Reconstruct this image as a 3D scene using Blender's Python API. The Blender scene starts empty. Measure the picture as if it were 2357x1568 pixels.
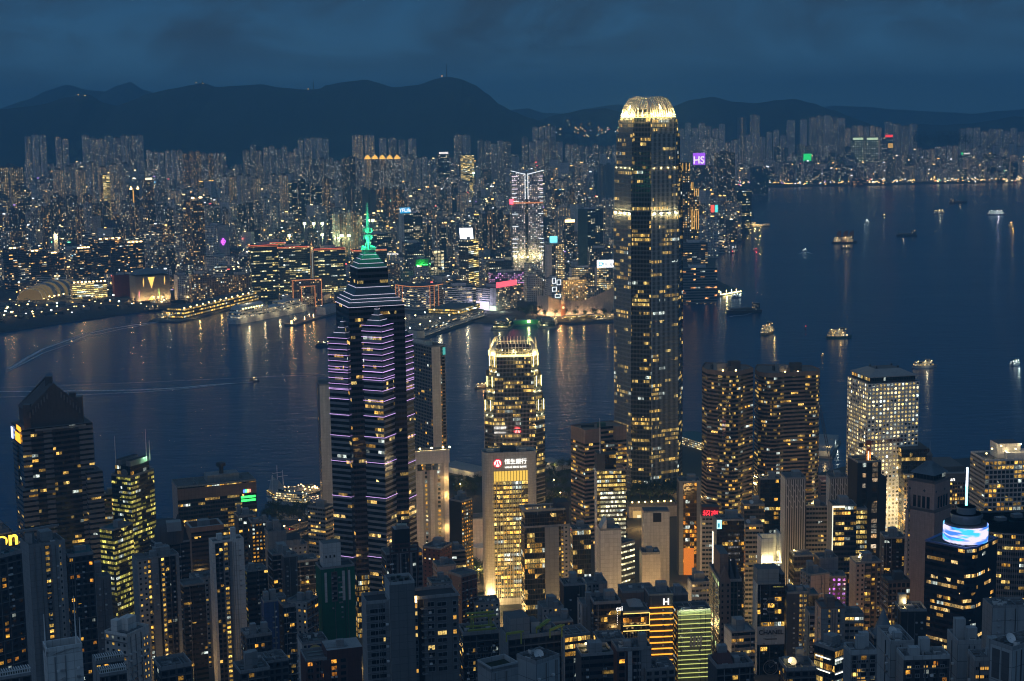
import bpy, math, random
from mathutils import Vector, Matrix, noise
rnd = random.Random(7)
scene = bpy.context.scene
col = scene.collection
PI = math.pi
# ---------------------------------------------------------------- camera
H = 400.0
FPX = 1550.0
PITCH = math.radians(8.42)
ROLL = math.radians(0.77)
_f = Vector((0, math.cos(PITCH), -math.sin(PITCH)))
_r0 = Vector((1, 0, 0))
_u0 = Vector((0, math.sin(PITCH), math.cos(PITCH)))
_r = _r0 * math.cos(ROLL) - _u0 * math.sin(ROLL)
_u = _r0 * math.sin(ROLL) + _u0 * math.cos(ROLL)
CAM = Vector((0, 0, H))
cam = bpy.data.cameras.new('camera')
cam.sensor_width = 36.0
cam.lens = FPX / 1024 * 36.0
cam.clip_start = 1.0
cam.clip_end = 80000
camo = bpy.data.objects.new('camera', cam)
col.objects.link(camo)
camo.matrix_world = Matrix((
 (_r.x, _u.x, -_f.x, CAM.x), (_r.y, _u.y, -_f.y, CAM.y), (_r.z, _u.z, -_f.z, CAM.z), (0, 0, 0, 1)))
scene.camera = camo
# ---------------------------------------------------------------- world: dusk sky, brighter towards the sunset behind the camera
world = bpy.data.worlds.new("World")
scene.world = world
world.use_nodes = True
SUN_AZ = math.radians(245)
wn = world.node_tree.nodes
wl = world.node_tree.links
wn.clear()
w_out = wn.new('ShaderNodeOutputWorld')
w_bg = wn.new('ShaderNodeBackground')
w_sky = wn.new('ShaderNodeTexSky')
w_sky.sky_type = 'NISHITA'
w_sky.sun_disc = False
w_sky.sun_elevation = math.radians(-2.0)
w_sky.sun_rotation = SUN_AZ
w_tc = wn.new('ShaderNodeTexCoord')
w_sep = wn.new('ShaderNodeSeparateXYZ')
wl.new(w_tc.outputs['Generated'], w_sep.inputs[0])
w_ramp = wn.new('ShaderNodeValToRGB')
wl.new(w_sep.outputs['Z'], w_ramp.inputs[0])
cr = w_ramp.color_ramp
cr.elements[0].position = 0.0
cr.elements[0].color = (0.050, 0.150, 0.262, 1)
cr.elements[1].position = 0.5
cr.elements[1].color = (0.020, 0.070, 0.150, 1)
e = cr.elements.new(0.035); e.color = (0.042, 0.132, 0.245, 1)
e = cr.elements.new(0.075); e.color = (0.026, 0.098, 0.205, 1)
# clouds: soft grey banks stretched along the horizon
w_map = wn.new('ShaderNodeMapping')
w_map.inputs['Scale'].default_value = (9, 9, 26)
w_map.inputs['Location'].default_value = (3.1, 0.4, 1.7)
wl.new(w_tc.outputs['Generated'], w_map.inputs[0])
w_no = wn.new('ShaderNodeTexNoise')
w_no.inputs['Scale'].default_value = 1.0
w_no.inputs['Detail'].default_value = 9
w_no.inputs['Roughness'].default_value = 0.62
w_no.inputs['Distortion'].default_value = 0.6
wl.new(w_map.outputs[0], w_no.inputs['Vector'])
w_cr = wn.new('ShaderNodeValToRGB')
w_cr.color_ramp.elements[0].position = 0.40
w_cr.color_ramp.elements[1].position = 0.62
w_cr.color_ramp.elements[0].color = (0, 0, 0, 1)
w_cr.color_ramp.elements[1].color = (1, 1, 1, 1)
wl.new(w_no.outputs['Fac'], w_cr.inputs[0])
w_el = wn.new('ShaderNodeMapRange')
w_el.inputs['From Min'].default_value = 0.0
w_el.inputs['From Max'].default_value = 0.05
wl.new(w_sep.outputs['Z'], w_el.inputs['Value'])
w_mul = wn.new('ShaderNodeMath'); w_mul.operation = 'MULTIPLY'
wl.new(w_cr.outputs[0], w_mul.inputs[0]); wl.new(w_el.outputs[0], w_mul.inputs[1])
w_mix = wn.new('ShaderNodeMixRGB')
wl.new(w_mul.outputs[0], w_mix.inputs[0]); wl.new(w_ramp.outputs[0], w_mix.inputs[1])
w_mix.inputs[2].default_value = (0.028, 0.062, 0.108, 1)
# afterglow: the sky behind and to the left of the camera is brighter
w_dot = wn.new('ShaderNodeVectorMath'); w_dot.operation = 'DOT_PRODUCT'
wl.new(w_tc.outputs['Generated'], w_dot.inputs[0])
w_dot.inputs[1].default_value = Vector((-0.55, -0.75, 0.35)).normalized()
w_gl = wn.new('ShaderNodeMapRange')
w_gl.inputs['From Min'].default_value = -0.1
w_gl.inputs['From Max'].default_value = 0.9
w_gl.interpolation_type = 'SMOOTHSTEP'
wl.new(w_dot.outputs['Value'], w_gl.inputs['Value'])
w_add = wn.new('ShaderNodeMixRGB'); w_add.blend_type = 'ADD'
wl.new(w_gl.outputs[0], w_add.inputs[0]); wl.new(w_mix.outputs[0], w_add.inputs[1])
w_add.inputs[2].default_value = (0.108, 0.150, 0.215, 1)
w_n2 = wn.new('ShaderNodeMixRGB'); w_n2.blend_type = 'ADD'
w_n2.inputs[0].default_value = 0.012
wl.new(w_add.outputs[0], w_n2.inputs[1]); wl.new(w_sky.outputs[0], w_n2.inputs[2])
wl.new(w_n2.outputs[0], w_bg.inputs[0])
w_bg.inputs[1].default_value = 1.0
wl.new(w_bg.outputs[0], w_out.inputs[0])
# the last light of the set sun through the cloud: very weak, very soft
sl = bpy.data.lights.new('sun', 'SUN')
sl.energy = 0.04
sl.angle = math.radians(40)
sl.color = (1.0, 0.93, 0.86)
so = bpy.data.objects.new('sun', sl)
so.rotation_euler = (math.radians(62), 0, math.radians(-38))
col.objects.link(so)
scene.view_settings.view_transform = 'Standard'
scene.view_settings.look = 'None'
scene.view_settings.exposure = 0.0
scene.view_settings.gamma = 1.0
scene.cycles.use_denoising = True
scene.cycles.denoising_prefilter = "ACCURATE"
scene.cycles.filter_width = 1.1
scene.cycles.max_bounces = 4
scene.cycles.diffuse_bounces = 2
scene.cycles.glossy_bounces = 3
scene.cycles.volume_bounces = 0
scene.cycles.transparent_max_bounces = 6
scene.cycles.caustics_reflective = False
scene.cycles.caustics_refractive = False
scene.cycles.sample_clamp_indirect = 3.0
scene.cycles.use_light_tree = True
# ---------------------------------------------------------------- photograph coordinates (2357 x 1568 overview) to world
SV = 1024 / 2357.0
def ray(u, v):
 a = (u * SV - 512) / FPX
 b = (340.5 - v * SV) / FPX
 return _f + _r * a + _u * b
def at(u, v, D):
 d = ray(u, v)
 return CAM + d * (D / d.y)
def gnd(u, v, z=0.0):
 d = ray(u, v)
 return CAM + d * ((z - H) / d.z)
def proj(p):
 q = Vector(p) - CAM
 dep = q.dot(_f)
 return ((512 + FPX * q.dot(_r) / dep) / SV, (340.5 - FPX * q.dot(_u) / dep) / SV)
def zg(D):
 return 4.0 if D > 1180 else 4.0 + (1180 - D) * 0.2
# ---------------------------------------------------------------- materials
def newmat(name):
 m = bpy.data.materials.new(name)
 m.use_nodes = True
 m.node_tree.nodes.clear()
 return m
class NB:
 def __init__(s, m):
  s.t = m.node_tree; s.n = s.t.nodes; s.l = s.t.links
 def new(s, typ, **k):
  n = s.n.new(typ)
  for a, b in k.items(): setattr(n, a, b)
  return n
 def put(s, sock, v):
  if hasattr(v, 'is_linked') or hasattr(v, 'links'): s.l.new(v, sock)
  else: sock.default_value = v
 def m(s, op, a, b=0.0, c=None):
  n = s.new('ShaderNodeMath', operation=op)
  s.put(n.inputs[0], a); s.put(n.inputs[1], b)
  if c is not None: s.put(n.inputs[2], c)
  return n.outputs[0]
 def mix(s, f, a, b, blend='MIX'):
  n = s.new('ShaderNodeMixRGB', blend_type=blend)
  s.put(n.inputs[0], f)
  s.put(n.inputs[1], a if not isinstance(a, tuple) else (*a[:3], 1))
  s.put(n.inputs[2], b if not isinstance(b, tuple) else (*b[:3], 1))
  return n.outputs[0]
 def xyz(s, x, y, z):
  n = s.new('ShaderNodeCombineXYZ')
  s.put(n.inputs[0], x); s.put(n.inputs[1], y); s.put(n.inputs[2], z)
  return n.outputs[0]
 def wn(s, x, y, z):
  n = s.new('ShaderNodeTexWhiteNoise', noise_dimensions='3D')
  s.l.new(s.xyz(x, y, z), n.inputs['Vector'])
  return n.outputs['Value']
 def noise(s, vec, scale, detail=3, rough=0.55):
  n = s.new('ShaderNodeTexNoise')
  if vec is not None: s.l.new(vec, n.inputs['Vector'])
  n.inputs['Scale'].default_value = scale
  n.inputs['Detail'].default_value = detail
  n.inputs['Roughness'].default_value = rough
  return n.outputs['Fac']
 def out(s, sh):
  o = s.new('ShaderNodeOutputMaterial')
  s.l.new(sh, o.inputs['Surface'])
 def bsdf(s, **k):
  n = s.new('ShaderNodeBsdfPrincipled')
  for a, b in k.items():
   a = a.replace('_', ' ')
   if isinstance(b, tuple): b = (*b[:3], 1)
   s.put(n.inputs[a], b)
  return n.outputs[0]
_plain = {}
def plain(name, c, rough=0.75, metal=0.0, var=0.25, sc=0.15):
 if name in _plain: return _plain[name]
 m = newmat(name); b = NB(m)
 tc = b.new('ShaderNodeTexCoord')
 f = b.noise(tc.outputs['Object'], sc, 5, 0.6)
 f2 = b.noise(tc.outputs['Object'], sc * 9, 3, 0.6)
 k = b.m('ADD', b.m('MULTIPLY', f, var * 2), b.m('MULTIPLY', f2, var))
 k = b.m('ADD', k, 1.0 - var * 1.5)
 cc = b.mix(1.0, c, b.xyz(k, k, k), 'MULTIPLY')
 b.out(b.bsdf(Base_Color=cc, Roughness=rough, Metallic=metal))
 m.cycles.emission_sampling = 'NONE'
 _plain[name] = m
 return m
_glow = {}
def glow(name, c, st, sample=False):
 """a lamp, neon tube or screen: something that gives off light"""
 if name in _glow: return _glow[name]
 m = newmat(name); b = NB(m)
 b.out(b.bsdf(Base_Color=(0.02, 0.02, 0.02), Roughness=0.5, Emission_Color=c, Emission_Strength=st))
 m.cycles.emission_sampling = 'FRONT' if sample else 'NONE'
 _glow[name] = m
 return m
WARM = (1.0, 0.46, 0.05); YEL = (1.0, 0.64, 0.14); PALE = (1.0, 0.71, 0.21); COOL = (0.75, 0.95, 1.0)
STY = {}
def style(name, wall, glass=(0.012, 0.016, 0.022), cell=(3.2, 3.1), mx=0.22, b=0.34, t=0.14, lit=0.12, floor=0.0, run=1, ca=WARM, cb=YEL,
   st=1.0, sub=0, subw=0.12, rough=0.8, gr=0.12, var=0.28, frame=None, round_=False, cut=1.0, hl=None, spec=0.5, ir=1.5):
 """a facade: wall with window cells (one cell = one UV unit), some of the windows lit from inside"""
 m = newmat(name); n = NB(m)
 uv = n.new('ShaderNodeUVMap')
 sp = n.new('ShaderNodeSeparateXYZ'); n.l.new(uv.outputs[0], sp.inputs[0])
 U, V = sp.outputs[0], sp.outputs[1]
 cu, cv = n.m('FLOOR', U), n.m('FLOOR', V)
 fu, fv = n.m('FRACT', U), n.m('FRACT', V)
 if round_:
  du = n.m('SUBTRACT', fu, 0.5); dv = n.m('SUBTRACT', fv, 0.5)
  r2 = n.m('ADD', n.m('MULTIPLY', du, du), n.m('MULTIPLY', dv, dv))
  win = n.m('LESS_THAN', r2, 0.105)
 else:
  win = n.m('MULTIPLY', n.m('MULTIPLY', n.m('GREATER_THAN', fv, b), n.m('LESS_THAN', fv, 1 - t)),
     n.m('MULTIPLY', n.m('GREATER_THAN', fu, mx), n.m('LESS_THAN', fu, 1 - mx))) if mx > 0 else n.m('MULTIPLY', n.m('GREATER_THAN', fv, b), n.m('LESS_THAN', fv, 1 - t))
 if sub:
  f2 = n.m('FRACT', n.m('MULTIPLY', fu, float(sub)))
  mull = n.m('LESS_THAN', f2, subw)
  win = n.m('MULTIPLY', win, n.m('SUBTRACT', 1.0, mull))
 oi = n.new('ShaderNodeObjectInfo')
 sd = n.m('MULTIPLY', oi.outputs['Random'], 37.0)
 r1 = n.wn(n.m('FLOOR', n.m('DIVIDE', U, float(run))), cv, n.m('ADD', sd, 1.3))
 r2 = n.wn(cu, cv, n.m('ADD', sd, 5.7))
 r3 = n.wn(n.m('FLOOR', n.m('DIVIDE', U, float(max(1, run)))), cv, n.m('ADD', sd, 11.1))
 zone = n.noise(n.xyz(n.m('MULTIPLY', U, 0.13), n.m('MULTIPLY', V, 0.17), sd), 1.0, 2)
 zc = n.new('ShaderNodeMapRange', interpolation_type='SMOOTHSTEP')
 zc.inputs['From Min'].default_value = 0.36; zc.inputs['From Max'].default_value = 0.62; zc.inputs['To Min'].default_value = 0.25; zc.inputs['To Max'].default_value = 1.75
 n.l.new(zone, zc.inputs['Value'])
 if 0 < floor and lit < 0.5: lit *= 0.72; floor *= 1.6
 p = n.m('MULTIPLY', zc.outputs[0], lit)
 if floor > 0:
  rf = n.wn(n.m('FLOOR', n.m('DIVIDE', U, 14.0)), cv, n.m('ADD', sd, 9.2))
  p = n.m('ADD', p, n.m('MULTIPLY', n.m('LESS_THAN', rf, floor), 0.65))
 on = n.m('LESS_THAN', r1, p)
 br = n.m('ADD', 0.25, n.m('MULTIPLY', n.m('MULTIPLY', r2, n.m('MULTIPLY', r2, r2)), 2.2))
 ragged = n.noise(n.xyz(n.m('MULTIPLY', U, 2.7), n.m('MULTIPLY', V, 2.1), 0.0), 1.0, 3, 0.7)
 rg = n.new('ShaderNodeMapRange', interpolation_type='SMOOTHSTEP'); n.l.new(ragged, rg.inputs['Value'])
 rg.inputs['From Min'].default_value = 0.34; rg.inputs['From Max'].default_value = 0.66; rg.inputs['To Min'].default_value = 0.08; rg.inputs['To Max'].default_value = ir * 0.62
 ragged = rg.outputs[0]
 E = n.m('MULTIPLY', n.m('MULTIPLY', on, win), n.m('MULTIPLY', n.m('MULTIPLY', br, ragged), st * 1.4))
 ec = n.mix(n.m('GREATER_THAN', n.m('FRACT', n.m('MULTIPLY', r3, 7.3)), 0.88), n.mix(r3, ca, cb), (0.80, 0.92, 0.82))
 gm = n.noise(n.xyz(n.m('MULTIPLY', U, 0.4), n.m('MULTIPLY', V, 0.12), sd), 1.0, 4, 0.6)
 wv = n.m('ADD', 1.0 - var, n.m('MULTIPLY', gm, var * 2))
 wc = n.mix(1.0, wall, n.xyz(wv, wv, wv), 'MULTIPLY')
 if frame:
  ed = n.m('LESS_THAN', fu, subw) if not sub else mull
  wc = n.mix(ed, wc, frame)
 if hl:
  wc = n.mix(n.m('LESS_THAN', fv, 0.1), wc, hl)
 gv = n.m('ADD', 0.5, r2)
 gc = n.mix(1.0, glass, n.xyz(gv, gv, gv), 'MULTIPLY')
 base = n.mix(win, wc, gc)
 ro = n.m('ADD', n.m('MULTIPLY', win, gr - rough), rough)
 n.out(n.bsdf(Base_Color=base, Roughness=ro, Emission_Color=ec, Emission_Strength=E, Specular_IOR_Level=spec))
 m.cycles.emission_sampling = 'NONE'
 STY[name] = (m, cell)
 return m
def slab(name, wall, cell=(3.0, 3.0), var=0.36, joint=0.6, rough=0.8, jw=0.06):
 """blank wall: panel or tile joints, rain streaks"""
 m = newmat(name); n = NB(m)
 uv = n.new('ShaderNodeUVMap')
 sp = n.new('ShaderNodeSeparateXYZ'); n.l.new(uv.outputs[0], sp.inputs[0])
 U, V = sp.outputs[0], sp.outputs[1]
 fu, fv = n.m('FRACT', U), n.m('FRACT', V)
 j = n.m('MAXIMUM', n.m('LESS_THAN', fu, jw), n.m('LESS_THAN', fv, jw))
 st = n.noise(n.xyz(n.m('MULTIPLY', U, 1.3), n.m('MULTIPLY', V, 0.09), 0.0), 1.0, 5, 0.65)
 pn = n.wn(n.m('FLOOR', U), n.m('FLOOR', V), 2.0)
 k = n.m('ADD', 1.0 - var * 1.2, n.m('ADD', n.m('MULTIPLY', st, var * 2), n.m('MULTIPLY', pn, var * 0.35)))
 wc = n.mix(1.0, wall, n.xyz(k, k, k), 'MULTIPLY')
 wc = n.mix(n.m('MULTIPLY', j, 1 - joint), wc, (0.02, 0.02, 0.02))
 n.out(n.bsdf(Base_Color=wc, Roughness=rough))
 m.cycles.emission_sampling = 'NONE'
 STY[name] = (m, cell)
 return m
# ---------------------------------------------------------------- mesh builder
class MB:
 def __init__(s): s.v = []; s.f = []; s.mi = []; s.uv = []; s.mats = []
 def mat(s, m):
  if m not in s.mats: s.mats.append(m)
  return s.mats.index(m)
 def face(s, pts, m, uvs=None):
  i = len(s.v)
  s.v += [tuple(p) for p in pts]
  s.f.append(tuple(range(i, i + len(pts))))
  s.mi.append(s.mat(m))
  s.uv += uvs if uvs else [(p[0] * 0.3, p[1] * 0.3) for p in pts]
 def wall(s, a, b, z0, z1, sty, za=None):
  m, cell = STY[sty] if isinstance(sty, str) else (sty, (3, 3))
  L = math.hypot(b[0] - a[0], b[1] - a[1])
  n = max(1, round(L / cell[0])); k = max(1, round((z1 - z0) / cell[1]))
  o = rnd.randint(0, 400); q = rnd.randint(0, 400)
  s.face([(a[0], a[1], z0), (b[0], b[1], z0), (b[0], b[1], z1), (a[0], a[1], z1)], m,
    [(o, q), (o + n, q), (o + n, q + k), (o, q + k)])
 def prism(s, poly, z0, z1, sty, top=None, bottom=False):
  """poly anticlockwise seen from above; sty one style or one per edge"""
  n = len(poly)
  for i in range(n):
   a, b = poly[i], poly[(i + 1) % n]
   if math.hypot(b[0] - a[0], b[1] - a[1]) < 1e-4: continue
   s.wall(a, b, z0, z1, sty[i] if isinstance(sty, (list, tuple)) else sty)
  if top is not None: s.face([(p[0], p[1], z1) for p in poly], top)
  if bottom: s.face([(p[0], p[1], z0) for p in reversed(poly)], top)
 def loft(s, pa, za, pb, zb, sty):
  n = len(pa)
  m, cell = STY[sty] if isinstance(sty, str) else (sty, (3, 3))
  for i in range(n):
   a, b, c, d = pa[i], pa[(i + 1) % n], pb[(i + 1) % n], pb[i]
   L = math.hypot(b[0] - a[0], b[1] - a[1]); h = max(0.1, abs(zb - za))
   nn = max(1, round(L / cell[0])); k = max(1, round(h / cell[1])); o = rnd.randint(0, 300)
   s.face([(*a, za), (*b, za), (*c, zb), (*d, zb)], m, [(o, 0), (o + nn, 0), (o + nn, k), (o, k)])
 def box(s, c, size, m, rz=0.0, sty=False):
  """box standing on c (base centre)"""
  x, y, z = c; w, d, h = size
  cs, sn = math.cos(rz), math.sin(rz)
  P = [(x + a * w / 2 * cs - b * d / 2 * sn, y + a * w / 2 * sn + b * d / 2 * cs) for a, b in ((-1, -1), (1, -1), (1, 1), (-1, 1))]
  topm = m
  if isinstance(m, tuple): m, topm = m
  if isinstance(topm, str): topm = STY[topm][0]
  s.prism(P, z, z + h, m, topm, True)
 def bar(s, a, b, w, m, w2=None):
  """square bar from a to b"""
  a, b = Vector(a), Vector(b); d = (b - a)
  if d.length < 1e-6: return
  d.normalize()
  up = Vector((0, 0, 1)) if abs(d.z) < 0.95 else Vector((1, 0, 0))
  x = d.cross(up).normalized(); y = x.cross(d).normalized()
  w2 = w if w2 is None else w2
  A = [a + (x * i + y * j) * w / 2 for i, j in ((-1, -1), (1, -1), (1, 1), (-1, 1))]
  B = [b + (x * i + y * j) * w2 / 2 for i, j in ((-1, -1), (1, -1), (1, 1), (-1, 1))]
  for i in range(4): s.face([A[i], A[(i + 1) % 4], B[(i + 1) % 4], B[i]], m)
  s.face(A[::-1], m); s.face(B, m)
 def tube(s, path, radii, m, n=8, cap=True):
  rings = []
  for i, p in enumerate(path):
   p = Vector(p)
   d = (Vector(path[min(i + 1, len(path) - 1)]) - Vector(path[max(i - 1, 0)])).normalized()
   up = Vector((0, 0, 1)) if abs(d.z) < 0.9 else Vector((1, 0, 0))
   x = d.cross(up).normalized(); y = x.cross(d).normalized()
   r = radii[i] if isinstance(radii, (list, tuple)) else radii
   rings.append([p + (x * math.cos(2 * PI * k / n) + y * math.sin(2 * PI * k / n)) * r for k in range(n)])
  for A, B in zip(rings, rings[1:]):
   for k in range(n): s.face([A[k], A[(k + 1) % n], B[(k + 1) % n], B[k]], m)
  if cap: s.face(rings[0][::-1], m); s.face(rings[-1], m)
 def build(s, name, parent=None):
  if not s.f: return None
  me = bpy.data.meshes.new(name)
  me.from_pydata(s.v, [], s.f)
  for m in s.mats: me.materials.append(m)
  me.polygons.foreach_set('material_index', s.mi)
  ul = me.uv_layers.new(name='UVMap')
  flat = [c for p in s.uv for c in p]
  ul.data.foreach_set('uv', flat)
  me.validate(); me.update()
  o = bpy.data.objects.new(name, me)
  col.objects.link(o)
  if parent: o.parent = parent; o.matrix_parent_inverse = Matrix.Translation(-parent.location) if not parent.parent else Matrix()
  return o
def tag(o, label, cat, group=None, kind=None):
 if label: o['label'] = label
 if cat: o['category'] = cat
 if group: o['group'] = group
 if kind: o['kind'] = kind
 return o
def thing(name, label, cat, loc=(0, 0, 0), group=None):
 o = bpy.data.objects.new(name, None)
 o.location = loc; o.empty_display_size = 5
 col.objects.link(o)
 return tag(o, label, cat, group)
def structure(mb, name):
 o = mb.build(name); o['kind'] = 'structure'; return o
def fix(o, parent):
 """parent a world-space object under a top-level empty that carries only a translation"""
 o.parent = parent
 o.matrix_parent_inverse = Matrix.Translation(-parent.location) if not parent.parent else Matrix()
 return o
def text(body, parent, P, right, size, m, ext=0.15, name='lettering', align='CENTER', bold=0.0, out=None):
 """flat lettering standing on a wall: P the base middle, right the reading direction"""
 cu = bpy.data.curves.new(name, 'FONT')
 cu.body = body; cu.size = size; cu.extrude = ext; cu.align_x = align; cu.offset = bold
 cu.materials.append(m)
 t_ = bpy.data.objects.new(name, cu); col.objects.link(t_)
 bpy.context.view_layer.update()
 me = bpy.data.meshes.new_from_object(t_.evaluated_get(bpy.context.evaluated_depsgraph_get()))
 bpy.data.objects.remove(t_)
 o = bpy.data.objects.new(name, me)
 r = Vector((right[0], right[1], 0)).normalized(); up = Vector((0, 0, 1)); nrm = r.cross(up)
 o.matrix_world = Matrix(((r.x, up.x, nrm.x, P[0]), (r.y, up.y, nrm.y, P[1]), (r.z, up.z, nrm.z, P[2]), (0, 0, 0, 1)))
 col.objects.link(o)
 mw = o.matrix_world.copy()
 o.parent = parent
 o.matrix_parent_inverse = Matrix.Translation(-parent.location) if not parent.parent else Matrix()
 o.matrix_basis = mw
 return o
def light(name, loc, watts, c=(1, 0.6, 0.25), r=0.6, parent=None):
 l = bpy.data.lights.new(name, 'POINT')
 l.energy = watts; l.color = c; l.shadow_soft_size = r
 o = bpy.data.objects.new(name, l); o.location = loc
 col.objects.link(o)
 if parent: fix(o, parent)
 return o
# ---------------------------------------------------------------- air
def make_haze():
 m = newmat('night_haze'); b = NB(m)
 v = b.new('ShaderNodeVolumePrincipled')
 v.inputs['Color'].default_value = (0.27, 0.68, 1.0, 1)
 v.inputs['Density'].default_value = HAZE
 v.inputs['Anisotropy'].default_value = 0.0
 o = b.new('ShaderNodeOutputMaterial')
 b.l.new(v.outputs[0], o.inputs['Volume'])
 mb = MB(); mb.box((0, 9000, -3), (26000, 20000, 723), m)
 h = mb.build('haze'); h['kind'] = 'stuff'
HAZE = 1.15e-4
make_haze()
# ---------------------------------------------------------------- water
def make_water():
 m = newmat('harbour_water'); b = NB(m)
 tc = b.new('ShaderNodeTexCoord')
 def wav(scale, sx, sy, rot, det):
  mp = b.new('ShaderNodeMapping'); b.l.new(tc.outputs['Object'], mp.inputs[0])
  mp.inputs['Scale'].default_value = (sx, sy, 1); mp.inputs['Rotation'].default_value = (0, 0, rot)
  return b.noise(mp.outputs[0], scale, det, 0.6)
 a = wav(1.0, 0.030, 0.075, 0.15, 4)
 c = wav(1.0, 0.011, 0.020, -0.35, 3)
 d = wav(1.0, 0.0012, 0.0045, 0.2, 3)
 h = b.m('ADD', b.m('MULTIPLY', a, 0.75), b.m('MULTIPLY', c, 1.0))
 bp = b.new('ShaderNodeBump'); bp.inputs['Strength'].default_value = 0.32; bp.inputs['Distance'].default_value = 5.0
 b.l.new(h, bp.inputs['Height'])
 ro = b.m('ADD', 0.16, b.m('MULTIPLY', d, 0.12))
 ba = b.mix(d, (0.001, 0.034, 0.110), (0.002, 0.046, 0.135))
 n = b.new('ShaderNodeBsdfPrincipled')
 b.l.new(ba, n.inputs['Base Color']); b.l.new(ro, n.inputs['Roughness']); b.l.new(bp.outputs[0], n.inputs['Normal'])
 n.inputs['IOR'].default_value = 1.33
 b.out(n.outputs[0])
 mb = MB()
 mb.face([(-12500, -300, 0), (12500, -300, 0), (12500, 18500, 0), (-12500, 18500, 0)], m)
 structure(mb, 'harbour_water')
make_water()
GROUND = plain('ground', (0.045, 0.045, 0.045), 0.9, sc=0.02)
QUAY = plain('quay', (0.16, 0.155, 0.15), 0.85, sc=0.05)
ASPH = plain('asphalt', (0.05, 0.05, 0.052), 0.85, sc=0.08)
GREEN = plain('park_green', (0.02, 0.03, 0.014), 0.95, sc=0.03)
HILL = plain('hill_scrub', (0.028, 0.036, 0.030), 0.95, var=0.3, sc=0.004)
def G2(u, v, z=3.0):
 p = gnd(u, v, z); return (p.x, p.y)
def land(name, poly, z, m, edge=None, zb=-1.0):
 mb = MB()
 if sum(a[0] * b[1] - b[0] * a[1] for a, b in zip(poly, poly[1:] + poly[:1])) < 0: poly = poly[::-1]
 mb.prism(poly, zb, z, edge or m, m)
 return structure(mb, name)
# Hong Kong island: flat reclaimed shore, rising slope in front of it
shore = [(-700, 1290), (-60, 1262), (230, 1200), (440, 1190), (600, 1202), (700, 1196), (735, 1150), (960, 1096), (1060, 1082), (1250, 1092), (1300, 1062),
   (1420, 1046), (1570, 1030), (1760, 1040), (1880, 1090), (1950, 1072), (2070, 1070), (2240, 1052), (2420, 1040), (2900, 1020)]
sp_ = [G2(u, v) for u, v in shore]
land('island_shore_land', [(x, y) for x, y in sp_] + [(1500, 1100), (-1500, 1100)], 3.0, GROUND, QUAY)
def make_slope():
 mb = MB()
 xs = [-1500 + 3000 * i / 40 for i in range(41)]
 ys = [1185 - 1000 * j / 40 for j in range(41)]
 def z(x, y): return zg(y) - 0.5 + (2.5 * noise.noise((x * 0.01, y * 0.01, 0)) if y < 1150 else 0)
 for i in range(40):
  for j in range(40):
   P = [(xs[i], ys[j + 1]), (xs[i + 1], ys[j + 1]), (xs[i + 1], ys[j]), (xs[i], ys[j])]
   mb.face([(x, y, z(x, y)) for x, y in P], GROUND)
 structure(mb, 'island_slope')
make_slope()
# Kowloon: low land that climbs to the foot of the hills
def kz(x, y):
 return 3.0 + max(0, min(1, (y - 5200) / 2600)) ** 1.3 * 150
kow = [(-700, 800), (-60, 772), (100, 748), (260, 724), (400, 706), (430, 694), (560, 686), (640, 668), (700, 676), (760, 690), (860, 706), (930, 716), (1010, 724), (1060, 737), (1146, 742), (1230, 743), (1330, 742),
  (1430, 736), (1575, 694), (1655, 680), (1700, 668), (1672, 655), (1640, 640), (1648, 590), (1628, 575), (1660, 553), (1705, 518), (1735, 500), (1728, 445), (1690, 433)]
kp = [G2(u, v) for u, v in kow]
land('peninsula_land', kp + [(900, 7600), (-6000, 7600), (-6000, 3400)], 3.0, GROUND, QUAY)
kai = [(1600, 438), (1690, 434), (1800, 430), (2000, 426), (2230, 421), (2282, 419), (2280, 415), (2200, 413), (2215, 409), (2420, 403), (2700, 398)]
land('runway_and_far_shore_land', [G2(u, v) for u, v in kai] + [(6500, 10500), (300, 10500)], 3.0, GROUND, QUAY)
def make_upland():
 mb = MB(); nx, ny = 60, 30
 def P(i, j):
  x = -5500 + 11500 * i / nx; y = 5300 + 5200 * j / ny
  if x > 900: z = 3.2 + max(0, (y - 8300)) / 2200 * 190
  else: z = kz(x, y) + 0.2
  return (x, y, z + (6 * noise.noise((x * 0.002, y * 0.002, 3)) if y > 5800 else 0))
 for i in range(nx):
  for j in range(ny):
   q = [P(i, j), P(i + 1, j), P(i + 1, j + 1), P(i, j + 1)]
   if q[0][0] >= 700 and q[0][1] < 8300: continue
   mb.face(q, HILL)
 structure(mb, 'upland_slope')
make_upland()
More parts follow.
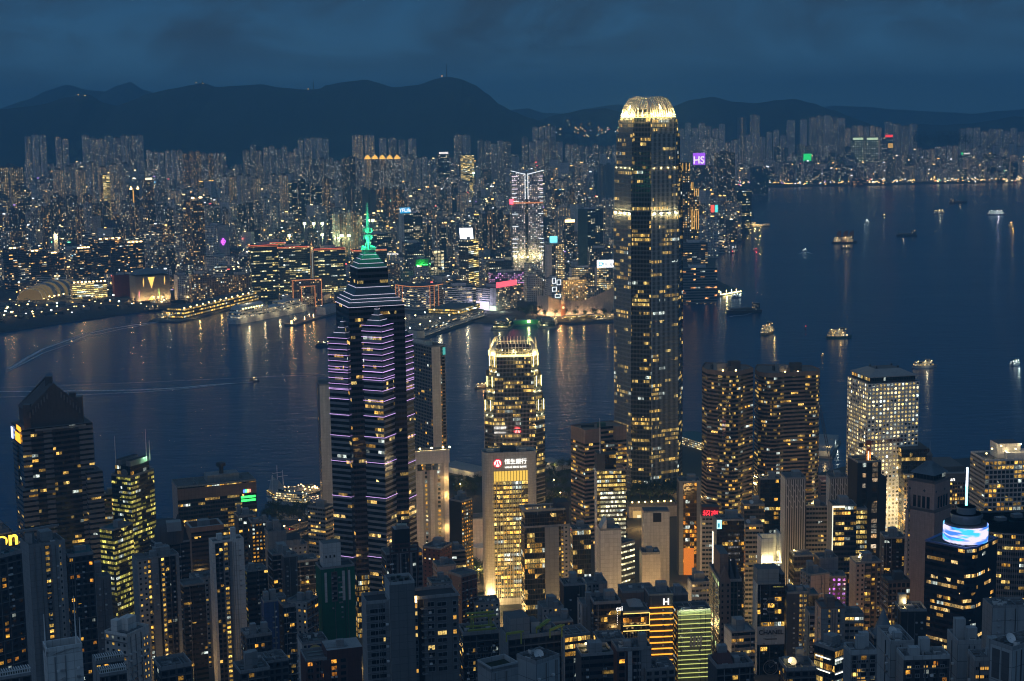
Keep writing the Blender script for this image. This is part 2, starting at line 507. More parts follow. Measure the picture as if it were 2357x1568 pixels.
# ---------------------------------------------------------------- hills
def ridge(name, pts, D, depth, base=0.0, seed=0):
 """a mountain: crest line at distance D, slopes falling towards and away from the harbour"""
 mb = MB(); N = 160; rows = 14
 us = [p[0] for p in pts]
 def vv(u):
  for (a, b), (c, d) in zip(pts, pts[1:]):
   if a <= u <= c:
    t = (u - a) / (c - a); t = t * t * (3 - 2 * t) * 0.5 + t * 0.5
    return b + (d - b) * t
  return pts[-1][1]
 g = []
 for i in range(N + 1):
  u = us[0] + (us[-1] - us[0]) * i / N
  p = at(u, vv(u) , D)
  end = min(1, i / 6, (N - i) / 6) if False else 1
  rowp = []
  for j in range(-rows, rows + 1):
   t = abs(j) / rows
   k = (1 - t) ** 1.25
   y = D + j / rows * depth
   x = p.x * (1 + 0.0 * t)
   n = noise.fractal((x * 0.0011, y * 0.0011, seed), 1.0, 2.1, 5)
   n2 = noise.noise((x * 0.004, seed, 0.3)) * 5 + noise.noise((x * 0.013, seed, 0.9)) * 3
   z = base + (p.z - base) * k + n * 110 * math.sin(PI * min(1, t * 1.3)) * (1 - t) + n2 * (1 - t) ** 4
   rowp.append((x, y, z))
  g.append(rowp)
 for i in range(N):
  for j in range(2 * rows):
   mb.face([g[i][j], g[i + 1][j], g[i + 1][j + 1], g[i][j + 1]], HILL)
 o = structure(mb, name)
 for p in o.data.polygons: p.use_smooth = True
ridge('far_mountain', [(-150, 262), (0, 250), (60, 230), (110, 208), (155, 195), (200, 207), (240, 211), (270, 198), (300, 189), (330, 207), (400, 228), (500, 260)], 13800, 2500, seed=1)
ridge('main_mountain', [(-300, 270), (-60, 258), (0, 252), (60, 246), (100, 240), (150, 225), (190, 218), (205, 218), (240, 236), (268, 243), (310, 228), (340, 214), (400, 203), (440, 196), (466, 190),
      (500, 200), (560, 196), (600, 193), (640, 200), (700, 206), (735, 205), (750, 196), (790, 189), (840, 183), (870, 191), (905, 201), (960, 195), (1000, 183), (1030, 176), (1060, 181), (1095, 196),
      (1120, 215), (1150, 240), (1180, 256), (1220, 271), (1270, 288), (1330, 320)], 9300, 1700, base=60, seed=2)
ridge('pale_mountain', [(1100, 275), (1170, 253), (1215, 250), (1250, 260), (1300, 262), (1350, 250), (1420, 240), (1500, 250), (1560, 270)], 14500, 2500, seed=3)
ridge('near_hill', [(1190, 305), (1240, 276), (1290, 262), (1345, 252), (1390, 249), (1430, 257), (1470, 270), (1560, 280), (1680, 300)], 10400, 1500, base=80, seed=4)
ridge('east_mountain', [(1440, 285), (1500, 266), (1545, 247), (1590, 229), (1640, 222), (1690, 234), (1740, 238), (1790, 230), (1830, 228), (1870, 237), (1915, 253), (1960, 270), (2010, 290), (2060, 312)], 11200, 2000, base=60, seed=5)
ridge('distant_islands', [(1840, 256), (1920, 243), (1990, 246), (2060, 252), (2150, 257), (2240, 262), (2300, 255), (2400, 249), (2600, 262)], 16600, 1800, seed=6)
ridge('east_headland', [(1980, 318), (2050, 296), (2110, 284), (2180, 288), (2230, 284), (2290, 276), (2335, 267), (2400, 272), (2600, 285)], 11800, 1500, base=0, seed=7)
for (u, v, D, h, lab) in ((1028, 177, 9300, 75, 'radio mast on the highest mountain peak'), (722, 207, 9300, 55, 'thin radio mast on the saddle of the main ridge'), (466, 192, 9300, 25, 'short lamp lit mast on the western ridge summit'), (196, 220, 9300, 22, 'lamp lit summit station on the far western ridge')):
 p = at(u, v, D); c_ = thing('radio_mast', lab, 'mast', p)
 mb = MB(); mb.bar(p - Vector((0, 0, 25)), p + Vector((0, 0, h)), 7, plain('mast_grey', (0.08, 0.08, 0.085), 0.8), 3); mb.build('mast', c_)
 for k in range(2 if u < 500 else 1):
  mb = MB(); mb.box(p + Vector((-25 + 40 * k, -60, 2 - 5 * (k % 2))), (5, 4, 4), glow('summit_lamp', (1.0, 0.45, 0.12), 5.0)); mb.build('summit_lamp', c_)
# ---------------------------------------------------------------- building helpers
CONC = plain('roof_concrete', (0.13, 0.13, 0.13), 0.9, sc=0.2)
ROOFD = plain('roof_dark', (0.05, 0.052, 0.055), 0.9, sc=0.2)
ROOFL = plain('roof_light', (0.30, 0.30, 0.30), 0.85, sc=0.15)
TEAL = plain('roof_teal', (0.05, 0.12, 0.13), 0.6, sc=0.2)
STEEL = plain('steel', (0.28, 0.29, 0.30), 0.45, 0.6, sc=0.5)
DSTEEL = plain('dark_steel', (0.04, 0.042, 0.045), 0.5, 0.3, sc=0.5)
WHITE = plain('white_paint', (0.62, 0.62, 0.61), 0.6, sc=0.2)
LAMPW = glow('lamp_warm', (1.0, 0.62, 0.22), 14.0)
LAMPY = glow('lamp_yellow', (1.0, 0.80, 0.30), 14.0)
LAMPC = glow('lamp_cool', (0.80, 1.0, 0.92), 14.0)
LAMPR = glow('lamp_red', (1.0, 0.05, 0.03), 10.0)
SIGNW = glow('sign_white', (1.0, 0.95, 0.88), 1.8)
SIGNR = glow('sign_red', (1.0, 0.03, 0.05), 2.2)
SIGNY = glow('sign_yellow', (1.0, 0.72, 0.14), 4.0)
style('res_pale', (0.34, 0.33, 0.32), lit=0.10, mx=0.27, b=0.36, t=0.2)
style('res_grey', (0.17, 0.175, 0.18), lit=0.10, mx=0.2)
style('res_dark', (0.06, 0.06, 0.065), lit=0.12, mx=0.16, b=0.3)
style('res_black', (0.025, 0.026, 0.03), lit=0.13, mx=0.14, b=0.3)
style('res_pink', (0.36, 0.27, 0.23), lit=0.10, mx=0.3, b=0.36, t=0.2)
style('res_red', (0.13, 0.055, 0.045), lit=0.16, mx=0.32, b=0.42, t=0.24)
style('res_blue', (0.07, 0.10, 0.20), lit=0.05, mx=0.4, b=0.4)
style('res_brown', (0.12, 0.085, 0.065), lit=0.12, mx=0.2)
style('off_grey', (0.24, 0.235, 0.23), cell=(2.4, 3.6), mx=0.06, b=0.42, t=0.1, lit=0.10, floor=0.12, run=2, cb=PALE)
style('off_dark', (0.05, 0.05, 0.053), cell=(2.2, 3.7), mx=0.05, b=0.36, t=0.06, lit=0.14, floor=0.14, run=3, cb=PALE, rough=0.5)
style('off_glass', (0.03, 0.036, 0.042), cell=(1.8, 3.8), mx=0.06, b=0.16, t=0.05, lit=0.13, floor=0.12, run=3, cb=PALE, rough=0.35)
style('off_black', (0.012, 0.013, 0.016), glass=(0.008, 0.01, 0.014), cell=(2.0, 3.8), mx=0.05, b=0.3, t=0.05, lit=0.12, floor=0.08, run=2, rough=0.3)
style('off_bright', (0.05, 0.045, 0.035), cell=(1.7, 3.7), mx=0.06, b=0.32, t=0.06, lit=0.75, floor=0.4, run=2, ca=YEL, cb=PALE, rough=0.4)
style('off_green', (0.03, 0.036, 0.03), cell=(1.9, 3.8), mx=0.05, b=0.4, t=0.08, lit=0.55, floor=0.3, run=3, ca=(0.75, 0.72, 0.12), cb=(1.0, 0.8, 0.18), rough=0.4, st=0.8)
style('off_amber', (0.05, 0.035, 0.02), glass=(0.05, 0.025, 0.008), cell=(1.8, 3.7), mx=0.05, b=0.2, t=0.05, lit=0.45, run=2, ca=(1.0, 0.3, 0.03), cb=WARM, rough=0.4)
style('off_brown', (0.28, 0.20, 0.155), cell=(2.2, 3.8), mx=0.0, b=0.46, t=0.02, lit=0.16, floor=0.12, run=2, cb=YEL, rough=0.7)
style('stairs', (0.20, 0.20, 0.20), cell=(2.6, 3.0), mx=0.2, b=0.3, t=0.18, lit=0.95, ca=(1.0, 0.5, 0.06), cb=YEL, st=0.9, ir=1.9)
style('stairs_dark', (0.06, 0.06, 0.06), cell=(2.6, 3.0), mx=0.22, b=0.34, t=0.2, lit=0.85, ca=(1.0, 0.45, 0.05), cb=WARM, st=0.9, ir=1.9)
style('grid_white', (0.46, 0.43, 0.40), cell=(3.4, 3.9), mx=0.12, b=0.22, t=0.1, lit=0.45, floor=0.12, run=2, ca=WARM, cb=YEL, st=0.9)
slab('slab_pale', (0.62, 0.60, 0.57))
slab('slab_grey', (0.25, 0.255, 0.26))
slab('slab_dark', (0.075, 0.075, 0.08))
slab('slab_black', (0.02, 0.02, 0.022))
slab('slab_pink', (0.50, 0.36, 0.30))
slab('slab_brown', (0.22, 0.145, 0.115))
slab('slab_blue', (0.05, 0.085, 0.19))
slab('slab_tile', (0.33, 0.35, 0.36), cell=(5.5, 6.5), joint=0.3, jw=0.035)
def corner_plan(uL, uC, uR, v, D, a, dep=22.0):
 """plan of a block whose near corner is seen at (u, v), top height included: returns corner, directions and side lengths"""
 N = at(uC, v, D); a = math.radians(a) + math.atan2(N.x, N.y) * 0.9     # turned relative to the line of sight
 Ld = Vector((-math.cos(a), math.sin(a), 0)); Rd = Vector((math.sin(a), math.cos(a), 0))
 def solve(d, target, sgn):
  lo, hi = 0.0, 260.0
  for _ in range(40):
   md = (lo + hi) / 2
   if (proj(N + d * md)[0] - target) * sgn < 0: lo = md
   else: hi = md
  return hi
 ll = solve(Ld, uL, -1) if uC - uL > 0.5 else dep
 lr = solve(Rd, uR, 1) if uR - uC > 0.5 else dep
 return N, Ld, Rd, max(min(ll, 70), dep * 0.6), max(min(lr, 75), dep * 0.6)
class Bld:
 """a block: plan directions, faces and its root empty"""
 def __init__(s, name, label, uL, uC, uR, v, D, a=12, dep=22.0, base=None, group=None, cat=None, empty=True):
  s.N, s.L, s.R, s.ll, s.lr = corner_plan(uL, uC, uR, v, D, a, dep)
  s.z = s.N.z; s.D = D
  s.base = (zg(D) - 2 if D < 2100 else 2.5) if base is None else base
  c = s.pt(0.5, 0.5, s.base)
  s.root = thing(name, label, cat or 'building', c, group) if empty else None
 def pt(s, l, r, z=None, off=0.0):
  """point at fraction l along the left face, r along the right face"""
  p = s.N + s.L * (s.ll * l) + s.R * (s.lr * r)
  return Vector((p.x, p.y, s.z if z is None else z))
 def poly(s, l0=0, l1=1, r0=0, r1=1, inset=0.0):
  il, ir = inset / s.ll, inset / s.lr
  q = [s.pt(l0 + il, r0 + ir), s.pt(l0 + il, r1 - ir), s.pt(l1 - il, r1 - ir), s.pt(l1 - il, r0 + ir)]
  return [(p.x, p.y) for p in q]
 # a point on a face: side 'L' or 'R', fraction t measured left to right in the picture, height z, distance out
 def on(s, side, t, z, out=0.1):
  if side == 'R': p = s.N + s.R * (s.lr * t) - s.L * out
  else: p = s.N + s.L * (s.ll * (1 - t)) - s.R * out
  return Vector((p.x, p.y, z))
 def rd(s, side): return s.R if side == 'R' else -s.L
 def zat(s, v, side='R', t=0.0):
  """height on the face seen at picture row v"""
  p = s.on(side, t, 0, 0)
  lo, hi = -50.0, 500.0
  for _ in range(40):
   md = (lo + hi) / 2
   if proj((p.x, p.y, md))[1] > v: lo = md
   else: hi = md
  return hi
 def panel(s, side, t0, t1, z0, z1, m, name, th=0.4, out=0.05, parent=None):
  mb = MB()
  a0, b0 = s.on(side, t0, z0, out), s.on(side, t1, z0, out)
  a1, b1 = s.on(side, t0, z0, out + th), s.on(side, t1, z0, out + th)
  P = [(a1.x, a1.y), (b1.x, b1.y), (b0.x, b0.y), (a0.x, a0.y)]
  mm = STY[m][0] if isinstance(m, str) else m
  mb.prism(P, z0, z1, m, mm, True)
  return mb.build(name, parent or s.root)
 def sign(s, side, t, z, body, size, m, bold=0.0, ext=0.2, name='lettering', out=0.3):
  return text(body, s.root, s.on(side, t, z, out), s.rd(side), size, m, ext, name, bold=bold)
def seg_poly(b, sL, sR):
 """plan with recessed strips: each side a list of (end fraction, style, inset) running left to right in the picture"""
 pts, st = [], []
 def side(segs, pos, inward, default):
  t = 0.0
  for (e, sty, ins) in segs:
   A = pos(t) + inward * ins; B = pos(e) + inward * ins
   pts.append((A.x, A.y)); st.append(sty)
   pts.append((B.x, B.y)); st.append(default)
   t = e
 side(sL, lambda t: b.N + b.L * (b.ll * (1 - t)), b.R, sL[0][1])
 side(sR, lambda t: b.N + b.R * (b.lr * t), b.L, sR[0][1])
 q = b.pt(1, 1); pts.append((q.x, q.y)); st.append(sL[0][1])
 st[-2] = sR[-1][1]
 # drop doubled corner points
 P, S = [], []
 for p, e_ in zip(pts, st):
  if P and math.hypot(P[-1][0] - p[0], P[-1][1] - p[1]) < 1e-3: S[-1] = e_; continue
  P.append(p); S.append(e_)
 return P, S
def cluttered_roof(b, kind, z=None, m=CONC, wallsty='slab_grey', seed=0):
 """parapet, plant rooms, tanks, air conditioners, masts on the roof"""
 z = b.z if z is None else z
 r = random.Random(seed)
 w = STY[wallsty][0]
 if kind == 'none': return
 home = getattr(b, 'roof', None) or b.root
 mb = MB(); ph = r.uniform(1.0, 1.8)
 for (l0, l1, r0, r1) in ((0, 1, 0, 0.35 / b.lr), (0, 1, 1 - 0.35 / b.lr, 1), (0, 0.35 / b.ll, 0.35 / b.lr, 1 - 0.35 / b.lr), (1 - 0.35 / b.ll, 1, 0.35 / b.lr, 1 - 0.35 / b.lr)):
  mb.prism(b.poly(l0, l1, r0, r1), z, z + ph, w, w)
 mb.build('parapet', home)
 def bx(name, l, r_, sl, sr, h, mat, parent=None):
  m2 = MB()
  l = min(max(l, sl / 2 / b.ll + 0.04), 1 - sl / 2 / b.ll - 0.04); r_ = min(max(r_, sr / 2 / b.lr + 0.04), 1 - sr / 2 / b.lr - 0.04)
  m2.prism(b.poly(l - sl / 2 / b.ll, l + sl / 2 / b.ll, r_ - sr / 2 / b.lr, r_ + sr / 2 / b.lr), z, z + h, mat, m if not isinstance(mat, str) else STY[mat][0])
  return m2.build(name, parent or home)
 if 'p' in kind:
  bx('plant_room', r.uniform(0.35, 0.65), r.uniform(0.45, 0.65), b.ll * r.uniform(0.35, 0.5), b.lr * r.uniform(0.3, 0.45), r.uniform(4, 6.5), wallsty)
 if 't' in kind:
  for _ in range(2): bx('water_tank', r.uniform(0.15, 0.85), r.uniform(0.2, 0.8), r.uniform(2.5, 4), r.uniform(2.5, 4), r.uniform(2.2, 8.5), wallsty)
 if 'a' in kind:
  for _ in range(r.randint(4, 7) if b.D > 800 else r.randint(9, 14)): bx('air_conditioner', r.uniform(0.1, 0.9), r.uniform(0.1, 0.9), r.uniform(1.2, 2.2), r.uniform(1.2, 2.6), r.uniform(1.1, 1.9), r.choice([STEEL, WHITE, CONC]))
 if 'h' in kind:
  mb = MB(); zz = z + 0.4
  for k in range(3):
   t = r.uniform(0.15, 0.85)
   mb.bar(b.pt(t, 0.1, zz), b.pt(t, 0.9, zz), 0.35, STEEL)
   mb.bar(b.pt(0.1, t, zz + 0.4), b.pt(0.9, t, zz + 0.4), 0.3, STEEL)
  mb.build('roof_pipework', home)
 if 'm' in kind:
  mb = MB(); q = b.pt(r.uniform(0.3, 0.7), r.uniform(0.3, 0.7), z); h = r.uniform(7, 13)
  mb.tube([q, q + Vector((0, 0, h))], [0.22, 0.08], STEEL, 5)
  for k in range(3): mb.bar(q + Vector((-0.9, 0, h * (0.4 + 0.2 * k))), q + Vector((0.9, 0, h * (0.4 + 0.2 * k))), 0.12, STEEL)
  mb.build('mast', home)
 if 'd' in kind:
  mb = MB(); q = b.pt(r.uniform(0.25, 0.5), r.uniform(0.2, 0.4), z + 2.2); R_ = 1.9
  mb.bar((q.x, q.y, z), q, 0.3, STEEL)
  ax = Vector((0.3, -0.75, 0.6)).normalized(); X = ax.cross(Vector((0, 0, 1))).normalized(); Y = X.cross(ax)
  prev = None
  for k in range(4):
   rr = R_ * (k + 1) / 4; ring = [q + (X * math.cos(t * PI / 7) + Y * math.sin(t * PI / 7)) * rr + ax * (0.16 * rr * rr) for t in range(14)]
   for t in range(14):
    if prev is None: mb.face([q, ring[t], ring[(t + 1) % 14]], WHITE)
    else: mb.face([prev[t], ring[t], ring[(t + 1) % 14], prev[(t + 1) % 14]], WHITE)
   prev = ring
  mb.build('satellite_dish', home)
 if 'l' in kind:
  mb = MB(); q = b.pt(r.uniform(0.2, 0.8), r.uniform(0.1, 0.5), z + 2.0)
  mb.box((q.x, q.y, q.z), (0.9, 0.5, 0.6), LAMPY); mb.bar((q.x, q.y, z), q, 0.12, STEEL)
  o = mb.build('roof_lamp', home)
  light('roof_lamp_light', q + Vector((0, 0, 1.2)), 900, (1.0, 0.7, 0.3), 0.4, home)
_seed = [0]
def block(name, label, uL, uC, uR, v, D, a=12, dep=22.0, sL='res_grey', sR=None, roof='pa', base=None, top=None, rw='slab_grey', cat=None, ph=None, group=None):
 """an ordinary building of one block; sL / sR a style or a list of strips"""
 _seed[0] += 1
 b = Bld(name, label, uL, uC, uR, v, D, a, dep, base, group, cat)
 sR = sL if sR is None else sR
 q = [(1.0, sL, 0.0)] if isinstance(sL, str) else sL
 w = [(1.0, sR, 0.0)] if isinstance(sR, str) else sR
 P, S = seg_poly(b, q, w)
 mb = MB(); mb.prism(P, b.base, b.z, S)
 b.wall = mb.build('outer_wall', b.root)
 mb = MB(); mb.face([(x, y, b.z) for x, y in P], top or CONC); b.roof = mb.build('roof', b.root)
 cluttered_roof(b, roof + ('h' if D < 800 and roof and 'h' not in roof else ''), None, top or CONC, rw, _seed[0])
 if D < 1010:
  for sd, st_ in (('R', sR), ('L', sL)):
   if isinstance(st_, str) and st_.startswith(('res', 'maroon', 'balcony', 'slabwin', 'off_white')):
    z = b.z - 3.1
    while z > max(b.base, b.z - 90):
     mb = MB(); mb.bar(b.on(sd, 0.02, z, 0.15), b.on(sd, 0.98, z, 0.15), 0.4, CONC if D < 800 else ROOFL); mb.build('floor_ledge', b.wall); z -= 6.2
  # downpipes and air conditioners hung on the walls
  r = random.Random(_seed[0] + 500)
  for k in range(3):
   sd = 'R' if b.lr > b.ll or k else 'L'; t = r.uniform(0.06, 0.94)
   mb = MB(); mb.bar(b.on(sd, t, b.z - 0.5, 0.2), b.on(sd, t, b.base, 0.2), 0.28, r.choice([CONC, DSTEEL, STEEL])); mb.build('downpipe', b.wall)
   t2 = r.uniform(0.08, 0.92); zz = b.z - 3
   for j in range(r.randint(5, 10)):
    zz -= 3.1 * r.choice((1, 1, 2));
    if zz < b.z - 55: break
    mb = MB(); mb.box(b.on(sd, t2, zz, 0.45), (1.1, 0.8, 0.75), r.choice([WHITE, STEEL, ROOFL]), math.atan2(b.rd(sd).y, b.rd(sd).x)); mb.build('air_conditioner', b.wall)
 return b
# real windows: one mesh for the frame, one for the pane; shared by all copies of the same size
_win = {}
PANE = plain('window_glass', (0.012, 0.017, 0.022), 0.06, var=0.1)
FRAME = plain('window_frame', (0.20, 0.21, 0.22), 0.5, sc=1.0)
def litpane(k):
 c, s_ = ((1.0, 0.50, 0.08), 1.1), ((1.0, 0.68, 0.2), 1.3)
 cc, st = (c, s_)[k]
 name = 'lit_room_%d' % k
 if name in _glow: return _glow[name]
 m = newmat(name); b = NB(m)
 tc = b.new('ShaderNodeTexCoord'); oi = b.new('ShaderNodeObjectInfo')
 v = b.new('ShaderNodeVectorMath', operation='ADD'); b.l.new(tc.outputs['Object'], v.inputs[0]); b.l.new(b.xyz(b.m('MULTIPLY', oi.outputs['Random'], 90.0), 0.0, 0.0), v.inputs[1])
 f = b.noise(v.outputs[0], 1.2, 3, 0.7)
 b.out(b.bsdf(Base_Color=(0.05, 0.04, 0.03), Roughness=0.3, Emission_Color=cc, Emission_Strength=b.m('MULTIPLY', b.m('SUBTRACT', f, 0.2), st * 2.2)))
 m.cycles.emission_sampling = 'NONE'
 _glow[name] = m
 return m
def win_mesh(w, h, lit, bars=1):
 key = (round(w, 1), round(h, 1), lit, bars)
 if key in _win: return _win[key]
 f = MB(); t = 0.16
 for x0, x1, z0, z1 in [(-w / 2, w / 2, 0, t), (-w / 2, w / 2, h - t, h), (-w / 2, -w / 2 + t, t, h - t), (w / 2 - t, w / 2, t, h - t)] + [(-w / 2 + w * (k + 1) / (bars + 1) - t / 3, -w / 2 + w * (k + 1) / (bars + 1) + t / 3, t, h - t) for k in range(bars)]:
  f.prism([(x0, -0.28), (x1, -0.28), (x1, 0), (x0, 0)], z0, z1, FRAME, FRAME, True)
 p = MB(); m = PANE if lit is None else litpane(lit)
 p.face([(-w / 2 + t, -0.08, t), (w / 2 - t, -0.08, t), (w / 2 - t, -0.08, h - t), (-w / 2 + t, -0.08, h - t)], m)
 fo, po = f.build('window'), p.build('pane')
 r = (fo.data, po.data)
 bpy.data.objects.remove(fo); bpy.data.objects.remove(po)
 _win[key] = r
 return r
def window(root, P, rdv, w, h, lit=None, bars=1):
 fm, pm = win_mesh(w, h, lit, bars)
 r = Vector((rdv[0], rdv[1], 0)).normalized(); up = Vector((0, 0, 1)); n = r.cross(up)   # n points outwards
 M = Matrix(((r.x, -n.x, 0, P[0]), (r.y, -n.y, 0, P[1]), (0, 0, 1, P[2]), (0, 0, 0, 1)))
 o = bpy.data.objects.new('window', fm); col.objects.link(o); o.parent = root
 o.matrix_parent_inverse = Matrix.Translation(-root.location); o.matrix_basis = M
 p = bpy.data.objects.new('pane', pm); col.objects.link(p); p.parent = o
 return o
def windows(b, side, ts, zs, w, h, pl=0.1, bars=1, seed=1, out=0.05):
 r = random.Random(seed)
 for z in zs:
  for t in ts:
   x = r.random()
   window(b.root, b.on(side, t, z, out), b.rd(side), w, h, None if x > pl else (0 if x > pl * 0.4 else 1), bars)
# ---------------------------------------------------------------- landmark towers on the island
style('tall_curtain', (0.055, 0.065, 0.075), glass=(0.010, 0.016, 0.024), cell=(1.5, 4.3), mx=0.0, b=0.3, t=0.05, lit=0.12, floor=0.16, run=5, ca=(1.0, 0.58, 0.10), cb=PALE, sub=1, subw=0.34, frame=(0.52, 0.53, 0.51), rough=0.42, gr=0.15, spec=1.0, st=0.95)
style('tall_notch', (0.07, 0.08, 0.09), glass=(0.006, 0.009, 0.014), cell=(1.5, 4.3), mx=0.0, b=0.3, t=0.05, lit=0.11, floor=0.12, run=4, ca=(1.0, 0.6, 0.12), cb=PALE, sub=1, subw=0.16, frame=(0.16, 0.18, 0.19), rough=0.4)
style('twin_glass', (0.12, 0.125, 0.12), glass=(0.010, 0.013, 0.016), cell=(1.3, 4.0), mx=0.0, b=0.3, t=0.05, lit=0.20, floor=0.18, run=6, ca=(1.0, 0.6, 0.12), cb=PALE, sub=1, subw=0.15, frame=(0.42, 0.41, 0.37), rough=0.4, gr=0.03, spec=1.0)
style('star_glass', (0.075, 0.07, 0.08), glass=(0.008, 0.009, 0.012), cell=(2.0, 4.1), mx=0.03, b=0.4, t=0.06, lit=0.08, floor=0.035, run=3, ca=(1.0, 0.5, 0.07), cb=(1.0, 0.74, 0.25), rough=0.2, gr=0.08, var=0.3)
style('star_low', (0.06, 0.045, 0.03), glass=(0.02, 0.014, 0.008), cell=(1.2, 4.1), mx=0.1, b=0.2, t=0.06, lit=0.55, run=2, ca=(1.0, 0.5, 0.06), cb=(1.0, 0.68, 0.2), rough=0.3, st=0.7)  # gold reflections at the tower foot, put in as glowing window cells
style('star_wing', (0.20, 0.22, 0.24), glass=(0.010, 0.012, 0.016), cell=(2.4, 4.1), mx=0.0, b=0.45, t=0.0, lit=0.09, floor=0.03, run=3, ca=(1.0, 0.52, 0.08), cb=(1.0, 0.76, 0.28), rough=0.25, gr=0.1)
slab('star_roof', (0.07, 0.10, 0.115), cell=(2.4, 1.6), rough=0.3, joint=0.4)
style('bank_floor', (0.03, 0.028, 0.026), glass=(0.03, 0.025, 0.015), cell=(2.5, 3.75), mx=0.0, b=0.36, t=0.0, lit=1.15, floor=0.4, run=3, ca=(1.0, 0.50, 0.06), cb=(1.0, 0.74, 0.22), sub=1, subw=0.2, frame=(0.46, 0.42, 0.34), rough=0.5, ir=2.2, st=1.1)
slab('bank_wall', (0.60, 0.56, 0.50), cell=(2.2, 2.2), joint=0.6)
style('porthole', (0.72, 0.69, 0.63), glass=(0.02, 0.022, 0.026), cell=(3.7, 3.75), lit=0.85, floor=0.12, ca=(1.0, 0.68, 0.2), cb=(1.0, 0.85, 0.5), round_=True, st=1.15, rough=0.7, ir=2.0, var=0.1)
style('bronze', (0.22, 0.155, 0.12), glass=(0.014, 0.012, 0.012), cell=(2.4, 3.75), mx=0.0, b=0.5, t=0.0, lit=0.10, floor=0.05, run=3, ca=(1.0, 0.48, 0.06), cb=(1.0, 0.7, 0.2), rough=0.45, gr=0.08)
style('bronze_bay', (0.16, 0.115, 0.09), glass=(0.014, 0.012, 0.012), cell=(1.8, 3.75), mx=0.0, b=0.45, t=0.0, lit=0.2, floor=0.16, run=3, ca=(1.0, 0.48, 0.06), cb=(1.0, 0.72, 0.2), rough=0.35, gr=0.08, st=0.75)
slab('bronze_wall', (0.23, 0.16, 0.125))
slab('slab_bronze', (0.28, 0.195, 0.15), cell=(4, 3))
style('gable_dark', (0.045, 0.046, 0.05), glass=(0.010, 0.012, 0.018), cell=(2.3, 4.0), mx=0.0, b=0.40, t=0.05, lit=0.06, floor=0.015, run=2, ca=(1.0, 0.5, 0.06), cb=(1.0, 0.7, 0.2), rough=0.3, gr=0.1)
style('gable_band', (0.15, 0.15, 0.155), glass=(0.010, 0.012, 0.016), cell=(2.3, 4.0), mx=0.0, b=0.6, t=0.0, lit=0.06, run=3, ca=(1.0, 0.5, 0.06), cb=(1.0, 0.7, 0.2), rough=0.5)
slab('gable_stone', (0.085, 0.07, 0.068), cell=(2, 2))
slab('pink_stone', (0.36, 0.24, 0.20), cell=(1.6, 1.2), joint=0.7)
style('drum_glass', (0.02, 0.024, 0.034), glass=(0.008, 0.011, 0.018), cell=(1.3, 3.6), mx=0.0, b=0.42, t=0.06, lit=0.10, floor=0.12, run=3, ca=(1.0, 0.5, 0.08), cb=(1.0, 0.72, 0.3), rough=0.2, gr=0.06)
def rect_around(c, X, Y, w, d):
 return [((c + X * (a * w / 2) + Y * (b * d / 2)).x, (c + X * (a * w / 2) + Y * (b * d / 2)).y) for a, b in ((-1, -1), (1, -1), (1, 1), (-1, 1))]
def zof(u, v, D): return at(u, v, D).z
